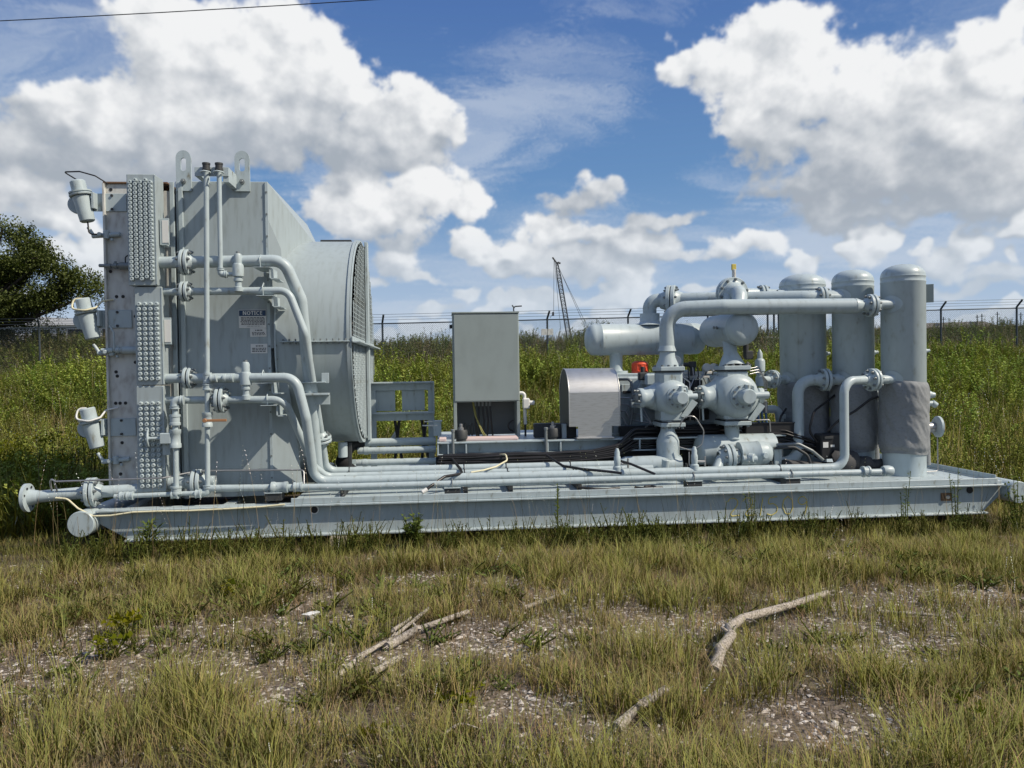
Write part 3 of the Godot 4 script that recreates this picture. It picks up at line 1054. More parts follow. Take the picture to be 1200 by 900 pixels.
func stadium(c: Vector2, r: float, half: float, seg := 10) -> PackedVector2Array:
	var p := PackedVector2Array()
	for k in seg + 1:
		var a := PI * k / seg
		p.append(c + V2(cos(a) * r, half + sin(a) * r))
	for k in seg + 1:
		var a := PI + PI * k / seg
		p.append(c + V2(cos(a) * r, -half + sin(a) * r))
	return p

# ---------------------------------------------------------------- the air cooler
func build_cooler() -> void:
	var t := thing("air_cooler", "tall grey air cooler housing with round fan shroud and mesh guard", "air cooler", V(-2.0, 0.4, -8.8))
	var zf := -7.72
	# plenum box: front panel, and the rest of the box behind it
	var mb := Mb.new()
	mb.b2(V(-2.575, 0.42, -9.88), V(-1.70, 3.50, zf), 0.006)
	part(t, "plenum", mb, M.streaked)
	# folded corner posts, the seam and its rivets
	for x in [-2.60, -2.52]:
		var c := Mb.new()
		c.b2(V(x - 0.02, 0.42, zf + 0.003), V(x + 0.02, 3.485, zf + 0.035), 0.003)
		part(t, "corner_post", c, M.paint)
	var fl := Mb.new()
	fl.b2(V(-1.727, 0.45, zf + 0.001), V(-1.697, 3.495, zf + 0.014), 0.002)
	var seam := part(t, "corner_flange", fl, M.paint)
	var rv := Mb.new()
	for k in 14:
		rv.hexnut(V(-1.712, 0.6 + k * 0.215, zf + 0.014), V(0, 0, 1), 0.010, 0.008)
	part(seam, "screws", rv, M.bolt, "stuff")
	# taper from the box to the fan ring
	var tp := Mb.new()
	var a := [V(-1.698, 0.43, -9.88), V(-1.698, 0.43, zf), V(-1.698, 3.49, zf), V(-1.698, 3.49, -9.88)]
	var b := [V(-1.42, 0.88, -8.95), V(-1.42, 0.88, -8.68), V(-1.42, 3.06, -8.68), V(-1.42, 3.06, -8.95)]
	var cen := V(-1.4, 1.97, -8.8)
	for i in 4:
		var j := (i + 1) % 4
		var q := [a[i], a[j], b[j], b[i]]
		var nn: Vector3 = (q[1] - q[0]).cross(q[3] - q[0]).normalized()
		if nn.dot((q[0] + q[2]) * 0.5 - cen) < 0: nn = -nn
		tp.face(q, nn)
	part(t, "taper_transition", tp, M.streaked)
	# bent cheek plates that close the corner beside the fan ring
	for q in [[V(-1.697, 1.87, zf + 0.012), V(-1.545, 1.87, zf - 0.05), V(-1.56, 2.45, zf - 0.05), V(-1.60, 2.86, zf - 0.06), V(-1.697, 3.12, zf + 0.012)], [V(-1.697, 0.45, zf + 0.012), V(-1.43, 0.45, zf - 0.09), V(-1.47, 0.85, zf - 0.08), V(-1.53, 1.35, zf - 0.06), V(-1.56, 1.62, zf - 0.05), V(-1.697, 1.62, zf + 0.012)]]:
		var ck := Mb.new()
		var nn := V(0.35, 0, 0.94).normalized()
		ck.face(q, nn)
		var back := []
		for w in q: back.append(w - nn * 0.008)
		ck.face(back, -nn)
		for i in q.size():
			var j: int = (i + 1) % q.size()
			var m2: Vector3 = (q[i] + q[j]) * 0.5 - (q[0] + q[2] + q[3]) / 3.0
			var e2: Vector3 = (q[j] - q[i]).cross(nn).normalized()
			if e2.dot(m2) < 0: e2 = -e2
			ck.face([q[i], q[j], back[j], back[i]], e2)
		part(t, "cheek_plate", ck, M.streaked)
	# the fan ring: a rolled sheet cylinder in two halves bolted along a flange
	var fc := V(-0.94, 1.965, -8.79)
	var R := 1.115
	var ring := Mb.new()
	ring.lathe([V2(R - 0.012, -0.72), V2(R, -0.72), V2(R, -0.02), V2(R + 0.016, -0.02), V2(R + 0.016, 0.010), V2(R - 0.02, 0.010), V2(R - 0.02, -0.02), V2(R - 0.012, -0.02), V2(R - 0.012, -0.72)], fc, V(1, 0, 0), 96)
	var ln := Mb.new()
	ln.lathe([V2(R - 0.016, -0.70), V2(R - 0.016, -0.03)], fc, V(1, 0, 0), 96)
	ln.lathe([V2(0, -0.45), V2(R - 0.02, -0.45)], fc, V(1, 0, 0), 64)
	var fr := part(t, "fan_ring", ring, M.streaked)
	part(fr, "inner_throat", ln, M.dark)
	var seamrim := Mb.new()
	seamrim.lathe([V2(R, -0.715), V2(R + 0.02, -0.715), V2(R + 0.02, -0.70), V2(R, -0.70)], fc, V(1, 0, 0), 96)
	part(fr, "rear_rim", seamrim, M.paint)
	var sp := Mb.new()
	sp.b2(V(-1.60, 1.925, -7.71), V(-0.93, 1.935, -7.635), 0.001)
	var spf := part(fr, "split_flange", sp, M.paint)
	var spb := Mb.new()
	for k in 11:
		spb.cyl(V(-1.57 + k * 0.06, 1.905, -7.655), V(-1.57 + k * 0.06, 1.957, -7.655), 0.009, 6, 0.0)
	part(fr, "split_flange_bolts", spb, M.bolt, "stuff")
	var lh := Mb.new()
	lh.b2(V(-1.36, 3.081, -8.85), V(-1.02, 3.105, -8.72), 0.004)
	part(fr, "top_seam_bar", lh, M.dark)
	var rb := Mb.new()
	for k in 26:
		var an := PI * 0.52 + PI * 0.96 * k / 25.0
		rb.hexnut(fc + V(-0.70, -cos(an + PI / 2) * 0, 0) + V(0, sin(an + PI / 2) * (R + 0.001), -cos(an + PI / 2) * (R + 0.001)), V(0, sin(an + PI / 2), -cos(an + PI / 2)), 0.011, 0.012)
	part(fr, "ring_bolts", rb, M.bolt, "stuff")
	# fan guard: a rim, bars, rings of wire and the two vertical channels
	var gx := -0.875
	var rim := Mb.new()
	rim.lathe([V2(R - 0.018, 0.0), V2(R + 0.012, 0.0), V2(R + 0.012, 0.012), V2(R - 0.018, 0.012), V2(R - 0.018, 0.0)], fc + V(0.014, 0, 0), V(1, 0, 0), 96)
	var gd := part(t, "fan_guard", rim, M.paint)
	var wires := Mb.new()
	for k in range(0, 24):
		var yy := k * 0.046 + 0.03
		var hw := sqrt(maxf(0.0, R * R - yy * yy)) - 0.03
		if hw < 0.08: continue
		wires.tube([fc + V(0.036, yy, -hw), fc + V(0.036, yy, hw)], 0.006, 4, false)
	for k in range(-8, 9):
		var zz := k * 0.13
		var hw := sqrt(maxf(0.0, R * R - zz * zz)) - 0.03
		if hw < 0.08: continue
		wires.tube([fc + V(0.042, -hw, zz), fc + V(0.042, hw, zz)], 0.004, 4, false)
	# the lower half wears a close diamond mesh
	for k in range(-46, 47):
		for s in [1.0, -1.0]:
			# a slanted wire z = z0 + s * (y + R): keep what lies inside the lower half disc
			var z0 := k * 0.05
			var run := []
			for j in 25:
				var yy := -R + R * j / 24.0
				var zz: float = z0 + s * (yy + R * 0.5)
				if yy * yy + zz * zz < pow(R - 0.03, 2): run.append(fc + V(0.03, yy, zz))
			if run.size() > 1:
				wires.tube([run[0], run[-1]], 0.0055, 3, false)
	part(gd, "guard_wires", wires, M.paint, "stuff")
	for zz in [-0.10]:
		var ch := Mb.new()
		ch.b2(fc + V(0.05, -R + 0.0, zz - 0.06), fc + V(0.085, R + 0.02, zz + 0.06), 0.004)
		part(gd, "guard_channel", ch, M.paint)
	var an2 := Mb.new()
	an2.b2(fc + V(0.03, -0.05, -R - 0.03), fc + V(0.12, -0.035, R + 0.03), 0.002)
	an2.b2(fc + V(0.03, -0.05, -R - 0.03), fc + V(0.042, 0.012, R + 0.03), 0.002)
	part(gd, "guard_angle", an2, M.paint)
	# fan: hub and blades seen dimly behind the wires
	var hub := Mb.new()
	hub.cyl(fc + V(-0.44, 0, 0), fc + V(-0.08, 0, 0), 0.16, 24)
	var hb := part(t, "fan_hub", hub, M.dark)
	for k in 6:
		var bl := Mb.new()
		var an := TAU * k / 6.0 + 0.2
		bl.box(V(0, 0.60, 0), V(0.03, 0.86, 0.24), 0.01, Basis(Vector3.UP, 0.5))
		var m := part(hb, "fan_blade", bl, M.dark)
		m.transform = Transform3D(Basis(Vector3.RIGHT, an), fc + V(-0.16, 0, 0))
	# tube bundle at the left with its side channel
	var bd := Mb.new()
	bd.b2(V(-3.185, 0.47, -9.9), V(-2.62, 3.40, -7.70), 0.004)
	part(t, "tube_bundle", bd, M.galv)
	var ch2 := Mb.new()
	ch2.b2(V(-3.20, 0.47, -7.698), V(-2.90, 3.455, -7.66), 0.004)
	ch2.b2(V(-3.215, 0.47, -7.70), V(-3.195, 3.455, -7.62), 0.003)
	var side := part(t, "side_channel", ch2, M.galv)
	tag(side, "scuffed galvanised side channel with bolt holes")
	var holes := Mb.new()
	for e in [[-3.15, 3.40], [-2.97, 3.40], [-3.17, 2.62], [-3.12, 2.38], [-3.06, 2.38], [-3.13, 2.18], [-2.95, 2.19], [-3.14, 1.66], [-3.15, 1.36], [-2.96, 1.75], [-3.13, 1.62], [-3.10, 0.98], [-3.12, 0.80], [-3.06, 1.36], [-3.11, 1.36], [-3.12, 0.68]]:
		holes.cyl(V(e[0], e[1], -7.662), V(e[0], e[1], -7.656), 0.016, 10, 0.0)
	part(side, "bolt_holes", holes, M.black, "stuff")
	var lip := Mb.new()
	lip.b2(V(-3.215, 3.455, -9.9), V(-2.62, 3.472, -7.64), 0.002)
	part(t, "top_cover", lip, M.rust)
	# header boxes with their rows of plugs
	header_box(t, V(-2.905, 2.455, -7.62), V(-2.65, 3.485, -7.40), 5, 24, true)
	header_box(t, V(-2.868, 1.53, -7.62), V(-2.622, 2.448, -7.43), 4, 16, false)
	header_box(t, V(-2.873, 0.53, -7.62), V(-2.627, 1.523, -7.43), 4, 17, false)
	# pale data plates on brackets at the right side of the headers
	for e in [[2.86, -2.595], [1.93, -2.595]]:
		var br := Mb.new()
		br.b2(V(e[1] - 0.045, e[0] - 0.02, -7.60), V(e[1] + 0.005, e[0] + 0.23, -7.475), 0.003)
		br.b2(V(e[1] - 0.045, e[0] - 0.02, -7.475), V(e[1] + 0.04, e[0] + 0.23, -7.465), 0.002)
		var bk := part(t, "plate_bracket", br, M.paint)
		var pl := Mb.new()
		pl.b2(V(e[1] - 0.022, e[0], -7.4645), V(e[1] + 0.034, e[0] + 0.21, -7.461), 0.001)
		var plate := part(bk, "data_plate", pl, M.white)
		plate.set_meta("label", "pale printed data plate")
	# lifting lugs bolted over the top edge
	for e in [-2.487, -1.935]:
		var lug := Mb.new()
		var pts := PackedVector2Array()
		var inn := PackedVector2Array()
		for p in stadium(V2(0, 0.135), 0.071, 0.085, 10):
			pts.append(V2(p.x, p.y if p.y > 0.1 else -0.10))
		for p in stadium(V2(0, 0.155), 0.026, 0.038, 10):
			inn.append(p)
		for i in pts.size():
			if pts[i].y <= -0.0999:
				pts[i].x = 0.071 * (-1.0 if inn[i].x < 0 else 1.0) if absf(inn[i].x) > 0.02 else inn[i].x * 2.0
		lug.ring2(pts, inn, 0.022, Transform3D(Basis(), V(e, 3.50, zf + 0.014)))
		var lg := part(t, "lifting_lug", lug, M.paint)
		var bo := Mb.new()
		bo.hexnut(V(e, 3.49, zf + 0.025), V(0, 0, 1), 0.026, 0.022)
		bo.cyl(V(e, 3.49, zf + 0.02), V(e, 3.49, zf + 0.06), 0.014, 10)
		part(lg, "bolt", bo, M.bolt)
	# hook-shaped bar that holds the vent pipes
	var bar := Mb.new()
	bar.b2(V(-2.30, 3.475, zf + 0.003), V(-2.245, 3.56, zf + 0.27), 0.003)
	bar.b2(V(-2.30, 3.475, -7.435), V(-1.99, 3.56, -7.425), 0.003)
	bar.b2(V(-2.045, 3.42, zf + 0.003), V(-1.99, 3.56, -7.435), 0.003)
	part(t, "vent_pipe_bracket", bar, M.paint)
	# actuators and their small valves at the left edge
	actuator("louver_actuator", "topmost grey louver actuator at the cooler edge, with thin black tube", V(-3.385, 3.275, -7.60), true)
	actuator("louver_actuator", "middle grey louver actuator on the cooler edge beside the oak crown", V(-3.36, 2.165, -7.60), false)
	actuator("louver_actuator", "lowest grey louver actuator with curled white conduit beside yellow flowers", V(-3.345, 1.13, -7.60), false)
	# small drain cocks sticking out left of the headers
	for e in [[2.665, false], [1.865, true]]:
		var dcl := "small dirty drain cock at the left of the upper header" if not e[1] else "small pale drain cock with a bent tube, left of the seam between the lower headers"
		var dc := thing("drain_cock", dcl, "valve", V(-3.0, e[0], -7.62))
		var dm := Mb.new()
		dm.cyl(V(-2.90, e[0], -7.60), V(-3.06, e[0], -7.60), 0.035, 12)
		dm.cyl(V(-3.05, e[0], -7.60), V(-3.12, e[0], -7.60), 0.022, 10)
		dm.hexnut(V(-3.08, e[0], -7.60), V(-1, 0, 0), 0.032, 0.03)
		dm.hexnut(V(-3.14, e[0] - 0.002, -7.60), V(-1, 0, 0), 0.026, 0.05)
		dm.cyl(V(-3.11, e[0], -7.60), V(-3.25, e[0] + 0.004, -7.60), 0.016, 8)
		dm.cyl(V(-3.10, e[0] - 0.03, -7.60), V(-3.10, e[0] + 0.045, -7.60), 0.013, 8)
		part(dc, "valve_body", dm, M.bolt if not e[1] else M.paint)
		dm = Mb.new()
		if e[1]:
			dm.tube(fillet([V(-3.12, 1.87, -7.58), V(-3.12, 2.03, -7.58), V(-3.16, 2.10, -7.58)], 0.03, 4), 0.010, 6)
		else:
			dm.tube(fillet([V(-3.0, 2.69, -7.58), V(-3.0, 2.76, -7.58), V(-2.92, 2.765, -7.62)], 0.03, 4), 0.006, 6)
		part(dc, "tube", dm, M.paint if e[1] else M.dark)
	# signs on the plenum
	var sg := Mb.new()
	sg.b2(V(-2.0, 2.071, zf + 0.002), V(-1.737, 2.249, zf + 0.006), 0.001)
	var sign_ := part(self, "notice_sign", sg, M.white)
	tag(sign_, "white NOTICE sign with a blue heading on the cooler wall", "sign")
	var hd := Mb.new()
	hd.b2(V(-1.996, 2.188, zf + 0.0065), V(-1.741, 2.243, zf + 0.008), 0.0)
	part(sign_, "heading_band", hd, M.navy)
	text3d(sign_, "heading_text", "NOTICE", V(-1.868, 2.216, zf + 0.009), 0.044, M.white, true)
	print_lines(sign_, V(-1.985, 2.178, zf + 0.007), V(-1.752, 2.10, zf + 0.007), 6, 5)
	print_lines(sign_, V(-1.93, 2.092, zf + 0.007), V(-1.80, 2.086, zf + 0.007), 1, 6)
	var i := 0
	for e in [[-1.895, 1.985, -1.738, 2.069, "small white printed plate touching the NOTICE sign from below"], [-1.893, 1.822, -1.733, 1.915, "small white printed plate, lowest on the cooler wall"]]:
		var pm := Mb.new()
		pm.b2(V(e[0], e[1], zf + 0.002), V(e[2], e[3], zf + 0.005), 0.001)
		var pl := part(self, "printed_plate", pm, M.white)
		tag(pl, e[4], "sign")
		print_lines(pl, V(e[0] + 0.04, e[3] - 0.012, zf + 0.006), V(e[2] - 0.04, e[3] - 0.03, zf + 0.006), 1, 20 + i)
		print_lines(pl, V(e[0] + 0.012, e[3] - 0.036, zf + 0.006), V(e[2] - 0.012, e[1] + 0.012, zf + 0.006), 3, 30 + i)
		i += 1

func header_box(t: Node3D, lo: Vector3, hi: Vector3, cols: int, rows: int, stagger: bool) -> void:
	var mb := Mb.new()
	mb.b2(lo, hi, 0.006)
	var h := part(t, "header_box", mb, M.streaked)
	var pg := Mb.new()
	var w := hi.x - lo.x
	var hh := hi.y - lo.y
	for c in cols:
		for r in rows:
			var x := lo.x + w * (c + 0.85) / (cols + 0.7)
			var y := lo.y + 0.06 + (hh - (0.20 if not stagger else 0.12)) * (r + (0.5 if stagger and c % 2 == 1 else 0.0)) / (rows - 0.5)
			pg.lathe([V2(0.0195, 0), V2(0.0195, 0.024), V2(0.016, 0.029), V2(0.007, 0.029), V2(0.006, 0.018), V2(0, 0.018)], V(x, y, hi.z), V(0, 0, 1), 8)
	part(h, "tube_plugs", pg, M.paint, "stuff")
	var wl := Mb.new()
	wl.b2(V(hi.x - 0.006, lo.y + 0.01, hi.z - 0.002), V(hi.x + 0.004, hi.y - 0.01, hi.z + 0.004), 0.001)
	part(h, "edge_weld", wl, M.paint)

func actuator(nm: String, label: String, c: Vector3, black_tube: bool) -> void:
	var t := thing(nm, label, "actuator", c - V(0.05, 0.2, 0), "louver actuators along the cooler edge")
	var ax := V(-0.20, 0.97, 0.05).normalized()
	var mb := Mb.new()
	mb.lathe([V2(0, -0.195), V2(0.055, -0.195), V2(0.066, -0.185), V2(0.078, 0.03), V2(0.078, 0.045), V2(0.06, 0.05), V2(0, 0.05)], c, ax, 24)
	part(t, "lower_body", mb, M.paint)
	var fl := Mb.new()
	fl.lathe([V2(0, 0.05), V2(0.098, 0.05), V2(0.102, 0.055), V2(0.102, 0.066), V2(0.09, 0.070), V2(0.09, 0.078), V2(0.10, 0.080), V2(0.10, 0.092), V2(0, 0.092)], c, ax, 24)
	part(t, "clamp_ring", fl, M.paint)
	var cp := Mb.new()
	cp.lathe([V2(0.068, 0.09), V2(0.068, 0.185), V2(0.058, 0.195), V2(0, 0.195)], c, ax, 24)
	part(t, "cap", cp, M.paint)
	var ds := Mb.new()
	ds.cyl(c + V(-0.09, -0.01, -0.12), c + V(-0.085, -0.01, -0.085), 0.088, 28)
	part(t, "back_disc", ds, M.paint)
	var arm := Mb.new()
	arm.b2(c + V(0.06, -0.085, -0.055), c + V(0.38, 0.085, -0.045), 0.003)
	arm.b2(c + V(0.09, -0.07, -0.05), c + V(0.115, 0.08, 0.03), 0.003)
	part(t, "arm_plate", arm, M.paint)
	var bs := Mb.new()
	for q in [[0.25, 0.065], [0.25, -0.065], [0.10, 0.02]]:
		bs.hexnut(c + V(q[0], q[1], -0.045), V(0, 0, 1), 0.013, 0.012)
	part(t, "bolts", bs, M.dark, "stuff")
	var tb := Mb.new()
	if black_tube:
		tb.tube(fillet([c + V(-0.02, 0.185, 0), c + V(-0.13, 0.255, 0), c + V(-0.16, 0.275, 0), c + V(-0.02, 0.28, 0), c + V(0.12, 0.24, 0), c + V(0.22, 0.175, -0.03)], 0.04, 4), 0.007, 6)
		part(t, "signal_tube", tb, M.black)
		tb = Mb.new()
		tb.tube(fillet([c + ax * -0.19, c + V(0.05, -0.29, 0), c + V(0.07, -0.31, 0), c + V(0.15, -0.31, 0)], 0.03, 4), 0.007, 6)
		part(t, "drain_tube", tb, M.black)
	else:
		tb.tube(fillet([c + V(-0.04, 0.19, 0.02), c + V(-0.11, 0.19, 0.03), c + V(-0.12, 0.09, 0.07), c + V(0.02, 0.07, 0.12), c + V(0.10, 0.10, 0.06), c + V(0.13, 0.17, 0.0), c + V(0.22, 0.185, -0.04)], 0.05, 4), 0.0095, 6)
		part(t, "tube", tb, M.cream if c.y > 2.0 else M.white)
	# little needle valve below
	var vz := -7.62
	var vb := Mb.new()
	var q0 := V(c.x + 0.07, c.y - 0.325, vz)
	vb.cyl(q0, q0 + V(0.25, 0.02, -0.02), 0.022, 10)
	vb.cyl(q0 + V(0.13, -0.025, 0), q0 + V(0.13, 0.05, 0), 0.028, 10)
	vb.cyl(q0 + V(0.02, 0, 0), q0 + V(-0.035, 0.085, 0), 0.016, 8)
	vb.cyl(q0 + V(0.08, 0.015, 0), q0 + V(0.09, 0.01, 0.06), 0.02, 8)
	vb.cyl(q0 + V(0.18, -0.02, 0), q0 + V(0.18, -0.045, 0), 0.015, 8)
	part(t, "needle_valve", vb, M.paint)

func text3d(parent: Node3D, nm: String, s: String, at: Vector3, h: float, mat: Material, bold := false) -> void:
	var f := SystemFont.new()
	f.font_names = PackedStringArray(["Droid Sans"])
	if bold: f.font_weight = 700
	var tm := TextMesh.new()
	tm.text = s
	tm.font = f
	tm.font_size = 32
	tm.pixel_size = h / 27.0
	tm.depth = 0.002
	tm.material = mat
	var o := MeshInstance3D.new()
	o.name = nm
	o.mesh = tm
	parent.add_child(o, true)
	o.position = at

# rows of print too small to read
func print_lines(parent: Node3D, a: Vector3, b: Vector3, lines: int, sd: int) -> void:
	var r := RandomNumberGenerator.new()
	r.seed = sd
	var mb := Mb.new()
	for i in lines:
		var y := lerpf(a.y, b.y, (i + 0.5) / lines)
		var hh := absf(a.y - b.y) / lines * 0.26
		var x := a.x + r.randf() * 0.01
		while x < b.x - 0.006:
			var w := minf(r.randf_range(0.008, 0.03), b.x - x)
			mb.b2(V(x, y - hh, a.z), V(x + w, y + hh, a.z + 0.001), 0.0)
			x += w + 0.006
	part(parent, "print", mb, M.dark, "stuff")

# ---------------------------------------------------------------- pipes of the cooler
func fitting(mb: Mb, at: Vector3, axis: Vector3, r: float, l: float) -> void:
	# a threaded fitting: thicker body with a band at both ends
	var a := at - axis.normalized() * l * 0.5
	mb.lathe([V2(0, 0), V2(r * 1.12, 0), V2(r * 1.12, l * 0.22), V2(r, l * 0.26), V2(r, l * 0.74), V2(r * 1.12, l * 0.78), V2(r * 1.12, l), V2(0, l)], a, axis, 14)

func elbow_fit(mb: Mb, at: Vector3, d1: Vector3, d2: Vector3, r: float) -> void:
	mb.tube(fillet([at + d1 * r * 2.1, at, at + d2 * r * 2.1], r * 1.4, 6), r * 1.25, 12)
	fitting(mb, at + d1 * r * 2.0, d1, r * 1.35, r * 0.9)
	fitting(mb, at + d2 * r * 2.0, d2, r * 1.35, r * 0.9)

func relief_valve(nm: String, label: String, at: Vector3, h: float) -> void:
	var t := thing(nm, label, "valve", at)
	var mb := Mb.new()
	mb.lathe([V2(0, 0), V2(0.04, 0), V2(0.04, 0.04), V2(0.030, 0.045), V2(0.030, 0.09), V2(0.042, 0.095), V2(0.042, 0.115), V2(0.034, 0.12), V2(0.034, 0.135), V2(0.052, 0.14), V2(0.052, 0.235), V2(0.046, 0.255), V2(0.037, 0.26), V2(0.037, h - 0.03), V2(0.03, h - 0.01), V2(0.0, h)], at, V(0, 1, 0), 20)
	part(t, "body", mb, M.paint)
	var cp := Mb.new()
	cp.hexnut(at + V(0, h - 0.012, 0), V(0, 1, 0), 0.018, 0.025)
	part(t, "adjusting_nut", cp, M.bolt)

func build_cooler_pipes() -> void:
	var zp := -7.42
	var dn := V(0, -1, 0)
	# 1: the uppermost, largest pipe
	var t := thing("cooler_pipe", "thick grey pipe from upper header box, curving down past fan ring", "pipe", V(-1.3, 0.55, -8.3), "pipes from the cooler headers to the rack")
	pipe(t, "pipe_run", [V(-2.66, 2.68, -7.50), V(-1.50, 2.685, zp), V(-1.36, 2.32, -7.50), V(-1.30, 0.98, -7.76), V(-1.29, 0.60, -7.84), V(-1.27, 0.58, -8.6)], 0.056, 0.15)
	flange(t, V(-2.415, 2.68, -7.485), V(1, 0, 0), 0.056, 0.122, 8, 0.030)
	# 2
	t = thing("cooler_pipe", "thinner grey pipe just below the thick one, above the NOTICE sign", "pipe", V(-1.3, 0.55, -8.3), "pipes from the cooler headers to the rack")
	pipe(t, "pipe_run", [V(-2.63, 2.405, -7.50), V(-1.46, 2.40, zp + 0.02), V(-1.315, 2.0, zp + 0.02), V(-1.255, 0.98, -7.88)], 0.036, 0.12)
	flange(t, V(-2.425, 2.405, -7.48), V(1, 0, 0), 0.036, 0.095, 8, 0.028)
	pipe(t, "lower_elbow", [V(-1.255, 0.93, -7.89), V(-1.24, 0.61, -8.02), V(-1.0, 0.605, -8.03), V(1.83, 0.60, -8.03)], 0.042, 0.13)
	flange(t, V(-1.255, 0.955, -7.885), V(0.06, -1, -0.28), 0.045, 0.10, 8, 0.024)
	# 3
	t = thing("cooler_pipe", "grey mid-height pipe with long bend in front of the fan ring's foot", "pipe", V(-1.3, 0.55, -8.3), "pipes from the cooler headers to the rack")
	pipe(t, "pipe_run", [V(-2.63, 1.59, -7.50), V(-1.40, 1.58, zp + 0.06), V(-1.315, 1.20, zp + 0.04), V(-1.285, 0.565, -7.60), V(4.13, 0.555, -7.66), V(4.13, 1.455, -7.66), V(4.40, 1.46, -7.76), V(4.76, 1.46, -7.84)], 0.046, 0.14)
	flange(t, V(-2.415, 1.59, -7.485), V(1, 0, 0), 0.04, 0.10, 8, 0.028)
	# 4
	t = thing("cooler_pipe", "lowest grey cooler pipe, bending into a diagonal leg", "pipe", V(-1.3, 0.55, -8.3), "pipes from the cooler headers to the rack")
	pipe(t, "pipe_run", [V(-2.63, 1.385, -7.50), V(-1.515, 1.375, zp + 0.03), V(-1.30, 0.70, -7.68), V(-1.20, 0.585, -7.80), V(-0.9, 0.578, -7.845), V(2.14, 0.575, -7.845)], 0.036, 0.13)
	flange(t, V(-2.115, 1.382, -7.46), V(1, 0, 0), 0.05, 0.125, 8, 0.030)
	# brackets that carry the pipes
	for e in [[2.62, -1.62], [2.355, -1.60], [1.535, -1.62], [1.325, -1.58]]:
		var mb := Mb.new()
		mb.b2(V(e[1] - 0.15, e[0] - 0.006, -7.70), V(e[1], e[0], -7.36), 0.001)
		mb.b2(V(e[1] - 0.012, e[0] - 0.10, -7.70), V(e[1], e[0] - 0.006, -7.40), 0.001)
		mb.b2(V(e[1], e[0] - 0.11, -7.70), V(e[1] + 0.06, e[0] - 0.10, -7.40), 0.001)
		mb.tube([V(e[1] - 0.09, e[0], -7.40), V(e[1] - 0.09, e[0] + 0.075, -7.36), V(e[1] - 0.09, e[0] + 0.118, -7.42), V(e[1] - 0.09, e[0] + 0.075, -7.48), V(e[1] - 0.09, e[0], -7.49)], 0.007, 6)
		tag(part(self, "pipe_bracket", mb, M.paint), ["grey folded pipe bracket under the uppermost cooler pipe", "grey folded pipe bracket right above the NOTICE sign's corner", "grey folded pipe bracket under the mid-height cooler pipe", "lowest of the four grey folded pipe brackets"][[2.62, 2.355, 1.535, 1.325].find(e[0])], "bracket", "folded brackets on the cooler wall")
	# channel bracket that ties the legs
	var cb := Mb.new()
	cb.b2(V(-1.44, 1.405, -7.66), V(-1.13, 1.425, -7.56), 0.002)
	cb.b2(V(-1.44, 1.31, -7.665), V(-1.13, 1.405, -7.655), 0.002)
	cb.b2(V(-1.20, 1.52, -7.62), V(-1.13, 1.62, -7.61), 0.002)
	cb.b2(V(-1.44, 1.525, -7.66), V(-1.16, 1.535, -7.58), 0.002)
	tag(part(self, "channel_bracket", cb, M.paint), "grey channel bracket behind the pipe legs, in front of the fan ring", "bracket")
	# vent pipe with a brass-handled valve
	t = thing("vent_pipe", "tall thin grey vent pipe with brass valve handle, full cooler height", "pipe", V(-2.2, 0.53, zp))
	var mb := Mb.new()
	mb.tube([V(-2.185, 3.50, -7.40), V(-2.195, 3.5, -7.40), V(-2.235, 0.56, -7.40)].slice(0, 3) if false else [V(-2.185, 3.52, -7.40), V(-2.235, 0.55, -7.40)], 0.0235, 14)
	part(t, "pipe_run", mb, M.paint)
	mb = Mb.new()
	fitting(mb, V(-2.185, 3.555, -7.40), V(0, 1, 0), 0.033, 0.07)
	part(t, "end_cap", mb, M.dark)
	mb = Mb.new()
	fitting(mb, V(-2.215, 1.59, -7.40), V(0, 1, 0), 0.036, 0.10)
	fitting(mb, V(-2.216, 1.505, -7.40), V(0, 1, 0), 0.040, 0.06)
	part(t, "tee", mb, M.paint)
	mb = Mb.new()
	fitting(mb, V(-2.225, 1.20, -7.40), V(0, 1, 0), 0.043, 0.135)
	var vb := part(t, "ball_valve", mb, M.paint)
	mb = Mb.new()
	mb.box(V(-2.13, 1.195, -7.315), V(0.21, 0.024, 0.012), 0.003)
	mb.cyl(V(-2.222, 1.195, -7.33), V(-2.222, 1.195, -7.30), 0.02, 10)
	part(vb, "handle", mb, M.orange)
	mb = Mb.new()
	mb.tube([V(-2.22, 1.585, -7.40), V(-1.90, 1.585, -7.40)], 0.02, 10)
	fitting(mb, V(-2.15, 1.585, -7.375), V(1, 0, 0), 0.033, 0.06)
	fitting(mb, V(-2.02, 1.585, -7.39), V(1, 0, 0), 0.036, 0.09)
	part(t, "side_branch", mb, M.paint)
	# second vent
	t = thing("vent_pipe", "shorter grey vent pipe right of tall one, ending at relief valve", "pipe", V(-2.06, 2.5, zp))
	mb = Mb.new()
	mb.tube([V(-2.07, 3.52, -7.40), V(-2.075, 2.60, -7.40)], 0.0215, 14)
	mb.tube([V(-2.03, 2.555, -7.40), V(-1.92, 2.555, -7.40)], 0.02, 12)
	part(t, "pipe_run", mb, M.paint)
	mb = Mb.new()
	elbow_fit(mb, V(-2.075, 2.555, -7.40), V(0, 1, 0), V(1, 0, 0), 0.024)
	part(t, "elbow", mb, M.paint)
	mb = Mb.new()
	fitting(mb, V(-2.07, 3.555, -7.40), V(0, 1, 0), 0.033, 0.07)
	part(t, "end_cap", mb, M.dark)
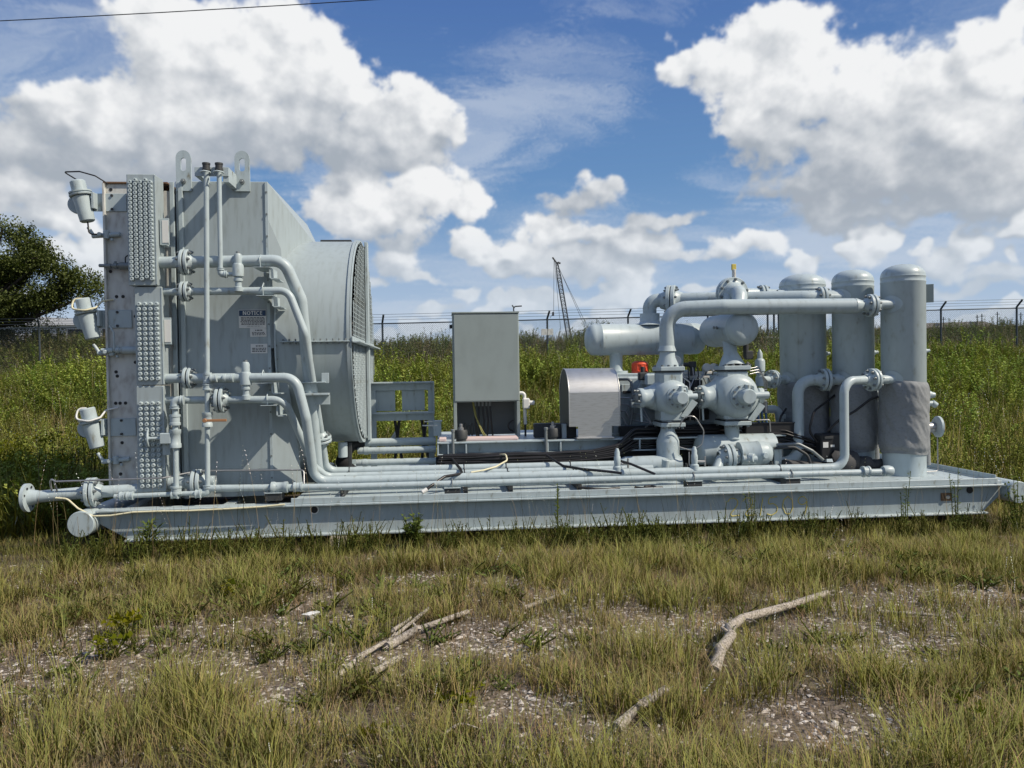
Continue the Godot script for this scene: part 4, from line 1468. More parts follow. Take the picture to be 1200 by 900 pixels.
	for q in [-2.188, -2.07]:
		mb = Mb.new()
		mb.tube([V(q - 0.04, 3.50, -7.40), V(q - 0.04, 3.50, -7.36), V(q, 3.50, -7.328), V(q + 0.04, 3.50, -7.36), V(q + 0.04, 3.50, -7.40)], 0.008, 6)
		tag(part(self, "pipe_clamp", mb, M.paint), "grey U-bolt clamp round the top of the %s vent pipe" % ("taller" if q < -2.1 else "shorter"), "clamp")
	relief_valve("relief_valve", "grey relief valve between the two upper cooler pipes", V(-1.915, 2.395, -7.40), 0.36)
	relief_valve("relief_valve", "grey relief valve standing on the lowest cooler pipe", V(-1.865, 1.38, -7.40), 0.36)
	# drain riser with a handwheel valve
	t = thing("drain_riser", "short grey drain pipe with a small handwheel valve beside header plugs", "pipe", V(-2.5, 0.54, zp))
	mb = Mb.new()
	mb.tube([V(-2.508, 1.33, -7.38), V(-2.512, 0.56, -7.38)], 0.025, 14)
	part(t, "pipe_run", mb, M.paint)
	mb = Mb.new()
	elbow_fit(mb, V(-2.508, 1.385, -7.38), V(0, -1, 0), V(1, 0, -0.1), 0.032)
	fitting(mb, V(-2.51, 1.205, -7.38), V(0, 1, 0), 0.044, 0.10)
	part(t, "unions", mb, M.paint, "stuff")
	mb = Mb.new()
	fitting(mb, V(-2.51, 1.03, -7.38), V(0, 1, 0), 0.046, 0.17)
	mb.b2(V(-2.64, 0.985, -7.42), V(-2.54, 1.085, -7.34), 0.006)
	mb.cyl(V(-2.64, 1.035, -7.38), V(-2.77, 1.035, -7.38), 0.015, 8)
	mb.b2(V(-2.635, 0.875, -7.43), V(-2.565, 0.983, -7.40), 0.003)
	var gv := part(t, "gate_valve", mb, M.paint)
	handwheel(gv, V(-2.755, 1.035, -7.38), V(-1, 0, 0.25), 0.072)
	# drain header along the front
	t = thing("drain_pipe", "long thin grey drain pipe along the front of the pipe rack", "pipe", V(0.5, 0.5, -7.38))
	mb = Mb.new()
	mb.tube([V(-3.06, 0.508, -7.36), V(-2.30, 0.515, -7.40)], 0.022, 12)
	part(t, "small_bore_end", mb, M.paint)
	mb = Mb.new()
	mb.tube([V(-2.235, 0.555, -7.40), V(-1.0, 0.537, -7.38), V(4.42, 0.537, -7.38)], 0.0325, 14)
	part(t, "pipe_run", mb, M.paint)
	mb = Mb.new()
	for e in [[-2.985, 0.05], [-2.92, 0.06], [-2.52, 0.06], [-2.31, 0.05]]:
		fitting(mb, V(e[0], 0.511, -7.365), V(1, 0, 0), 0.036, e[1])
	elbow_fit(mb, V(-2.235, 0.515, -7.40), V(0, 1, 0), V(-1, 0, 0), 0.028)
	fitting(mb, V(-2.51, 0.55, -7.375), V(0, 1, 0), 0.045, 0.07)
	part(t, "threaded_fittings", mb, M.paint)
	mb = Mb.new()
	fitting(mb, V(-1.57, 0.55, -7.375), V(1, 0, 0), 0.048, 0.15)
	fitting(mb, V(-1.40, 0.548, -7.378), V(1, 0, 0), 0.042, 0.08)
	part(t, "couplings", mb, M.paint, "stuff")
	mb = Mb.new()
	fitting(mb, V(4.20, 0.545, -7.38), V(1, 0, 0), 0.05, 0.07)
	mb.lathe([V2(0, 0), V2(0.05, 0), V2(0.055, 0.02), V2(0.055, 0.07), V2(0.045, 0.10), V2(0.0, 0.115)], V(4.38, 0.545, -7.38), V(1, 0, 0), 18)
	part(t, "end_fittings", mb, M.paint, "stuff")
	# big outlet at the left end
	t = thing("outlet_pipe", "grey outlet pipe with open round flange sticking out at left", "pipe", V(-3.4, 0.5, -7.45))
	pipe(t, "pipe_run", [V(-3.84, 0.515, -7.40), V(-3.42, 0.54, -7.42), V(-2.9, 0.55, -7.48), V(-2.62, 0.56, -7.60)], 0.055, 0.1)
	mb = Mb.new()
	mb.lathe([V2(0.055, 0.0), V2(0.125, 0.0), V2(0.13, 0.004), V2(0.13, 0.034), V2(0.075, 0.038), V2(0.058, 0.12)], V(-3.86, 0.514, -7.398), V(0.99, 0.04, -0.05), 32)
	mb.lathe([V2(0.05, 0.0), V2(0.05, 0.06)], V(-3.86, 0.514, -7.398), V(0.99, 0.04, -0.05), 24)
	var of := part(t, "end_flange", mb, M.paint)
	mb = Mb.new()
	for k in 8:
		var a := TAU * (k + 0.4) / 8
		var o := V(-3.822, 0.514 + sin(a) * 0.098, -7.402 + cos(a) * 0.098)
		mb.cyl(o, o + V(0.003, 0, 0), 0.012, 8, 0.0)
	part(of, "bolt_holes", mb, M.black, "stuff")
	flange(t, V(-3.285, 0.545, -7.43), V(0.98, 0.03, -0.10), 0.058, 0.135, 8, 0.034)
	# lower header nozzle flange seen behind the vent pipe
	t = thing("header_nozzle", "grey bolted nozzle flange low beside the foot of the vent pipes", "flange", V(-2.35, 0.5, -7.5))
	pipe(t, "nozzle", [V(-2.62, 0.60, -7.52), V(-2.2, 0.60, -7.52)], 0.06)
	flange(t, V(-2.36, 0.60, -7.50), V(1, 0, -0.05), 0.06, 0.125, 8, 0.034)
	# steel tubing above the drain
	t = thing("instrument_tube", "thin steel tube running level across the cooler's foot to left", "tube", V(-2.5, 0.5, -7.3))
	mb = Mb.new()
	mb.tube(fillet([V(-3.62, 0.52, -7.40), V(-3.62, 0.66, -7.36), V(-3.60, 0.69, -7.34), V(-3.56, 0.665, -7.33), V(-2.62, 0.67, -7.34), V(-2.35, 0.71, -7.50), V(-1.37, 0.69, -7.52), V(-1.36, 0.56, -7.46)], 0.03, 5), 0.0085, 6)
	mb.tube([V(-3.57, 0.52, -7.40), V(-3.57, 0.66, -7.335)], 0.008, 6)
	part(t, "tube_run", mb, M.steel)
	# cream flexible conduit
	mb = Mb.new()
	var cp := []
	for e in [[-3.52, 0.52], [-3.42, 0.51], [-3.33, 0.42], [-3.2, 0.345], [-3.05, 0.345], [-2.85, 0.37], [-2.6, 0.372], [-2.35, 0.368], [-2.0, 0.375], [-1.7, 0.385], [-1.5, 0.40]]:
		cp.append(V(e[0], e[1] + 0.008, -7.243))
	mb.tube(fillet(cp, 0.08, 5), 0.009, 8)
	tag(part(self, "flexible_conduit", mb, M.cream), "cream flexible conduit sagging over the left end of the skid beam", "conduit")
	# pipe shoes under the drain header
	for e in [-1.62, 0.05, 2.42, 3.42]:
		mb = Mb.new()
		mb.b2(V(e - 0.075, 0.43, -7.46), V(e + 0.075, 0.50, -7.33), 0.003)
		var shoe := part(self, "pipe_shoe", mb, M.dark)
		tag(shoe, ["dark pipe shoe left of the drip lip, under a coupling", "dark pipe shoe on the deck below the stand's right leg", "dark pipe shoe on the deck between the two compressor cylinders", "dark pipe shoe on the deck below the low bottle's right end"][[-1.62, 0.05, 2.42, 3.42].find(e)], "pipe support", "pipe shoes under the rack")
		mb = Mb.new()
		mb.b2(V(e - 0.08, 0.50, -7.47), V(e + 0.08, 0.508, -7.32), 0.001)
		part(shoe, "top_plate", mb, M.paint)
		mb = Mb.new()
		mb.tube([V(e, 0.50, -7.34), V(e, 0.55, -7.335), V(e, 0.585, -7.38), V(e, 0.55, -7.425), V(e, 0.50, -7.42)], 0.006, 6)
		part(shoe, "u_bolt", mb, M.bolt)

func handwheel(parent: Node3D, at: Vector3, axis: Vector3, r: float) -> void:
	axis = axis.normalized()
	var u := axis.cross(V(0, 1, 0.1)).normalized()
	var w := axis.cross(u)
	var p := []
	for k in 17:
		p.append(at + (u * cos(TAU * k / 16) + w * sin(TAU * k / 16)) * r)
	var mb := Mb.new()
	mb.tube(p, r * 0.13, 6, false)
	for k in 4:
		var d := u * cos(TAU * k / 4) + w * sin(TAU * k / 4)
		mb.tube([at, at + d * r], r * 0.10, 5, false)
	mb.cyl(at - axis * 0.015, at + axis * 0.015, r * 0.25, 8)
	part(parent, "handwheel", mb, M.paint)

# ---------------------------------------------------------------- rear pipes, stand, control cabinet
func build_rack() -> void:
	# three short pipes left of the compressor base
	var specs := [[0.815, -8.95, 0.046, "topmost of three short level pipes between fan and compressor base"], [0.735, -8.80, 0.038, "middle of three short level pipes between fan and compressor base"], [0.62, -8.62, 0.036, "lowest of three short level pipes between fan and compressor base"]]
	for e in specs:
		var mb := Mb.new()
		mb.tube([V(-1.0, e[0], e[1]), V(-0.12, e[0], e[1])], e[2], 14)
		mb.lathe([V2(e[2], 0), V2(e[2] * 1.18, 0), V2(e[2] * 1.18, 0.05), V2(e[2], 0.05)], V(-0.93, e[0], e[1]), V(1, 0, 0), 14)
		tag(part(self, "short_pipe", mb, M.paint), e[3], "pipe", "short pipes beside the fan")
	var sl := Mb.new()
	sl.tube(fillet([V(-0.12, 0.62, -8.62), V(0.02, 0.62, -8.62), V(0.1, 0.66, -8.7)], 0.05), 0.045, 12)
	tag(part(self, "rubber_sleeve", sl, M.black), "black rubber sleeve on the end of the lowest short pipe", "hose")
	# dark hoses and clutter under the fan ring
	var hs := thing("drain_hose", "black ribbed hose drooping under the foot of the fan ring", "hose", V(-1.0, 0.6, -8.5))
	var mb := Mb.new()
	mb.tube(fillet([V(-0.98, 0.82, -8.95), V(-1.10, 0.80, -8.8), V(-1.16, 0.62, -8.6), V(-1.0, 0.52, -8.45), V(-0.85, 0.50, -8.4)], 0.12), 0.075, 12)
	part(hs, "hose", mb, M.black)
	mb = Mb.new()
	mb.box(V(-1.03, 0.66, -8.35), V(0.035, 0.42, 0.035), 0.003)
	mb.box(V(-1.06, 0.50, -8.40), V(0.30, 0.10, 0.2), 0.01)
	part(hs, "stay", mb, M.dark)
	mb = Mb.new()
	mb.cyl(V(-1.10, 0.72, -8.30), V(-1.10, 0.88, -8.30), 0.05, 16)
	tag(part(self, "small_canister", mb, M.paint), "small grey canister under the fan ring's lower edge", "canister")
	# steel stand right of the fan
	var t := thing("steel_stand", "grey open steel stand between the fan guard and control cabinet", "stand", V(-0.5, 0.43, -9.2))
	for x in [-0.86, -0.175]:
		mb = Mb.new()
		mb.b2(V(x - 0.035, 0.43, -9.27), V(x + 0.035, 1.50, -9.20), 0.004)
		part(t, "leg", mb, M.paint)
	for y in [1.505, 1.145]:
		mb = Mb.new()
		mb.b2(V(-0.92, y - 0.018, -9.30), V(-0.14, y, -9.12), 0.003)
		mb.b2(V(-0.92, y - 0.10, -9.212), V(-0.14, y - 0.018, -9.20), 0.002)
		part(t, "beam", mb, M.paint)
	for e in [[-0.83, -0.60], [-0.52, -0.25]]:
		mb = Mb.new()
		mb.b2(V(e[0], 1.16, -9.245), V(e[1], 1.46, -9.235), 0.002)
		part(t, "panel", mb, M.paint)
	mb = Mb.new()
	mb.b2(V(-0.145, 1.12, -9.28), V(-0.135, 1.50, -9.10), 0.001)
	part(t, "end_plate", mb, M.paint)
	for e in [[-0.62, 0.9], [-0.30, 0.6]]:
		mb = Mb.new()
		for k in 2:
			var pts := [V(e[0] + 0.07 * k, 1.10, -9.3), V(e[0] + 0.035, 0.85, -9.32), V(e[0] + 0.09 * (1 - k), 0.55, -9.3)]
			mb.tube(fillet(pts, 0.2), 0.018, 8)
		tag(part(self, "hanging_cable", mb, M.cable, ""), "pair of black cables hanging through the stand's %s opening" % ("middle" if e[0] < -0.5 else "right"), "cable")
	mb = Mb.new()
	mb.tube([V(-0.78, 0.62, -9.5), V(-0.58, 0.93, -9.55)], 0.022, 8)
	tag(part(self, "steel_stake", mb, M.galv), "pale slanted stake in the grass behind the stand", "stake")
	mb = Mb.new()
	mb.b2(V(-0.145, 0.88, -8.95), V(-0.055, 1.04, -8.86), 0.003)
	mb.b2(V(-0.155, 1.04, -8.96), V(-0.045, 1.055, -8.85), 0.002)
	var jb := part(self, "post_stub", mb, M.paint)
	tag(jb, "short grey post stub clamped with rods to the stand's right leg", "post")
	mb = Mb.new()
	mb.tube([V(-0.27, 1.0, -8.9), V(-0.1, 1.0, -8.86)], 0.008, 6)
	part(jb, "clamp_rod", mb, M.white)
	mb = Mb.new()
	mb.tube([V(-0.25, 1.045, -8.9), V(-0.08, 1.048, -8.86)], 0.007, 6)
	part(jb, "clamp_rod", mb, M.white)
	# control cabinet
	t = thing("control_cabinet", "tall plain grey-green control cabinet with open cable bay below", "cabinet", V(0.46, 0.88, -8.8))
	mb = Mb.new()
	mb.b2(V(0.088, 1.272, -9.0), V(0.832, 2.262, -8.60), 0.008)
	part(t, "housing", mb, M.cabinet)
	mb = Mb.new()
	mb.b2(V(0.083, 2.262, -9.01), V(0.837, 2.280, -8.585), 0.003)
	part(t, "rain_lip", mb, M.cabinet)
	mb = Mb.new()
	mb.b2(V(0.105, 1.285, -8.5995), V(0.815, 2.25, -8.592), 0.004)
	part(t, "door", mb, M.cabinet)
	for x in [0.088, 0.797]:
		mb = Mb.new()
		mb.b2(V(x, 0.875, -8.99), V(x + 0.035, 1.272, -8.602), 0.003)
		part(t, "leg", mb, M.cabinet)
	mb = Mb.new()
	mb.b2(V(0.123, 0.875, -8.99), V(0.797, 1.272, -8.97), 0.002)
	part(t, "back_plate", mb, flat(Color(0.12, 0.135, 0.14), 0.6))
	var r := RandomNumberGenerator.new()
	r.seed = 3
	for k in 5:
		mb = Mb.new()
		var x := 0.335 + k * 0.043
		mb.cyl(V(x, 1.272, -8.8), V(x, 1.215, -8.8), 0.014, 10)
		var gl := part(t, "cable_gland", mb, M.bolt)
		mb = Mb.new()
		mb.tube(fillet([V(x, 1.22, -8.8), V(x + r.randf_range(-0.02, 0.02), 1.05, -8.78), V(x + r.randf_range(-0.02, 0.03), 0.86, -8.8)], 0.1), 0.010, 8)
		part(gl, "cable", mb, M.cable)
	mb = Mb.new()
	mb.tube(fillet([V(0.305, 1.27, -8.78), V(0.33, 1.12, -8.74), V(0.40, 0.93, -8.7), V(0.43, 0.88, -8.66)], 0.1), 0.007, 8)
	mb.tube(fillet([V(0.315, 1.27, -8.78), V(0.35, 1.08, -8.74), V(0.415, 0.93, -8.7), V(0.45, 0.88, -8.64)], 0.1), 0.006, 8)
	part(t, "earth_wire", mb, flat(Color(0.22, 0.21, 0.06), 0.6))
	for k in 4:
		mb = Mb.new()
		var x := 0.185 + k * 0.037
		mb.cyl(V(x, 0.88, -8.8), V(x, 1.0 + 0.02 * (k % 2), -8.8), 0.012, 8)
		part(t, "stub", mb, M.dark)
	mb = Mb.new()
	mb.tube(fillet([V(0.77, 1.05, -8.75), V(0.71, 1.02, -8.75), V(0.71, 0.95, -8.75), V(0.77, 0.92, -8.75)], 0.05), 0.010, 6)
	part(t, "coiled_wire", mb, M.cable)
	mb = Mb.new()
	mb.tube(fillet([V(0.79, 2.27, -8.7), V(0.785, 2.32, -8.7), V(0.80, 2.345, -8.7), V(0.88, 2.35, -8.7)], 0.02), 0.008, 6)
	mb.tube([V(0.79, 2.33, -8.7), V(0.77, 2.36, -8.7)], 0.008, 6)
	part(t, "aerial_wire", mb, M.dark)
	mb = Mb.new()
	mb.b2(V(0.055, 2.10, -8.68), V(0.088, 2.14, -8.62), 0.003)
	part(t, "side_knob", mb, M.black)
	# conduit body at the right side
	t = thing("conduit_outlet", "pale cast conduit outlet box on cabinet's right side", "conduit", V(0.88, 0.9, -8.75))
	mb = Mb.new()
	mb.tube(fillet([V(0.83, 1.36, -8.75), V(0.90, 1.36, -8.75), V(0.90, 1.2, -8.75), V(0.905, 1.0, -8.75)], 0.04), 0.02, 10)
	part(t, "pipe", mb, M.white)
	mb = Mb.new()
	mb.box(V(0.915, 1.24, -8.73), V(0.08, 0.12, 0.08), 0.012)
	mb.cyl(V(0.95, 1.25, -8.72), V(1.01, 1.245, -8.72), 0.025, 10)
	part(t, "box", mb, M.white)
	mb = Mb.new()
	mb.tube([V(0.905, 1.0, -8.75), V(0.905, 0.86, -8.75)], 0.012, 8)
	part(t, "cable", mb, M.dark)

# ---------------------------------------------------------------- compressor
func build_compressor() -> void:
	# base frame
	var t := thing("compressor_skid_frame", "low grey channel base frame that carries the cabinet and compressor", "frame", V(1.6, 0.43, -8.8))
	var mb := Mb.new()
	mb.b2(V(-0.10, 0.845, -8.35), V(3.75, 0.862, -8.20), 0.003)
	part(t, "top_flange", mb, M.paint)
	mb = Mb.new()
	mb.b2(V(-0.10, 0.735, -8.34), V(3.75, 0.845, -8.325), 0.002)
	part(t, "web", mb, M.paint)
	mb = Mb.new()
	mb.b2(V(-0.10, 0.722, -8.35), V(3.75, 0.735, -8.20), 0.003)
	part(t, "bottom_flange", mb, M.paint)
	for x in [-0.09, 0.02, 0.21, 1.09, 1.23, 2.1, 2.9]:
		mb = Mb.new()
		mb.b2(V(x - 0.008, 0.735, -8.325), V(x + 0.008, 0.845, -8.205), 0.002)
		part(t, "stiffener", mb, M.paint)
	mb = Mb.new()
	mb.b2(V(-0.10, 0.425, -9.8), V(3.75, 0.722, -8.6), 0.004)
	part(t, "pedestal", mb, M.dark)
	mb = Mb.new()
	mb.b2(V(-0.10, 0.722, -9.8), V(3.75, 0.855, -8.36), 0.004)
	part(t, "deck", mb, M.paint)
	# pinkish shim pads
	for e in [[-0.08, 0.0, "small pinkish chocking pad at the left end of the compressor base"], [0.19, 0.78, "long pinkish chocking pad in front of the cabinet's cable bay"]]:
		mb = Mb.new()
		mb.b2(V(e[0], 0.863, -8.52), V(e[1], 0.895, -8.30), 0.006)
		tag(part(self, "chocking_pad", mb, M.pink), e[2], "pad")
	# two jack posts with vibration pots
	for e in [[0.10, "left"], [1.10, "right"]]:
		var j := thing("vibration_mount", "dark round mount with a top bolt, on base frame %s" % ("in front of the cabinet" if e[0] < 0.5 else "near the aluminium hood"), "mount", V(e[0], 0.862, -8.3))
		mb = Mb.new()
		mb.lathe([V2(0, 0), V2(0.055, 0), V2(0.055, 0.02), V2(0.07, 0.03), V2(0.07, 0.11), V2(0.062, 0.12), V2(0.0, 0.12)], V(e[0] + 0.06, 0.865, -8.30), V(0, 1, 0), 20)
		part(j, "pot", mb, M.dark)
		mb = Mb.new()
		mb.cyl(V(e[0] + 0.06, 0.98, -8.30), V(e[0] + 0.06, 1.05, -8.30), 0.018, 8)
		mb.hexnut(V(e[0] + 0.06, 0.985, -8.30), V(0, 1, 0), 0.035, 0.025)
		part(j, "bolt", mb, M.steel)
		mb = Mb.new()
		mb.cyl(V(e[0] - 0.03, 0.725, -8.20), V(e[0] - 0.03, 0.99, -8.20), 0.016, 10)
		mb.cyl(V(e[0] - 0.03, 0.97, -8.20), V(e[0] - 0.03, 1.0, -8.20), 0.022, 8)
		part(j, "jack_post", mb, M.bolt)
	# dark louvred boxes by the hood
	mb = Mb.new()
	mb.b2(V(0.98, 0.862, -8.62), V(1.20, 1.02, -8.52), 0.006)
	tag(part(self, "terminal_box", mb, M.dark), "black terminal box left of the aluminium hood, near the ground wires", "box")
	mb = Mb.new()
	mb.b2(V(1.21, 0.862, -8.58), V(1.44, 1.02, -8.42), 0.006)
	var tb := part(self, "terminal_box", mb, M.dark)
	tag(tb, "black terminal box under the aluminium hood's left corner, behind pale stub", "box")
	mb = Mb.new()
	mb.b2(V(1.27, 0.862, -8.40), V(1.32, 1.02, -8.36), 0.003)
	tag(part(self, "post_stub", mb, M.paint), "pale short post stub beside the aluminium hood's lower left corner", "post")
	# aluminium coupling hood
	t = thing("coupling_hood", "shiny bare aluminium half-round coupling hood", "hood", V(1.62, 0.87, -8.55))
	var prof := PackedVector2Array()
	var rr := 0.358
	var hc := 1.272
	var a0_ := 0.27
	for k in 25:
		var a := lerpf(a0_, PI - a0_, k / 24.0)
		prof.append(V2(cos(a) * rr, hc + sin(a) * rr))
	prof.append(V2(-0.345, 1.0)); prof.append(V2(0.345, 1.0))
	mb = Mb.new()
	# curved skin
	for k in 24:
		var p := prof[k]
		var q := prof[k + 1]
		var n0 := V(0, prof[k].y - hc, prof[k].x).normalized()
		var n1 := V(0, prof[k + 1].y - hc, prof[k + 1].x).normalized()
		var a0 := V(1.325, p.y, -8.545 + p.x)
		var a1 := V(1.885, p.y, -8.545 + p.x)
		var b0 := V(1.325, q.y, -8.545 + q.x)
		var b1 := V(1.885, q.y, -8.545 + q.x)
		mb.tri(a0, a1, b1, n0, n0, n1)
		mb.tri(a0, b1, b0, n0, n1, n1)
	mb.b2(V(1.325, 1.0, -8.206), V(1.885, 1.367, -8.2), 0.0)
	mb.b2(V(1.42, 0.885, -8.206), V(1.79, 1.0, -8.2), 0.0)
	mb.b2(V(1.325, 1.0, -8.89), V(1.885, 1.367, -8.884), 0.0)
	part(t, "hood_skin", mb, M.alu)
	for x in [1.328, 1.882]:
		mb = Mb.new()
		var pp := PackedVector2Array()
		for p in prof: pp.append(V2(p.x * 0.985, 1.0 + (p.y - 1.0) * 0.99))
		mb.prism(pp, 0.004, Transform3D(Basis(Vector3.UP, -PI / 2), V(x + (0.004 if x < 1.5 else -0.004), 0, -8.545)))
		part(t, "end_plate", mb, M.dark)
	mb = Mb.new()
	for x in [1.322, 1.877]:
		var rim := []
		rim.append(V(x + 0.005, 1.0, -8.198))
		for k in 25:
			rim.append(V(x + 0.005, prof[k].y, -8.545 + prof[k].x))
		mb.tube(rim, 0.006, 5)
	part(t, "edge_bead", mb, M.alu, "stuff")
	mb = Mb.new()
	mb.b2(V(1.40, 0.866, -8.21), V(1.81, 0.885, -8.17), 0.003)
	part(t, "foot_flange", mb, M.alu)
	# crankcase
	t = thing("compressor_crankcase", "grey cast compressor crankcase behind the two cylinders", "compressor", V(2.75, 0.86, -9.1))
	mb = Mb.new()
	mb.b2(V(1.96, 0.95, -9.55), V(3.55, 1.53, -8.72), 0.025)
	part(t, "crankcase", mb, M.paint)
	mb = Mb.new()
	mb.b2(V(1.94, 1.53, -9.5), V(3.50, 1.565, -8.76), 0.008)
	part(t, "top_cover", mb, M.paint)
	mb = Mb.new()
	mb.b2(V(1.90, 0.88, -8.80), V(3.6, 0.97, -8.62), 0.008)
	part(t, "foot_rail", mb, M.paint)
	mb = Mb.new()
	mb.b2(V(2.02, 1.35, -8.718), V(2.17, 1.44, -8.70), 0.004)
	part(t, "inspection_plate", mb, M.paint)
	mb = Mb.new()
	mb.b2(V(2.035, 1.335, -8.70), V(2.155, 1.365, -8.69), 0.002)
	part(t, "slot", mb, M.black)
	mb = Mb.new()
	mb.prism(PackedVector2Array([V2(2.06, 1.10), V2(2.16, 1.10), V2(2.34, 1.42), V2(2.34, 1.52), V2(2.26, 1.50)]), 0.05, Transform3D(Basis(), V(0, 0, -8.69)))
	part(t, "diagonal_rib", mb, M.paint)
	mb = Mb.new()
	mb.b2(V(2.24, 1.42, -8.70), V(2.52, 1.56, -8.45), 0.02)
	part(t, "distance_piece_top", mb, M.paint)
	for x in [2.45, 3.20]:
		mb = Mb.new()
		mb.cyl(V(x, 1.30, -8.75), V(x, 1.30, -8.30), 0.20, 28, 0.01)
		part(t, "distance_piece", mb, M.paint)
	mb = Mb.new()
	mb.b2(V(2.60, 1.02, -8.68), V(3.02, 1.14, -8.60), 0.01)
	part(t, "oil_pan", mb, M.dark)
	# red breather cap
	mb = Mb.new()
	mb.lathe([V2(0, 0), V2(0.10, 0), V2(0.10, 0.03), V2(0.092, 0.035), V2(0.092, 0.105), V2(0.10, 0.11), V2(0.094, 0.13), V2(0.055, 0.15), V2(0, 0.155)], V(2.34, 1.56, -9.1), V(0, 1, 0), 24)
	var rc := part(self, "breather_cap", mb, M.red)
	tag(rc, "bright red-orange breather cap on top of the compressor frame", "cap")
	mb = Mb.new()
	for k in 12:
		var a := TAU * k / 12.0
		mb.box(V(2.34 + cos(a) * 0.094, 1.63, -9.1 + sin(a) * 0.094), V(0.012, 0.08, 0.012), 0.002)
	part(rc, "grip_ribs", mb, M.red, "stuff")
	# cylinders
	cylinder("left grey compressor cylinder, smaller, with a reducer pipe on top", V(2.415, 1.305, -8.17), 0.205, 0.125, 0.098, 0.365, 0.245, 0.108)
	cylinder("right grey compressor cylinder, larger, below the egg-shaped bottle", V(3.135, 1.305, -8.19), 0.265, 0.14, 0.115, 0.405, 0.325, 0.128)
	# clutter of fittings behind and between the cylinders
	t = thing("lubricator_rail", "dark rail with gauges and fittings between the cylinders", "fittings", V(2.8, 1.4, -8.6))
	mb = Mb.new()
	mb.b2(V(2.56, 1.50, -8.62), V(3.02, 1.53, -8.58), 0.004)
	mb.b2(V(2.70, 1.545, -8.60), V(3.05, 1.575, -8.57), 0.004)
	part(t, "rail", mb, M.white)
	mb = Mb.new()
	mb.b2(V(2.62, 1.22, -8.60), V(2.93, 1.48, -8.56), 0.01)
	part(t, "dark_box", mb, M.dark)
	for e in [[2.60, 1.70, 0.058], [2.955, 1.62, 0.045], [3.035, 1.62, 0.045]]:
		mb = Mb.new()
		mb.lathe([V2(0, 0), V2(e[2], 0), V2(e[2], 0.035), V2(e[2] * 0.8, 0.038), V2(e[2] * 0.78, 0.03), V2(0, 0.03)], V(e[0], e[1], -8.50), V(-0.1, 0, 1), 20)
		var g := part(t, "gauge", mb, M.white)
		mb = Mb.new()
		mb.cyl(V(e[0], e[1] - e[2], -8.5), V(e[0], 1.53, -8.53), 0.010, 8)
		part(g, "stem", mb, M.steel)
	mb = Mb.new()
	mb.cyl(V(2.80, 1.53, -8.52), V(2.80, 1.64, -8.52), 0.03, 10)
	mb.cyl(V(2.80, 1.62, -8.52), V(2.80, 1.69, -8.52), 0.045, 12)
	mb.cyl(V(2.70, 1.655, -8.52), V(2.80, 1.655, -8.52), 0.025, 10)
	mb.cyl(V(2.80, 1.45, -8.52), V(2.80, 1.1, -8.50), 0.02, 10)
	part(t, "filter", mb, M.dark)
	mb = Mb.new()
	for k in 7:
		var x := 2.62 + k * 0.06
		mb.tube(fillet([V(x, 1.50, -8.5), V(x + 0.03, 1.40, -8.46), V(x + 0.04, 1.15, -8.48)], 0.05), 0.006, 5)
	part(t, "tubes", mb, M.cable, "stuff")
	mb = Mb.new()
	mb.tube(fillet([V(2.55, 1.56, -8.3), V(2.68, 1.46, -8.25), V(2.66, 1.30, -8.2)], 0.03), 0.009, 6)
	part(t, "bent_tube", mb, M.steel)
	# conduit and tubing on the crankcase's near side
	t = thing("tubing_run", "cluster of bent steel tubing and conduit beside the left cylinder's valve", "tube", V(2.1, 0.97, -8.65))
	for k in 4:
		mb = Mb.new()
		var y0 := 1.06 + k * 0.075
		mb.tube(fillet([V(1.96, y0, -8.68), V(2.02 + 0.03 * k, y0, -8.64), V(2.06 + 0.03 * k, y0 - 0.10, -8.60), V(2.22, y0 - 0.12, -8.52), V(2.30, 1.0, -8.45)], 0.04, 4), 0.008, 6)
		part(t, "steel_tube", mb, M.steel)
	mb = Mb.new()
	mb.tube(fillet([V(1.98, 1.50, -8.66), V(2.10, 1.50, -8.58), V(2.12, 1.25, -8.55), V(2.08, 0.98, -8.55)], 0.05, 5), 0.018, 8)
	part(t, "conduit", mb, M.bolt)
	mb = Mb.new()
	mb.box(V(2.12, 1.22, -8.55), V(0.075, 0.10, 0.06), 0.01)
	part(t, "junction_box", mb, M.paint)
	mb = Mb.new()
	mb.box(V(2.23, 1.53, -8.55), V(0.10, 0.09, 0.09), 0.012)
	mb.cyl(V(2.23, 1.57, -8.55), V(2.23, 1.64, -8.55), 0.022, 10)
	part(t, "sensor_head", mb, M.dark)
	t = thing("instrument_tubing", "thin steel tubing and fittings rising between the two cylinder necks", "tube", V(2.75, 1.2, -8.25))
	for k in 5:
		mb = Mb.new()
		var x := 2.60 + k * 0.055
		mb.tube(fillet([V(x, 1.02, -8.35), V(x, 1.32 + 0.04 * k, -8.33), V(x + 0.06, 1.44 + 0.03 * k, -8.38), V(x + 0.07, 1.62, -8.45)], 0.04, 4), 0.0065, 6)
		part(t, "steel_tube", mb, M.steel if k % 2 == 0 else M.cable)
	for k in 3:
		mb = Mb.new()
		mb.hexnut(V(2.62 + k * 0.11, 1.16 + 0.05 * k, -8.34), V(0, 1, 0), 0.022, 0.05)
		part(t, "fitting", mb, M.steel)
	t = thing("instrument_tubing", "thin steel tubing running from right cylinder's neck to relief valve", "tube", V(3.4, 1.5, -8.2))
	for k in 3:
		mb = Mb.new()
		mb.tube(fillet([V(3.28, 1.60 - 0.03 * k, -8.05), V(3.40, 1.62 - 0.03 * k, -8.08), V(3.47 + 0.02 * k, 1.45, -8.12), V(3.50, 1.25 - 0.04 * k, -8.2)], 0.04, 4), 0.0065, 6)
		part(t, "steel_tube", mb, M.steel)
	# a loop of steel tube hanging below the left cylinder
	mb = Mb.new()
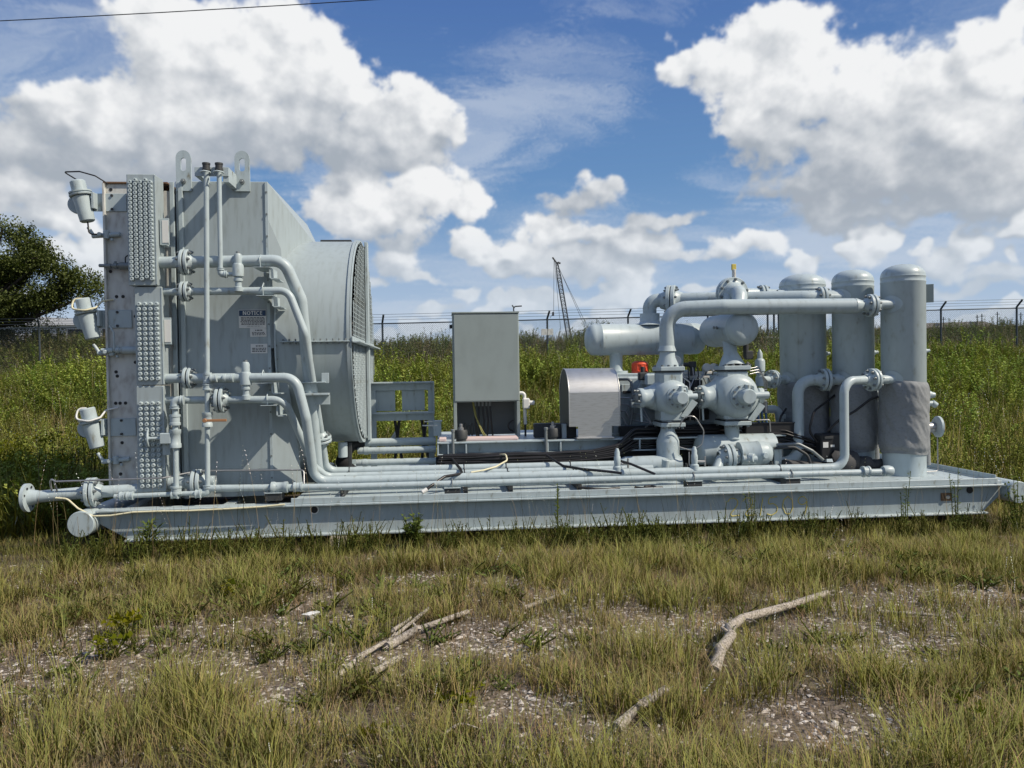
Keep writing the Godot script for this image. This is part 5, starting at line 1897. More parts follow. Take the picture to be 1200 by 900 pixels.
	mb.tube(fillet([V(2.46, 0.98, -7.95), V(2.50, 1.10, -7.92), V(2.62, 1.11, -7.92), V(2.72, 0.95, -7.92), V(2.70, 0.80, -7.92), V(2.58, 0.74, -7.92), V(2.46, 0.78, -7.95)], 0.08, 5), 0.0065, 6)
	tag(part(self, "steel_tube_loop", mb, M.steel), "thin steel tube loop hanging below the left cylinder", "tube")
	# right side: blue hoses, capped elbow
	t = thing("coolant_hoses", "blue hoses and small fittings under the right cylinder's end", "hose", V(3.5, 0.9, -8.4))
	for k in 3:
		mb = Mb.new()
		mb.tube(fillet([V(3.46 + k * 0.05, 1.16, -8.3), V(3.47 + k * 0.045, 1.0, -8.28), V(3.52 + k * 0.02, 0.86, -8.3)], 0.08), 0.013, 8)
		part(t, "hose", mb, M.blue)
	mb = Mb.new()
	mb.cyl(V(3.50, 1.14, -8.28), V(3.50, 1.22, -8.28), 0.03, 10)
	mb.cyl(V(3.56, 1.10, -8.30), V(3.56, 1.22, -8.30), 0.024, 10)
	mb.tube(fillet([V(3.40, 1.03, -8.2), V(3.56, 1.03, -8.2), V(3.57, 0.9, -8.2)], 0.02), 0.008, 6)
	mb.box(V(3.47, 1.06, -8.32), V(0.05, 0.06, 0.05), 0.005)
	part(t, "fittings", mb, M.steel, "stuff")
	t = thing("stay_elbow", "grey pipe elbow at the right end of the compressor base", "pipe", V(3.7, 0.86, -8.5))
	mb = Mb.new()
	mb.tube(fillet([V(3.60, 1.13, -8.5), V(3.80, 1.13, -8.5), V(3.82, 0.86, -8.5)], 0.07), 0.045, 12)
	part(t, "elbow", mb, M.paint)
	mb = Mb.new()
	mb.cyl(V(3.82, 1.02, -8.5), V(3.82, 1.07, -8.5), 0.06, 14)
	part(t, "collar", mb, M.paint)

func cylinder(label: String, c: Vector3, r: float, fw: float, vr: float, ll: float, lr: float, hr: float) -> void:
	var t := thing("compressor_cylinder", label, "compressor", V(c.x, 0.98, c.z))
	var mb := Mb.new()
	# bulbous casting: a body of revolution along z
	mb.lathe([V2(0, -0.22), V2(r * 0.80, -0.22), V2(r * 0.96, -0.12), V2(r, 0.0), V2(r * 0.97, 0.10), V2(r * 0.82, 0.20), V2(r * 0.60, 0.245), V2(0.0, 0.25)], c, V(0, 0, 1), 40)
	for sx in [-1.0, 1.0]:
		var q2 := vr * (1.0 if sx < 0 else 0.70)
		var l2 := (ll if sx < 0 else lr) - 0.10
		mb.lathe([V2(r * 0.95, 0.0), V2(r * 0.92, r * 0.15), V2(q2 * 1.08, l2), V2(q2, l2 + 0.02), V2(0, l2 + 0.02)], c, V(sx, 0, 0.05), 36)
	part(t, "body", mb, M.paint)
	# upper and lower necks with square flanges
	for s in [1.0, -1.0]:
		var hh := 0.275 if s > 0 else 0.265
		mb = Mb.new()
		mb.box(c + V(0, s * (hh * 0.5 + 0.02), 0), V(fw * 1.92, hh - 0.02, 0.30), 0.03)
		part(t, "neck", mb, M.paint)
		mb = Mb.new()
		mb.box(c + V(0, s * (hh + 0.03), 0), V(fw * 2.12, 0.045, 0.34), 0.006)
		var f := part(t, "nozzle_flange", mb, M.paint)
		mb = Mb.new()
		mb.box(c + V(0, s * (hh + 0.002), 0), V(fw * 2.0, 0.012, 0.32), 0.0)
		part(f, "gasket", mb, M.black)
		mb = Mb.new()
		for x in [-0.85, -0.28, 0.28, 0.85]:
			for z in [-0.14, 0.14]:
				mb.hexnut(c + V(x * fw, s * (hh + 0.052), z), V(0, s, 0), 0.016, 0.02)
		part(f, "nuts", mb, M.bolt, "stuff")
	# valve covers at both sides
	for s in [-1.0, 1.0]:
		var d := V(s, 0, 0.18 if s < 0 else 0.12).normalized()
		var l := ll if s < 0 else lr
		var q := vr * (0.95 if s < 0 else 0.66)
		mb = Mb.new()
		mb.lathe([V2(q * 1.1, l - 0.14), V2(q, l - 0.10), V2(q, l - 0.055), V2(q * 1.14, l - 0.05), V2(q * 1.14, l - 0.008), V2(q * 1.08, l), V2(0, l)], c + V(0, -0.005, 0.02), d, 28)
		var vc := part(t, "valve_cover", mb, M.paint)
		mb = Mb.new()
		mb.lathe([V2(q * 0.50, l), V2(q * 0.50, l + 0.018), V2(q * 0.3, l + 0.03), V2(0, l + 0.03)], c + V(0, -0.005, 0.02), d, 20)
		var u := d.cross(V(0, 1, 0)).normalized()
		for k in 8:
			var a := TAU * (k + 0.5) / 8
			mb.hexnut(c + V(0, -0.005, 0.02) + d * l + (u * cos(a) + V(0, 1, 0) * sin(a)) * q * 0.88, d, q * 0.17, 0.035)
		part(vc, "cover_bolts", mb, M.bolt, "stuff")
	# head with clearance pocket plug and its side arm
	mb = Mb.new()
	mb.lathe([V2(hr * 1.15, 0.20), V2(hr * 1.15, 0.262), V2(hr, 0.268), V2(hr, 0.285), V2(hr * 0.70, 0.29), V2(hr * 0.66, 0.30), V2(hr * 0.64, 0.40), V2(hr * 0.55, 0.42), V2(0, 0.42)], c + V(0.02, 0.0, 0), V(0.02, 0, 1), 32)
	var hd := part(t, "head", mb, M.paint)
	mb = Mb.new()
	for k in 10:
		var a := TAU * (k + 0.3) / 10
		mb.hexnut(c + V(0.02 + cos(a) * hr * 0.9, sin(a) * hr * 0.9, 0.285), V(0, 0, 1), hr * 0.10, 0.022)
	part(hd, "head_bolts", mb, M.bolt, "stuff")
	mb = Mb.new()
	mb.tube([c + V(0.08, 0.012, 0.34), c + V(r * 1.0, 0.012, 0.33)], hr * 0.30, 14)
	mb.cyl(c + V(0.03, 0.06, 0.36), c + V(0.03, 0.125, 0.36), hr * 0.22, 10)
	mb.tube(fillet([c + V(0.04, 0.115, 0.36), c + V(0.09, 0.115, 0.36), c + V(0.10, 0.06, 0.35)], 0.02), 0.012, 8)
	part(hd, "side_arm", mb, M.paint)
	mb = Mb.new()
	mb.prism(PackedVector2Array([V2(-0.03, -0.03), V2(0.03, -0.05), V2(0.16, 0.11), V2(0.10, 0.15)]), 0.06, Transform3D(Basis(), c + V(r * 0.55, -r * 0.85, 0.13)))
	part(t, "cast_rib", mb, M.paint)
	# drain tube under the left valve
	mb = Mb.new()
	mb.tube([c + V(-ll * 0.9, -0.08, 0.08), c + V(-ll * 0.88, -0.26, 0.08)], 0.012, 8)
	part(t, "drain_tube", mb, M.paint)

# ---------------------------------------------------------------- scrubber vessels, bottles and overhead pipes
func vessel(label: String, at: Vector3, r: float, top: float, kit: bool, ny: float) -> void:
	var t := thing("scrubber_vessel", label, "vessel", V(at.x, 0.426, at.z), "upright scrubber vessels in a row")
	var mb := Mb.new()
	mb.lathe([V2(r - 0.006, 0.426), V2(r - 0.006, 0.75), V2(r, 0.76), V2(r, top - 0.205), V2(r + 0.003, top - 0.20), V2(r + 0.003, top - 0.19), V2(r, top - 0.185), V2(r, top - 0.15), V2(r + 0.003, top - 0.145), V2(r + 0.003, top - 0.135), V2(r, top - 0.13)], V(at.x, 0, at.z), V(0, 1, 0), 56)
	part(t, "shell", mb, M.paint)
	mb = Mb.new()
	var pr := []
	for i in 11:
		var a := PI * 0.5 * i / 10.0
		pr.append(V2(r * pow(cos(a), 0.8) if i < 10 else 0.0, top - 0.13 + 0.13 * sin(a)))
	mb.lathe(pr, V(at.x, 0, at.z), V(0, 1, 0), 56)
	part(t, "domed_head", mb, M.paint)
	# quilted jacket with creases
	mb = Mb.new()
	var nz := FastNoiseLite.new()
	nz.seed = int(at.x * 100)
	nz.frequency = 1.0
	nz.fractal_octaves = 3
	var rows := 44
	var seg := 96
	var pts := []
	for j in rows + 1:
		var y := lerpf(0.66, 1.435, float(j) / rows)
		var row := []
		for k in seg:
			var a := TAU * k / seg
			# diagonal drapes
			var w := nz.get_noise_3d(cos(a) * 1.3 + y * 1.2, y * 4.2 - a * 0.9, sin(a) * 1.3)
			var w2 := nz.get_noise_3d(cos(a) * 4.0, y * 11.0 + sin(a * 2.0), sin(a) * 4.0)
			var pinch := -0.022 * exp(-pow((y - 0.685) / 0.025, 2.0)) - 0.012 * exp(-pow((y - 1.42) / 0.02, 2.0)) - 0.010 * exp(-pow((y - 1.05 - 0.02 * sin(a * 3.0)) / 0.02, 2.0)) * smoothstep(-0.1, 0.5, w)
			var q := r + 0.028 + 0.016 * w + 0.006 * w2 + pinch
			if j == 0 or j == rows: q = r + 0.004
			row.append(V(at.x + cos(a) * q, y + 0.012 * sin(a * 2.0 + at.x * 7.0) * (1.0 if j < 4 or j > rows - 4 else 0.5), at.z + sin(a) * q))
		pts.append(row)
	var nn := []
	for j in rows + 1:
		var row := []
		for k in seg:
			var du: Vector3 = pts[j][(k + 1) % seg] - pts[j][(k + seg - 1) % seg]
			var dv: Vector3 = pts[mini(j + 1, rows)][k] - pts[maxi(j - 1, 0)][k]
			var n := dv.cross(du).normalized()
			if n.dot(V(pts[j][k].x - at.x, 0, pts[j][k].z - at.z)) < 0: n = -n
			row.append(n)
		nn.append(row)
	for j in rows:
		for k in seg:
			var k2 := (k + 1) % seg
			mb.tri(pts[j][k], pts[j][k2], pts[j + 1][k2], nn[j][k], nn[j][k2], nn[j + 1][k2])
			mb.tri(pts[j][k], pts[j + 1][k2], pts[j + 1][k], nn[j][k], nn[j + 1][k2], nn[j + 1][k])
	var jk := part(t, "insulation_jacket", mb, M.jacket)
	mb = Mb.new()
	mb.b2(V(at.x + r * 0.35, 0.70, at.z + r * 0.96), V(at.x + r * 0.36, 1.40, at.z + r * 0.985), 0.0)
	part(jk, "seam", mb, M.jacket)
	# inlet and outlet nozzles with round pads, at the left
	for y in [ny, 1.46]:
		mb = Mb.new()
		mb.lathe([V2(0.058, -0.16), V2(0.05, -0.03), V2(0.05, 0.19)], V(at.x - 0.16, y, at.z + 0.10), V(-1, 0, 0.0), 20)
		var nz_ := part(t, "nozzle", mb, M.paint)
		mb = Mb.new()
		for k in 20:
			var a0 := TAU * k / 20
			var a1 := TAU * (k + 1) / 20
			var q := []
			for e in [[a0, 0.05], [a1, 0.05], [a1, 0.095], [a0, 0.095]]:
				var yy: float = y + sin(e[0]) * e[1]
				var zz: float = at.z + 0.10 + cos(e[0]) * e[1]
				var dz: float = zz - at.z
				q.append(V(at.x - sqrt(maxf(0.0004, pow(r + 0.008, 2) - dz * dz)), yy, zz))
			mb.face(q, V(-0.8, 0, 0.5).normalized())
		part(nz_, "reinforcing_pad", mb, M.paint)
	# small level nozzle and instruments at the right
	mb = Mb.new()
	mb.cyl(V(at.x + r - 0.02, 1.76, at.z + 0.02), V(at.x + r + 0.03, 1.76, at.z + 0.02), 0.028, 12)
	mb.cyl(V(at.x + r + 0.02, 1.76, at.z + 0.02), V(at.x + r + 0.065, 1.765, at.z + 0.02), 0.018, 10)
	part(t, "plug_nozzle", mb, M.paint)
	mb = Mb.new()
	mb.cyl(V(at.x + r, 1.285, at.z), V(at.x + r + 0.09, 1.285, at.z), 0.042, 8)
	mb.cyl(V(at.x + r + 0.08, 1.285, at.z), V(at.x + r + 0.13, 1.28, at.z), 0.030, 8)
	mb.cyl(V(at.x + r, 1.19, at.z), V(at.x + r + 0.13, 1.19, at.z), 0.028, 8)
	mb.cyl(V(at.x + r + 0.10, 1.20, at.z), V(at.x + r + 0.15, 1.165, at.z), 0.034, 8)
	part(t, "instrument_fittings", mb, M.paint, "stuff")
	mb = Mb.new()
	mb.cyl(V(at.x + r, 0.93, at.z), V(at.x + r + 0.13, 0.93, at.z), 0.055, 8)
	var lc := part(t, "level_controller", mb, M.steel)
	mb = Mb.new()
	mb.lathe([V2(0, 0), V2(0.085, 0), V2(0.115, 0.025), V2(0.115, 0.05), V2(0.10, 0.058), V2(0, 0.06)], V(at.x + r + 0.13, 0.935, at.z), V(0.98, 0, 0.12), 28)
	part(lc, "round_case", mb, M.paint)
	if kit:
		mb = Mb.new()
		mb.tube(fillet([V(at.x + r + 0.16, 0.85, at.z), V(at.x + r + 0.165, 0.45, at.z), V(at.x + r - 0.05, 0.45, at.z + 0.05)], 0.03), 0.007, 6)
		part(lc, "drain_tube", mb, M.steel)
	mb = Mb.new()
	mb.tube([V(at.x + r + 0.05, 0.88, at.z - 0.02), V(at.x + r + 0.045, 0.70, at.z - 0.02), V(at.x + r + 0.05, 0.52, at.z - 0.02)], 0.04, 12)
	part(t, "wrapped_drain", mb, M.jacket)

func build_vessels() -> void:
	vessel("front upright scrubber vessel, nearest the right end, with grey jacket", V(4.95, 0.43, -7.93), 0.222, 2.70, true, 2.262)
	vessel("middle upright scrubber vessel of the three, with grey jacket", V(4.625, 0.43, -8.37), 0.222, 2.70, false, 2.385)
	vessel("rear upright scrubber vessel, widest of the three and nearest the compressor", V(4.20, 0.43, -8.72), 0.258, 2.70, false, 2.455)
	# plate on the front vessel
	var mb := Mb.new()
	mb.box(V(5.255, 2.39, -7.98), V(0.135, 0.20, 0.008), 0.002, Basis(Vector3.UP, -0.5))
	mb.box(V(5.20, 2.39, -8.0), V(0.12, 0.12, 0.006), 0.001, Basis(Vector3.UP, 0.2))
	tag(part(self, "marker_plate", mb, M.cabinet), "small grey plate sticking out right of front vessel's top", "plate")
	# upper suction pipe to the front vessel
	var t := thing("overhead_pipe", "long grey overhead pipe from the left cylinder to the front vessel", "pipe", V(2.4, 1.64, -8.17))
	pipe(t, "pipe_run", [V(2.405, 1.66, -8.17), V(2.405, 2.255, -8.17), V(2.98, 2.262, -8.0), V(4.36, 2.248, -7.84)], 0.082, 0.21)
	mb = Mb.new()
	mb.lathe([V2(0.122, 0.0), V2(0.118, 0.03), V2(0.088, 0.10), V2(0.082, 0.16)], V(2.405, 1.63, -8.17), V(0, 1, 0), 24)
	mb.lathe([V2(0.10, 0.0), V2(0.10, 0.0), V2(0.082, 0.06)], V(2.405, 1.80, -8.17), V(0, 1, 0), 24)
	part(t, "reducer", mb, M.paint)
	mb = Mb.new()
	mb.lathe([V2(0.083, 0), V2(0.08, 0.02), V2(0.055, 0.09), V2(0.05, 0.10), V2(0.05, 0.30)], V(4.35, 2.249, -7.84), V(1, 0.02, 0.03), 20)
	part(t, "end_reducer", mb, M.paint)
	flange(t, V(4.535, 2.252, -7.835), V(1, 0, 0.04), 0.056, 0.12, 8, 0.032)
	# rear overhead pipe: from the long bottle to the middle vessel
	t = thing("overhead_pipe", "grey overhead pipe from the long horizontal bottle to middle vessel", "pipe", V(2.5, 2.15, -9.1))
	pipe(t, "pipe_run", [V(2.47, 2.12, -9.1), V(2.47, 2.435, -9.1), V(2.66, 2.44, -9.05), V(4.05, 2.385, -8.33), V(4.45, 2.385, -8.30)], 0.082, 0.19)
	mb = Mb.new()
	mb.lathe([V2(0.17, 0.0), V2(0.13, 0.03), V2(0.118, 0.05), V2(0.118, 0.14)], V(2.47, 2.14, -9.1), V(0, 1, 0), 24)
	part(t, "saddle", mb, M.paint)
	flange(t, V(2.72, 2.43, -9.03), V(1, 0, 0.45), 0.09, 0.185, 10, 0.045)
	flange(t, V(4.23, 2.385, -8.31), V(1, 0, 0.1), 0.06, 0.12, 8, 0.032)
	# third: from the egg-shaped bottle to the rear vessel
	t = thing("overhead_pipe", "short grey overhead pipe with face-on flange, egg-shaped bottle to rear vessel", "pipe", V(3.2, 2.2, -8.5))
	pipe(t, "pipe_run", [V(3.20, 2.15, -8.42), V(3.20, 2.44, -8.42), V(3.25, 2.46, -8.60), V(3.7, 2.46, -8.72), V(4.0, 2.44, -8.70)], 0.075, 0.1)
	flange(t, V(3.265, 2.455, -8.50), V(0.12, -0.1, 1), 0.10, 0.185, 10, 0.035)
	flange(t, V(3.72, 2.455, -8.715), V(1, 0, 0.05), 0.06, 0.12, 8, 0.03)
	mb = Mb.new()
	mb.tube(fillet([V(3.265, 2.45, -8.46), V(3.26, 2.44, -8.25), V(3.20, 2.25, -8.15)], 0.14), 0.085, 18)
	part(t, "front_elbow", mb, M.paint)
	# yellow-tipped rod
	mb = Mb.new()
	mb.cyl(V(3.29, 2.60, -8.5), V(3.29, 2.73, -8.5), 0.022, 10)
	var rod := part(self, "marker_rod", mb, M.galv)
	tag(rod, "thin upright rod with yellow tip above the face-on flange", "rod")
	mb = Mb.new()
	mb.b2(V(3.265, 2.72, -8.52), V(3.315, 2.79, -8.49), 0.004)
	part(rod, "tip", mb, M.yellow)
	mb = Mb.new()
	mb.cyl(V(3.29, 2.44, -8.55), V(3.29, 2.60, -8.5), 0.016, 10)
	part(rod, "stem", mb, M.galv)
	# long horizontal pulsation bottle
	t = thing("pulsation_bottle", "long grey horizontal bottle on two legs behind the left cylinder", "bottle", V(2.4, 1.5, -9.1))
	mb = Mb.new()
	var r := 0.188
	var pr := [V2(0, -0.735)]
	for i in range(1, 9):
		var a := PI * 0.5 * i / 8.0
		pr.append(V2(r * pow(sin(a), 0.8), -0.735 + 0.11 * (1.0 - cos(a))))
	pr.append(V2(r, -0.56)); pr.append(V2(r + 0.004, -0.555)); pr.append(V2(r + 0.004, -0.545)); pr.append(V2(r, -0.54))
	pr.append(V2(r, 0.54)); pr.append(V2(r + 0.004, 0.545)); pr.append(V2(r + 0.004, 0.555)); pr.append(V2(r, 0.56))
	for i in range(8, 0, -1):
		var a := PI * 0.5 * i / 8.0
		pr.append(V2(r * pow(sin(a), 0.8), 0.735 - 0.11 * (1.0 - cos(a))))
	pr.append(V2(0, 0.735))
	mb.lathe(pr, V(2.41, 1.972, -9.1), V(1, 0, 0), 48)
	part(t, "shell", mb, M.paint)
	for x in [2.05, 2.80]:
		mb = Mb.new()
		mb.lathe([V2(0.10, 0.25), V2(0.078, 0.22), V2(0.075, 0.06), V2(0.085, 0.03), V2(0.14, 0.03), V2(0.14, 0.0), V2(0, 0)], V(x, 1.565, -9.1), V(0, 1, 0), 24)
		part(t, "leg_nozzle", mb, M.paint)
	# egg-shaped bottle end-on
	t = thing("pulsation_bottle", "egg-shaped grey bottle seen end-on above the right cylinder", "bottle", V(3.15, 1.62, -8.4))
	mb = Mb.new()
	r = 0.182
	pr = [V2(0, -0.46)]
	for i in range(1, 9):
		var a := PI * 0.5 * i / 8.0
		pr.append(V2(r * pow(sin(a), 0.75), -0.46 + 0.12 * (1.0 - cos(a))))
	pr.append(V2(r, 0.27)); pr.append(V2(r + 0.004, 0.275)); pr.append(V2(r + 0.004, 0.285)); pr.append(V2(r, 0.29))
	for i in range(8, 0, -1):
		var a := PI * 0.5 * i / 8.0
		pr.append(V2(r * pow(sin(a), 0.55), 0.40 - 0.10 * (1.0 - cos(a))))
	pr.append(V2(0, 0.40))
	mb.lathe(pr, V(3.175, 2.035, -8.38), V(0.12, 0, 1), 48)
	part(t, "shell", mb, M.paint)
	mb = Mb.new()
	mb.lathe([V2(0.15, 0.0), V2(0.135, 0.03), V2(0.075, 0.16), V2(0.075, 0.30)], V(3.135, 1.62, -8.19), V(0, 1, -0.25), 24)
	part(t, "neck", mb, M.paint)
	mb = Mb.new()
	for k in 2:
		mb.cyl(V(2.97 + k * 0.03, 2.05, -8.28), V(2.94 + k * 0.03, 2.06, -8.2), 0.012, 8)
	part(t, "side_tappings", mb, M.bolt, "stuff")
	# relief valve right of the neck
	t = thing("relief_valve", "slim grey relief valve right of the egg-shaped bottle's neck", "valve", V(3.50, 1.36, -8.3))
	mb = Mb.new()
	mb.lathe([V2(0, 0), V2(0.05, 0), V2(0.05, 0.10), V2(0.036, 0.12), V2(0.045, 0.14), V2(0.045, 0.16), V2(0.055, 0.17), V2(0.055, 0.28), V2(0.045, 0.30), V2(0.03, 0.31), V2(0.028, 0.37), V2(0.012, 0.40), V2(0, 0.42)], V(3.50, 1.40, -8.3), V(0, 1, 0), 18)
	part(t, "body", mb, M.paint)
	pipe(t, "outlet", [V(3.50, 1.475, -8.3), V(4.0, 1.47, -8.66)], 0.038)
	flange(t, V(3.70, 1.474, -8.44), V(1, 0, -0.6), 0.045, 0.105, 8, 0.026)
	mb = Mb.new()
	mb.cyl(V(3.36, 1.72, -8.35), V(3.36, 1.88, -8.35), 0.03, 10)
	mb.box(V(3.39, 1.75, -8.35), V(0.09, 0.10, 0.06), 0.01)
	mb.cyl(V(3.36, 1.66, -8.35), V(3.41, 1.62, -8.33), 0.028, 10)
	part(t, "dark_fittings", mb, M.dark, "stuff")
	# legs down from the middle and rear vessels
	t = thing("riser_pipe", "grey riser with long elbow feeding the middle vessel", "pipe", V(3.9, 0.55, -8.2))
	pipe(t, "pipe_run", [V(4.40, 1.46, -8.27), V(3.92, 1.46, -8.27), V(3.90, 0.58, -8.22), V(3.5, 0.52, -8.18)], 0.062, 0.17)
	flange(t, V(4.235, 1.46, -8.27), V(1, 0, 0.04), 0.06, 0.125, 8, 0.032)
	t = thing("vessel_flange", "grey bolted flange joining the lower riser to front vessel", "flange", V(4.55, 1.46, -7.93))
	flange(t, V(4.515, 1.46, -7.79), V(1, 0, -0.22), 0.056, 0.12, 8, 0.032)
	# bottle low in front: two bottles and a flanged elbow
	t = thing("discharge_bottle", "low grey rear bottle with round left end, beneath the right cylinder", "bottle", V(3.0, 0.43, -8.25))
	mb = Mb.new()
	mb.tube([V(2.78, 0.715, -8.22), V(3.6, 0.715, -8.22)], 0.165, 36)
	dome(mb, V(2.78, 0.715, -8.22), V(-1, 0, 0), 0.165, 0.07, 36)
	part(t, "shell", mb, M.paint)
	mb = Mb.new()
	mb.tube([V(3.12, 0.82, -8.15), V(3.12, 1.02, -8.19)], 0.078, 20)
	part(t, "nozzle", mb, M.paint)
	for x in [2.92, 3.4]:
		mb = Mb.new()
		mb.b2(V(x - 0.03, 0.43, -8.3), V(x + 0.03, 0.58, -8.14), 0.004)
		part(t, "foot", mb, M.paint)
	t = thing("discharge_bottle", "low grey front bottle with bolted flange, just behind the pipe rack", "bottle", V(3.2, 0.43, -7.95))
	mb = Mb.new()
	mb.lathe([V2(0, 0), V2(0.128, 0), V2(0.128, 0.20), V2(0.132, 0.205), V2(0.132, 0.215), V2(0.128, 0.22), V2(0.125, 0.28), V2(0.10, 0.335), V2(0.05, 0.36), V2(0, 0.365)], V(3.10, 0.69, -7.93), V(1, 0.02, 0.0), 36)
	part(t, "shell", mb, M.paint)
	flange(t, V(2.985, 0.665, -7.915), V(1, 0.06, 0.02), 0.07, 0.135, 10, 0.04)
	pipe(t, "elbow_pipe", [V(2.97, 0.665, -7.91), V(2.90, 0.66, -7.90), V(2.76, 0.47, -7.76)], 0.052, 0.10)
	mb = Mb.new()
	mb.cyl(V(3.16, 0.67, -7.80), V(3.20, 0.665, -7.76), 0.045, 16)
	mb.cyl(V(3.09, 0.655, -7.80), V(3.24, 0.65, -7.79), 0.035, 14)
	part(t, "front_boss", mb, M.paint)
	mb = Mb.new()
	mb.cyl(V(3.33, 0.685, -7.81), V(3.335, 0.685, -7.77), 0.032, 14)
	part(t, "plug", mb, M.paint)
	mb = Mb.new()
	mb.b2(V(3.07, 0.43, -7.99), V(3.20, 0.56, -7.88), 0.004)
	mb.b2(V(3.05, 0.56, -8.0), V(3.22, 0.575, -7.86), 0.002)
	part(t, "foot", mb, M.paint)
	# upright plate right of it
	mb = Mb.new()
	mb.b2(V(3.52, 0.43, -8.0), V(3.60, 0.74, -7.99), 0.002)
	mb.b2(V(3.58, 0.43, -8.12), V(3.60, 0.76, -7.985), 0.002)
	tag(part(self, "support_plate", mb, M.paint), "grey upright support plate right of the low front bottle", "plate")
	# discharge tee of the left cylinder
	t = thing("discharge_tee", "grey flared discharge pipe with tee below the left cylinder", "pipe", V(2.36, 0.43, -8.05))
	mb = Mb.new()
	mb.lathe([V2(0.072, 0.60), V2(0.072, 0.50), V2(0.078, 0.46), V2(0.12, 0.36), V2(0.122, 0.34), V2(0.122, 0.17), V2(0.125, 0.16), V2(0.125, 0.14), V2(0.15, 0.02), V2(0.19, -0.04), V2(0.19, -0.10)], V(2.38, 0.48, -8.10), V(0, 1, 0), 32)
	part(t, "riser", mb, M.paint)
	mb = Mb.new()
	mb.lathe([V2(0, 0), V2(0.05, 0), V2(0.08, 0.05), V2(0.098, 0.10), V2(0.098, 0.50), V2(0.10, 0.51), V2(0.10, 0.52), V2(0.098, 0.53), V2(0.098, 0.70)], V(1.80, 0.585, -8.03), V(1, 0, -0.05), 28)
	part(t, "side_run", mb, M.paint)
	mb = Mb.new()
	mb.cyl(V(2.29, 0.57, -7.90), V(2.29, 0.66, -7.88), 0.04, 12)
	part(t, "plug", mb, M.paint)
	# small valves on the rack
	for e in [[1.72, "small grey upright valve on pipe rack under coupling hood, with black cable", 0.0], [2.52, "small grey upright valve on pipe rack, right of the flared discharge pipe", 0.0]]:
		var v := thing("rack_valve", e[1], "valve", V(e[0], 0.55, -7.66))
		mb = Mb.new()
		mb.lathe([V2(0, 0), V2(0.045, 0), V2(0.045, 0.05), V2(0.03, 0.06), V2(0.034, 0.09), V2(0.034, 0.15), V2(0.027, 0.16), V2(0.027, 0.20), V2(0.022, 0.21), V2(0.015, 0.235), V2(0, 0.24)], V(e[0], 0.575, -7.64), V(0, 1, 0), 16)
		part(v, "body", mb, M.paint)
		mb = Mb.new()
		mb.cyl(V(e[0], 0.66, -7.64), V(e[0] + 0.11, 0.655, -7.64), 0.014, 8)
		mb.cyl(V(e[0] + 0.11, 0.61, -7.64), V(e[0] + 0.11, 0.71, -7.64), 0.010, 8)
		if e[0] > 2.0:
			mb.b2(V(e[0] - 0.06, 0.62, -7.64), V(e[0] - 0.05, 0.76, -7.63), 0.0)
		part(v, "tee_handle", mb, M.steel)
	# black wrapped valve and control box between the vessels
	t = thing("wrapped_valve", "black fabric-wrapped valve lying left of the front vessel's foot", "valve", V(4.45, 0.43, -8.05))
	mb = Mb.new()
	var wp := []
	var wr := []
	for k in 25:
		var s := k / 24.0
		wp.append(V(4.20 + 0.58 * s, 0.575 - 0.05 * s + 0.012 * sin(s * 23.0), -8.02 + 0.02 * sin(s * 11.0)))
		wr.append((0.085 + 0.035 * sin(s * 5.2 + 0.4) + 0.010 * sin(s * 41.0)) * (0.75 if k == 0 or k == 24 else 1.0))
	mb.tube(wp, wr, 18)
	part(t, "wrapping", mb, M.wrap)
	mb = Mb.new()
	mb.tube([V(4.76, 0.53, -8.02), V(4.82, 0.525, -8.02)], 0.05, 14)
	mb.tube([V(4.30, 0.47, -7.9), V(4.82, 0.455, -7.87)], 0.018, 8)
	part(t, "pale_end", mb, M.white)
	mb = Mb.new()
	mb.tube(fillet([V(4.25, 0.50, -8.15), V(3.9, 0.53, -8.0), V(3.6, 0.57, -7.95)], 0.1), 0.05, 12)
	part(t, "wrapped_line", mb, M.wrap)
	t = thing("control_box", "black control box with white label between the two vessel risers", "box", V(4.1, 0.55, -8.1))
	mb = Mb.new()
	mb.b2(V(4.065, 0.60, -8.20), V(4.36, 0.87, -8.03), 0.012)
	part(t, "case", mb, M.black)
	mb = Mb.new()
	mb.b2(V(4.085, 0.725, -8.029), V(4.145, 0.785, -8.026), 0.001)
	mb.b2(V(4.17, 0.73, -8.029), V(4.215, 0.755, -8.026), 0.001)
	part(t, "labels", mb, M.white, "stuff")
	mb = Mb.new()
	mb.b2(V(4.10, 0.82, -8.031), V(4.20, 0.845, -8.02), 0.004)
	part(t, "rim", mb, M.dark)

# ---------------------------------------------------------------- cables
func cable(label: String, pts: Array, r: float, bend: float, mat = null, cat := "cable", nm := "black_cable") -> MeshInstance3D:
	var mb := Mb.new()
	mb.tube(fillet(pts, bend, 6), r, 7)
	var o := part(self, nm, mb, mat if mat else M.cable)
	tag(o, label, cat)
	return o

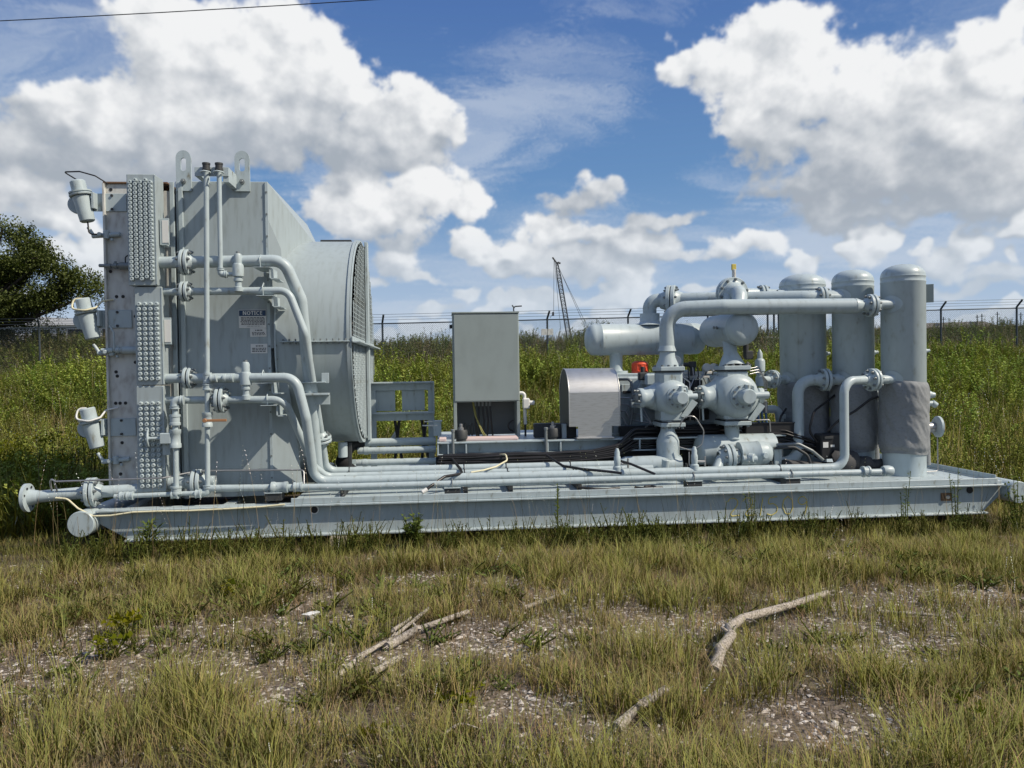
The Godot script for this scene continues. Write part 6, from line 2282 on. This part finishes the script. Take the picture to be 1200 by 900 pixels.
func build_cables() -> void:
	var r := RandomNumberGenerator.new()
	r.seed = 12
	# the long loom of black cables along the base frame
	var t := thing("cable_loom", "long loom of many black cables running along the compressor base", "cables", V(1.5, 0.6, -8.1))
	for k in 18:
		var y := 0.640 + 0.018 * (k % 6) + r.randf_range(-0.006, 0.006)
		var z := -8.10 - 0.035 * (k / 6)
		var rise := 0.06 + 0.015 * (k % 6)
		var pts := [V(-0.1 + r.randf() * 0.2, y, z)]
		for j in range(1, 6):
			pts.append(V(j * 0.26, y + r.randf_range(-0.008, 0.008), z + r.randf_range(-0.01, 0.01)))
		pts.append(V(1.55, y + 0.01, z))
		pts.append(V(1.80 + 0.02 * (k % 3), y + 0.5 * rise, z))
		pts.append(V(2.05, y + 1.55 * rise + 0.02, z - 0.12))
		pts.append(V(2.7, y + 1.6 * rise + r.randf_range(-0.01, 0.01), z - 0.16))
		pts.append(V(3.2, y + 1.55 * rise, z - 0.20))
		pts.append(V(3.75, y + 1.3 * rise, z - 0.1 - 0.02 * (k % 4)))
		pts.append(V(4.0 + r.randf() * 0.1, y + 0.03 + r.randf_range(-0.04, 0.04), z - 0.05))
		var mb := Mb.new()
		mb.tube(fillet(pts, 0.12, 4), r.randf_range(0.011, 0.015), 6)
		part(t, "cable", mb, M.cable)
	var mb := Mb.new()
	mb.b2(V(3.30, 0.88, -8.36), V(3.88, 0.99, -8.22), 0.006)
	mb.b2(V(3.30, 0.985, -8.37), V(3.88, 0.995, -8.21), 0.001)
	tag(part(self, "cable_tray", mb, M.black), "black covered cable tray right of the right cylinder's foot", "cable tray")
	mb = Mb.new()
	mb.b2(V(1.95, 0.79, -8.58), V(3.3, 0.97, -8.50), 0.004)
	tag(part(self, "cable_tray", mb, M.black), "black open cable tray under both compressor cylinders", "cable tray")
	cable("black cable draped over the pipe rack with a loose pale end", [V(0.06, 0.70, -8.05), V(0.14, 0.62, -7.80), V(0.15, 0.60, -7.62), V(-0.02, 0.60, -7.45), V(-0.15, 0.53, -7.34), V(-0.22, 0.48, -7.30)], 0.015, 0.08)
	mb = Mb.new()
	mb.cyl(V(-0.19, 0.50, -7.315), V(-0.24, 0.475, -7.295), 0.022, 8)
	tag(part(self, "cable_plug", mb, M.white), "pale plug on the loose end of the draped black cable", "plug")
	cable("black cable drooping over the pipe rack below the right round mount", [V(1.05, 0.72, -8.05), V(1.20, 0.62, -7.85), V(1.35, 0.615, -7.62), V(1.62, 0.595, -7.5), V(1.72, 0.585, -7.45)], 0.014, 0.1)
	cable("short black cable hanging off the small valve under coupling hood", [V(1.76, 0.68, -7.66), V(1.84, 0.66, -7.55), V(1.98, 0.60, -7.46), V(2.05, 0.57, -7.42)], 0.013, 0.08)
	cable("black cable lying on the deck edge behind the drip lip, left", [V(1.28, 0.47, -7.36), V(1.42, 0.455, -7.33), V(1.55, 0.445, -7.34), V(1.68, 0.45, -7.38)], 0.014, 0.06)
	cable("coiled black cable on deck edge, below the flared discharge pipe", [V(1.82, 0.46, -7.34), V(1.9, 0.45, -7.31), V(2.05, 0.45, -7.33), V(2.0, 0.46, -7.38), V(1.88, 0.455, -7.36), V(2.0, 0.448, -7.32), V(2.1, 0.45, -7.35)], 0.013, 0.03)
	cable("green and yellow earth wire looped over pipes in front of cabinet", [V(0.55, 0.72, -8.15), V(0.62, 0.735, -8.05), V(0.63, 0.68, -7.98), V(0.50, 0.63, -7.86), V(0.36, 0.61, -7.75), V(0.24, 0.60, -7.70)], 0.0095, 0.05, M.cream, "wire", "earth_wire")
	cable("thick black cable looping down the rear vessel's jacket", [V(4.42, 1.30, -8.35), V(4.25, 1.22, -8.25), V(4.03, 1.12, -8.12), V(3.96, 0.90, -8.1), V(4.06, 0.78, -8.1), V(4.15, 0.74, -8.1)], 0.013, 0.12)
	cable("black cable crossing the middle vessel's jacket toward front vessel", [V(4.70, 1.27, -8.0), V(4.62, 1.25, -8.0), V(4.45, 1.12, -8.02), V(4.28, 1.02, -8.05), V(4.16, 0.90, -8.08)], 0.014, 0.12)
	cable("short black cable at the foot of the rear vessel", [V(3.72, 0.96, -8.32), V(3.76, 1.06, -8.35), V(3.84, 1.14, -8.4)], 0.013, 0.05)
	cable("grey conduit bending down right of the low front bottle", [V(3.55, 0.77, -8.0), V(3.78, 0.78, -7.98), V(3.93, 0.70, -7.96), V(4.05, 0.60, -7.96)], 0.018, 0.1, M.bolt, "conduit", "grey_conduit")
	cable("black conduit curling to the deck beside the upright support plate", [V(3.5, 0.74, -7.96), V(3.72, 0.75, -7.94), V(3.86, 0.66, -7.92), V(3.90, 0.50, -7.9)], 0.016, 0.1, M.dark, "conduit", "black_conduit")
	# steel saddles over the rack pipes
	for e in [[-1.0, "leftmost, by the pipe elbows"], [0.18, "beside the draped black cable"], [0.62, "below the earth wire's loop"], [1.30, "under the right round mount"], [2.50, "by the small valve right of the discharge pipe"], [3.42, "below the low front bottle's right end"]]:
		mb = Mb.new()
		for q in [[-7.655, 0.05, 0.555], [-7.845, 0.04, 0.575], [-8.03, 0.046, 0.60]]:
			mb.tube([V(e[0], 0.48, q[0] + q[1] + 0.006), V(e[0], q[2], q[0] + q[1] + 0.004), V(e[0], q[2] + q[1] * 0.98, q[0] + q[1] * 0.45), V(e[0], q[2] + q[1] * 0.98, q[0] - q[1] * 0.45), V(e[0], q[2], q[0] - q[1] - 0.004), V(e[0], 0.48, q[0] - q[1] - 0.006)], 0.006, 5)
		mb.b2(V(e[0] - 0.02, 0.428, -8.0), V(e[0] + 0.02, 0.50, -7.45), 0.003)
		tag(part(self, "pipe_saddle", mb, M.dark), "dark pipe saddle clamping the rack pipes, " + e[1], "clamp", "pipe saddles across the rack")

# ---------------------------------------------------------------- things lying in the foreground
func dead_branch(label: String, pts: Array, r0: float, r1: float, sd: int, knobs := 0) -> Node3D:
	var r := RandomNumberGenerator.new()
	r.seed = sd
	var p := []
	for q in pts:
		p.append(V(q[0], ground_y(q[0], q[1]) + (q[2] if q.size() > 2 else 0.03), q[1]))
	p = fillet(p, 0.06, 5)
	while p.size() < 7:
		var p2 := [p[0]]
		for i in p.size() - 1:
			p2.append(p[i].lerp(p[i + 1], 0.5))
			p2.append(p[i + 1])
		p = p2
	# resample with small kinks
	var pp := []
	var rr := []
	for i in p.size():
		var s := float(i) / (p.size() - 1)
		pp.append(p[i] + V(r.randf_range(-1, 1), r.randf_range(-0.5, 0.5), r.randf_range(-1, 1)) * r0 * 0.18)
		rr.append(lerpf(r0, r1, s) * r.randf_range(0.86, 1.14))
	var mb := Mb.new()
	mb.tube(pp, rr, 9)
	for k in 5:
		var q0 := r.randi() % 2
		var e0: Vector3 = pp[0] if q0 == 0 else pp[-1]
		var e1: Vector3 = pp[1] if q0 == 0 else pp[-2]
		var dd := (e0 - e1).normalized()
		var off := V(r.randf_range(-1, 1), r.randf_range(-0.6, 1), r.randf_range(-1, 1)) * r0 * 0.45
		mb.tube([e0 + off * 0.7 - dd * r0, e0 + off + dd * r0 * r.randf_range(0.6, 2.2)], [r0 * 0.28, r0 * 0.04], 4)
	for k in 3:
		var q3: Vector3 = pp[1 + r.randi() % (pp.size() - 2)]
		var d3 := V(r.randf_range(-1, 1), r.randf_range(0.0, 0.5), r.randf_range(-1, 1)).normalized()
		mb.tube([q3, q3 + d3 * r0 * 1.6, q3 + d3 * r0 * 2.6 + V(0, -r0 * 0.5, r0 * 0.5)], [r0 * 0.20, r0 * 0.12, r0 * 0.04], 5)
	for k in knobs:
		var q: Vector3 = pp[1 + r.randi() % (pp.size() - 2)]
		mb.tube([q, q + V(r.randf_range(-1, 1), 0.5, r.randf_range(-1, 1)).normalized() * r0 * 2.2], [r0 * 0.45, r0 * 0.25], 6)
	var o := part(self, "dead_branch", mb, M.deadwood)
	tag(o, label, "branch", "dead branches lying in the grass")
	return o

func build_foreground() -> void:
	M.deadwood = worn(Color(0.47, 0.43, 0.38), 0.9, noise_tex(0.04, 5, [[0.0, Color(0.30, 0.27, 0.24)], [0.42, Color(0.72, 0.70, 0.67)], [0.62, Color(0.97, 0.96, 0.95)], [1.0, Color(1, 1, 1)]], 19, 512), V(3.2, 3.2, 3.2))
	M.deadwood.heightmap_enabled = false
	dead_branch("thick bent bleached dead branch lying right of centre, the largest", [[1.36, -3.85, 0.02], [1.46, -4.03, 0.06], [1.58, -4.19, 0.09], [1.62, -4.31, 0.10], [1.76, -4.47, 0.10], [2.15, -4.75, 0.08], [2.62, -5.12, 0.05]], 0.034, 0.024, 1, 1)
	dead_branch("short broken grey branch near the bottom edge, right of centre", [[0.72, -3.30, 0.02], [0.88, -3.46, 0.05], [1.03, -3.60, 0.06]], 0.028, 0.020, 2, 1)
	dead_branch("long split dead branch, left of the pair crossing left of centre", [[-0.60, -4.0, 0.02], [-0.48, -4.26, 0.04], [-0.33, -4.51, 0.05], [-0.14, -5.10, 0.03]], 0.018, 0.012, 3, 2)
	dead_branch("pale dead branch, right of the pair crossing left of centre", [[-0.36, -4.40, 0.03], [-0.19, -4.64, 0.05], [0.12, -5.0, 0.04]], 0.027, 0.016, 4, 1)
	dead_branch("short white chip of dead wood below the crossing pair", [[-0.40, -4.04, 0.03], [-0.27, -4.20, 0.04]], 0.022, 0.017, 5)
	dead_branch("small grey stick between the crossing pair's upper ends", [[-0.34, -4.64, 0.05], [-0.24, -4.90, 0.04]], 0.013, 0.009, 6)
	dead_branch("pale stick half hidden in tall grass, up from centre", [[0.50, -5.06, 0.03], [0.80, -5.27, 0.05]], 0.016, 0.010, 7)
	dead_branch("thin bent twig near the bottom edge, left of centre", [[-0.06, -3.30, 0.02], [0.04, -3.36, 0.06], [0.13, -3.35, 0.03]], 0.007, 0.004, 8)
	dead_branch("grey-green stick lying on gravel at right", [[2.78, -4.72, 0.03], [3.12, -4.60, 0.03]], 0.014, 0.009, 9)
	# pale rock
	var i := 0
	for e in [[-0.89, -5.06, 0.058, "white chunk of rock on the gravel, left of centre"], [-0.95, -4.97, 0.026, "small white stone just in front of the white rock chunk"]]:
		var mb := Mb.new()
		var r := RandomNumberGenerator.new()
		r.seed = 40 + i
		stone(mb, V(e[0], ground_y(e[0], e[1]) + e[2] * 0.5, e[1]), e[2], r)
		tag(part(self, "rock", mb, M.white), e[3], "rock")
		i += 1

func stone(mb: Mb, c: Vector3, s: float, r: RandomNumberGenerator) -> void:
	var dirs := [V(1, 0, 0), V(-1, 0, 0), V(0, 1, 0), V(0, -1, 0), V(0, 0, 1), V(0, 0, -1)]
	var p := []
	for d in dirs:
		p.append(c + (d + V(r.randf() - 0.5, r.randf() - 0.5, r.randf() - 0.5) * 0.9) * s * r.randf_range(0.6, 1.1) * (0.65 if d.y != 0 else 1.0))
	for a in [0, 1]:
		for b in [2, 3]:
			for d in [4, 5]:
				var n: Vector3 = (p[b] - p[a]).cross(p[d] - p[a]).normalized()
				if n.dot((p[a] + p[b] + p[d]) / 3.0 - c) < 0: n = -n
				mb.tri(p[a], p[b], p[d], n, n, n)

# ---------------------------------------------------------------- grass and weeds
func blade(mb: Mb, p: Vector3, dir: Vector3, h: float, lean: float, w: float, c0: Color, c1: Color, segs := 3) -> void:
	var side := dir.cross(Vector3.UP).normalized()
	var prev := [p - side * w * 0.5, p + side * w * 0.5]
	var pc := c0
	for k in segs:
		var s := float(k + 1) / segs
		var q := p + Vector3.UP * h * s * (1.0 - 0.25 * lean * s) + dir * h * lean * s * s
		var ww := w * (1.0 - s * s) * 0.5
		var n := (dir * -0.3 + Vector3.UP * 0.8 + side * 0.2).normalized()
		var cc := c0.lerp(c1, s)
		var a := q - side * ww
		var b := q + side * ww
		mb.col = pc.lerp(cc, 0.5)
		mb.tri(prev[0], prev[1], b, n, n, n)
		if k < segs - 1:
			mb.tri(prev[0], b, a, n, n, n)
		prev = [a, b]
		pc = cc

func grass_tuft(sd: int, n: int, rad: float, hmin: float, hmax: float, w: float, c0: Color, c1: Color, seeds := 0) -> ArrayMesh:
	var r := RandomNumberGenerator.new()
	r.seed = sd
	var mb := Mb.new()
	mb.colored = true
	for k in n:
		var a := r.randf() * TAU
		var q := sqrt(r.randf()) * rad
		var p := V(cos(a) * q, -0.02, sin(a) * q)
		var d := V(cos(a + r.randfn() * 0.7), 0, sin(a + r.randfn() * 0.7))
		var f := r.randf_range(0.75, 1.25)
		blade(mb, p, d, r.randf_range(hmin, hmax), absf(r.randfn()) * 0.50 + 0.10, w * r.randf_range(0.7, 1.3), c0 * f, c1 * f)
	for k in seeds:
		var a := r.randf() * TAU
		var d := V(cos(a), 0, sin(a))
		var h := hmax * r.randf_range(1.1, 1.5)
		blade(mb, V(0, 0, 0), d, h, 0.2, w * 0.7, Color(0.17, 0.14, 0.07), Color(0.25, 0.20, 0.11), 4)
		for j in 6:
			mb.col = Color(0.22, 0.17, 0.10)
			leaf(mb, V(0, h * (0.72 + 0.04 * j), 0) + d * h * 0.2 * pow(0.75 + 0.04 * j, 2), (d + Vector3.UP).normalized(), 0.016, 0.004, r)
	var m := mb.mesh()
	m.surface_set_material(0, foliage_mat())
	return m

func weed(sd: int, stems: int, h: float, leaves: int, ln: float, wd: float, spread: float, flowers := 0, fc := Color(0.7, 0.5, 0.03)) -> ArrayMesh:
	var r := RandomNumberGenerator.new()
	r.seed = sd
	var mb := Mb.new()
	mb.colored = true
	for k in stems:
		var a := r.randf() * TAU
		var d := V(cos(a), 0, sin(a))
		var hh := h * r.randf_range(0.6, 1.1)
		var lean := r.randf_range(0.05, 1.0) * spread
		var base := d * r.randf() * 0.1 * h
		mb.col = Color(0.7, 0.65, 0.5)
		var top := base + V(0, hh, 0) + d * lean * hh
		mb.tube([base, base + V(0, hh * 0.5, 0) + d * lean * hh * 0.3, top], [0.006, 0.005, 0.003], 3, false)
		for j in leaves:
			var s := 0.12 + 0.88 * (j + r.randf()) / leaves
			var q := base + V(0, hh * s, 0) + d * lean * hh * s * s
			var b := r.randf() * TAU
			var ld := V(cos(b), r.randf_range(-0.1, 0.9), sin(b)).normalized()
			leaf(mb, q, ld, ln * r.randf_range(0.6, 1.3) * (1.15 - 0.5 * s), wd, r)
		for j in flowers:
			mb.col = fc
			var q := top + V(r.randfn(), r.randfn() * 0.5, r.randfn()) * 0.035
			var c2 := mb.col
			var u := V(0.016, 0, 0)
			mb.tri(q - u, q + u, q + V(0, 0.005, 0.024), Vector3.UP, Vector3.UP, Vector3.UP)
			mb.tri(q - u, q + u, q + V(0, 0.024, 0.0), V(0, 0, 1), V(0, 0, 1), V(0, 0, 1))
	var m := mb.mesh()
	m.surface_set_material(0, foliage_mat())
	return m

func spot(r: RandomNumberGenerator, x: float, z: float, smin: float, smax: float, sink := 0.0, tilt := 0.15) -> Transform3D:
	var s := r.randf_range(smin, smax)
	var b := Basis(Vector3.UP, r.randf() * TAU) * Basis(Vector3.RIGHT, r.randfn() * tilt)
	return Transform3D(b.scaled(V(s, s * r.randf_range(0.85, 1.15), s)), V(x, ground_y(x, z) - sink, z))

func under_skid(x: float, z: float) -> bool:
	return z < -7.30 and z > -10.15 and x > -3.05 and x < 5.5

func build_plants() -> void:
	var r := RandomNumberGenerator.new()
	r.seed = 99
	# gravel: many pale stones on the bare patches
	for k in 3:
		var mb := Mb.new()
		stone(mb, Vector3.ZERO, 1.0, r)
		var m := mb.mesh()
		var gm := StandardMaterial3D.new()
		gm.vertex_color_use_as_albedo = true
		gm.roughness = 0.9
		m.surface_set_material(0, gm)
		var at := []
		var col := []
		var tries := 0
		while tries < 78000:
			tries += 1
			var z := -2.4 - 5.2 * r.randf()
			var x := r.randf_range(-1.0, 1.0) * (1.8 - z * 0.76) + 0.5
			var b := bare(x, z)
			if r.randf() > 0.09 + 0.91 * b * b * (0.4 + 0.6 * smoothstep(0.4, 0.6, gn.get_noise_2d(x * 9.0, z * 9.0) * 0.5 + 0.5)): continue
			var s := 0.0045 + 0.017 * pow(r.randf(), 3.2)
			at.append(Transform3D(Basis(Vector3.UP, r.randf() * TAU).scaled(V(s, s * r.randf_range(0.5, 0.9), s)), V(x, ground_y(x, z) + s * r.randf_range(0.0, 0.25), z)))
			var w := r.randf()
			var c := Color(0.37, 0.325, 0.28).lerp(Color(0.60, 0.56, 0.51), w * w) if r.randf() < 0.55 else Color(0.20, 0.16, 0.13) * r.randf_range(0.6, 1.3)
			col.append(c)
		scatter(self, "gravel", m, at, col)
	# foreground grass: green, straw and mixed tufts
	var g0 := Color(0.155, 0.135, 0.05)
	var g1 := Color(0.235, 0.252, 0.080)
	var s0 := Color(0.20, 0.145, 0.088)
	var s1 := Color(0.35, 0.265, 0.155)
	var kinds := [
		[grass_tuft(1, 18, 0.09, 0.05, 0.17, 0.0036, g0, g1), 9400, 0, false],
		[grass_tuft(2, 18, 0.08, 0.09, 0.26, 0.0034, g0, g1 * 1.08), 4700, 0, false],
		[grass_tuft(3, 18, 0.10, 0.04, 0.15, 0.0032, s0, s1), 9000, 1, true],
		[grass_tuft(4, 18, 0.06, 0.08, 0.20, 0.0033, s0.lerp(g0, 0.5), s1.lerp(g1, 0.55), 0), 4300, 1, false],
		[grass_tuft(6, 16, 0.11, 0.02, 0.06, 0.0036, s0 * 0.75, s1 * 0.65), 12000, 2, true]]
	for e in kinds:
		var at := []
		var col := []
		var n: int = e[1]
		while at.size() < n:
			var z := -2.2 - 6.6 * pow(r.randf(), 0.85)
			var x := r.randf_range(-1.0, 1.0) * (2.6 - z * 0.80) + 0.6
			if under_skid(x, z) and z < -7.6: continue
			var b := bare(x, z)
			var cl := pn.get_noise_2d(x * 2.6 + 40.0, z * 2.6) * 0.5 + 0.5
			var keep: float = (1.0 - 0.90 * b) * (0.14 + 0.95 * smoothstep(0.36, 0.64, cl))
			if e[2] == 1: keep = 0.05 + 0.7 * (1.0 - b) * smoothstep(0.30, 0.55, 1.0 - cl + 0.15)
			if e[2] == 2: keep = 0.75 - 0.55 * b
			if z < -6.4: keep = maxf(keep, 0.55)
			if e[3] and z < -6.6 and r.randf() < 0.5: continue
			if r.randf() > keep: continue
			var big := 1.0 - 0.30 * smoothstep(-6.4, -6.9, z)
			var hv := 0.75 + 0.5 * smoothstep(0.35, 0.7, cl)
			at.append(spot(r, x, z, 0.6 * big * hv, 1.3 * big * hv))
			var w := r.randf_range(0.72, 1.2)
			col.append(Color(w * r.randf_range(0.92, 1.12), w, w * r.randf_range(0.8, 1.1)))
		scatter(self, "grass" if e[2] == 0 else "dry_grass", e[0], at, col)
	# a few long bleached stalks in front
	var st := grass_tuft(7, 4, 0.03, 0.20, 0.40, 0.0040, Color(0.26, 0.21, 0.11), Color(0.36, 0.29, 0.16), 1)
	var at2 := []
	var col2 := []
	for k in 110:
		var z := -2.8 - 4.8 * r.randf()
		var x := r.randf_range(-1.0, 1.0) * (1.2 - z * 0.72) + 0.4
		at2.append(spot(r, x, z, 0.5, 1.0))
		col2.append(Color(1, 1, 1) * r.randf_range(0.7, 1.2))
	scatter(self, "dry_stalks", st, at2, col2)
	# weeds hugging the skid
	sow(r, "skid_weeds", weed(11, 4, 0.28, 11, 0.045, 0.010, 0.35), 430, func(q): return V(q.randf_range(-3.4, 6.4), 0, q.randf_range(-7.15, -6.75)), Color(0.105, 0.125, 0.036), 0.5, 1.1)
	sow(r, "thin_stalks", grass_tuft(12, 3, 0.05, 0.35, 0.62, 0.004, Color(0.09, 0.08, 0.04), Color(0.15, 0.12, 0.07), 1), 170, func(q): return V(q.randf_range(-3.6, 6.2), 0, q.randf_range(-7.2, -6.9)), Color(1, 1, 1), 0.6, 1.15)
	# low broad-leaved weeds among the grass
	sow(r, "ground_weeds", weed(35, 7, 0.09, 5, 0.035, 0.014, 1.3), 420, func(q): return V(q.randf_range(-5.0, 6.0), 0, q.randf_range(-6.6, -2.6)), Color(0.115, 0.145, 0.045), 0.6, 1.4, true)
	# the field behind the skid
	var wide := func(q: RandomNumberGenerator) -> Vector3:
		while true:
			var d: float = sqrt(lerpf(64.0, 560.0, q.randf()))
			var x: float = q.randf_range(-1.0, 1.0) * (d * 0.82 + 2.4) + d * 0.0866
			if not under_skid(x, -d) and not (d < 10.4 and x > -3.4 and x < 5.9): return V(x, 0, -d)
		return Vector3.ZERO
	sow(r, "field_grass", grass_tuft(21, 26, 0.10, 0.30, 0.72, 0.011, Color(0.145, 0.145, 0.045), Color(0.27, 0.28, 0.076)), 11000, wide, Color(1, 1, 1), 0.7, 1.25)
	sow(r, "field_grass", grass_tuft(22, 22, 0.10, 0.30, 0.80, 0.009, Color(0.15, 0.125, 0.06), Color(0.27, 0.225, 0.11), 1), 4600, wide, Color(1, 1, 1), 0.7, 1.2)
	sow(r, "field_weeds", weed(23, 6, 0.72, 20, 0.070, 0.024, 0.40), 4600, wide, Color(0.23, 0.26, 0.072), 0.6, 1.15)
	sow(r, "field_weeds", weed(24, 7, 0.60, 28, 0.058, 0.023, 0.65), 2600, wide, Color(0.25, 0.30, 0.072), 0.6, 1.25, true)
	sow(r, "field_weeds", weed(25, 5, 0.95, 14, 0.06, 0.018, 0.30, 3, Color(2.6, 2.2, 1.2)), 1500, wide, Color(0.14, 0.155, 0.055), 0.6, 1.2)
	var far_half := func(q: RandomNumberGenerator) -> Vector3:
		var d: float = q.randf_range(16.0, 24.0)
		return V(q.randf_range(-1.0, 1.0) * (d * 0.80 + 1.5) + d * 0.0866, 0, -d)
	sow(r, "bank_shrubs", weed(26, 9, 0.95, 34, 0.082, 0.036, 0.65), 1500, far_half, Color(0.23, 0.29, 0.068), 0.5, 1.2, true)
	sow(r, "field_shrubs", weed(30, 10, 0.72, 44, 0.062, 0.028, 0.75), 1500, wide, Color(0.24, 0.30, 0.072), 0.5, 1.2, true)
	var bank := func(q: RandomNumberGenerator) -> Vector3:
		var d: float = q.randf_range(22.5, 30.0)
		return V(q.randf_range(-1.0, 1.0) * (d * 0.80 + 1.5) + d * 0.0866, 0, -d)
	sow(r, "bank_grass", grass_tuft(33, 26, 0.16, 0.25, 0.65, 0.013, Color(0.11, 0.10, 0.055), Color(0.20, 0.185, 0.095), 1), 4200, bank, Color(1, 1, 1), 0.6, 1.2)
	sow(r, "bank_weeds", weed(34, 6, 0.6, 18, 0.09, 0.034, 0.5), 1300, bank, Color(0.135, 0.15, 0.062), 0.5, 1.1, true)
	# goldenrod patch at the left
	sow(r, "yellow_wildflowers", weed(31, 6, 0.66, 8, 0.06, 0.018, 0.35, 10, Color(7.5, 4.6, 0.3)), 260, func(q): return V(-6.2 + q.randfn() * 0.7, 0, -10.2 + q.randfn() * 0.8), Color(0.12, 0.13, 0.035), 0.7, 1.1)
	sow(r, "yellow_wildflowers", weed(32, 3, 0.14, 5, 0.03, 0.010, 0.4, 4, Color(6.0, 3.8, 0.2)), 16, func(q): return [V(-2.0, 0, -4.95), V(-1.95, 0, -4.55), V(0.03, 0, -3.58), V(-0.28, 0, -3.32), V(2.25, 0, -3.15), V(-1.6, 0, -5.6)][q.randi() % 6] + V(q.randfn() * 0.05, 0, q.randfn() * 0.05), Color(0.11, 0.12, 0.035), 0.7, 1.2)
	# beyond the fence
	var beyond := func(q: RandomNumberGenerator) -> Vector3:
		var d: float = q.randf_range(28.6, 44.0)
		return V(q.randf_range(-1.0, 1.0) * (d * 0.80 + 2.0) + d * 0.0866, 0, -d)
	sow(r, "ridge_brush", weed(27, 8, 1.0, 30, 0.085, 0.038, 0.55), 3600, beyond, Color(0.13, 0.142, 0.058), 0.6, 1.15, true)
	sow(r, "ridge_brush", weed(28, 6, 1.05, 16, 0.09, 0.030, 0.35), 2600, beyond, Color(0.19, 0.165, 0.105), 0.6, 1.15)
	sow(r, "ridge_brush", weed(29, 9, 0.9, 34, 0.09, 0.042, 0.65), 900, beyond, Color(0.115, 0.150, 0.040), 0.6, 1.3, true)
	# single plants one can point at
	solo("leafy bush growing against the beam, below the cabinet", V(-0.30, 0, -7.05), 0.30, 41, 18, 0.075, 0.026, 1.1)
	solo("tall leafy weed before the beam, left of the yellow number", V(2.92, 0, -7.12), 0.46, 42, 3, 0.055, 0.014, 0.12)
	solo("tall leafy weed before the beam's right part, left of two", V(4.42, 0, -7.12), 0.58, 43, 3, 0.06, 0.014, 0.10)
	solo("tall leafy weed before the beam's right part, right of two", V(4.98, 0, -7.12), 0.60, 44, 3, 0.06, 0.014, 0.10)
	solo("bushy pale-flowered weed at the right end of the beam", V(5.55, 0, -7.05), 0.55, 45, 8, 0.06, 0.016, 0.40)
	solo("slender weed against the beam below the aluminium hood", V(1.02, 0, -7.10), 0.58, 46, 3, 0.06, 0.012, 0.15)
	solo("broad-bladed weed before the beam's left end", V(-2.68, 0, -7.10), 0.30, 47, 5, 0.15, 0.018, 0.35)
	solo("dark spiky weed standing in yellow wildflowers at left", V(-5.0, 0, -10.8), 1.0, 48, 5, 0.12, 0.018, 0.30)

func solo(label: String, at: Vector3, h: float, sd: int, stems: int, ln: float, wd: float, spread: float) -> void:
	var o := thing("weed_plant", label, "weed", V(at.x, ground_y(at.x, at.z), at.z), "single weeds growing against the skid" if sd != 48 else "")
	var m := MeshInstance3D.new()
	m.name = "leaves"
	m.mesh = weed(sd, stems, h, 20, ln, wd, spread, 2 if sd == 45 else 0, Color(6.0, 6.0, 4.5))
	var mat: StandardMaterial3D = foliage_mat().duplicate()
	mat.albedo_color = Color(0.105, 0.14, 0.036).linear_to_srgb() if sd != 48 else Color(0.05, 0.06, 0.03).linear_to_srgb()
	m.mesh.surface_set_material(0, mat)
	o.add_child(m)

func sow(r: RandomNumberGenerator, nm: String, mesh: Mesh, n: int, where: Callable, tint: Color, smin: float, smax: float, clumped := false) -> void:
	var at := []
	var col := []
	var tries := 0
	while at.size() < n and tries < n * 6:
		tries += 1
		var p: Vector3 = where.call(r)
		var c := pn.get_noise_2d(p.x * 0.42 + 9.0, p.z * 0.6) * 0.5 + 0.5
		if clumped and r.randf() > smoothstep(0.38, 0.60, c): continue
		at.append(spot(r, p.x, p.z, smin * (0.65 + 0.7 * c), smax * (0.65 + 0.7 * c), 0.03))
		var w := r.randf_range(0.70, 1.25) * (0.8 + 0.4 * c)
		col.append(Color(tint.r * w * r.randf_range(0.88, 1.15), tint.g * w, tint.b * w))
	scatter(self, nm, mesh, at, col)
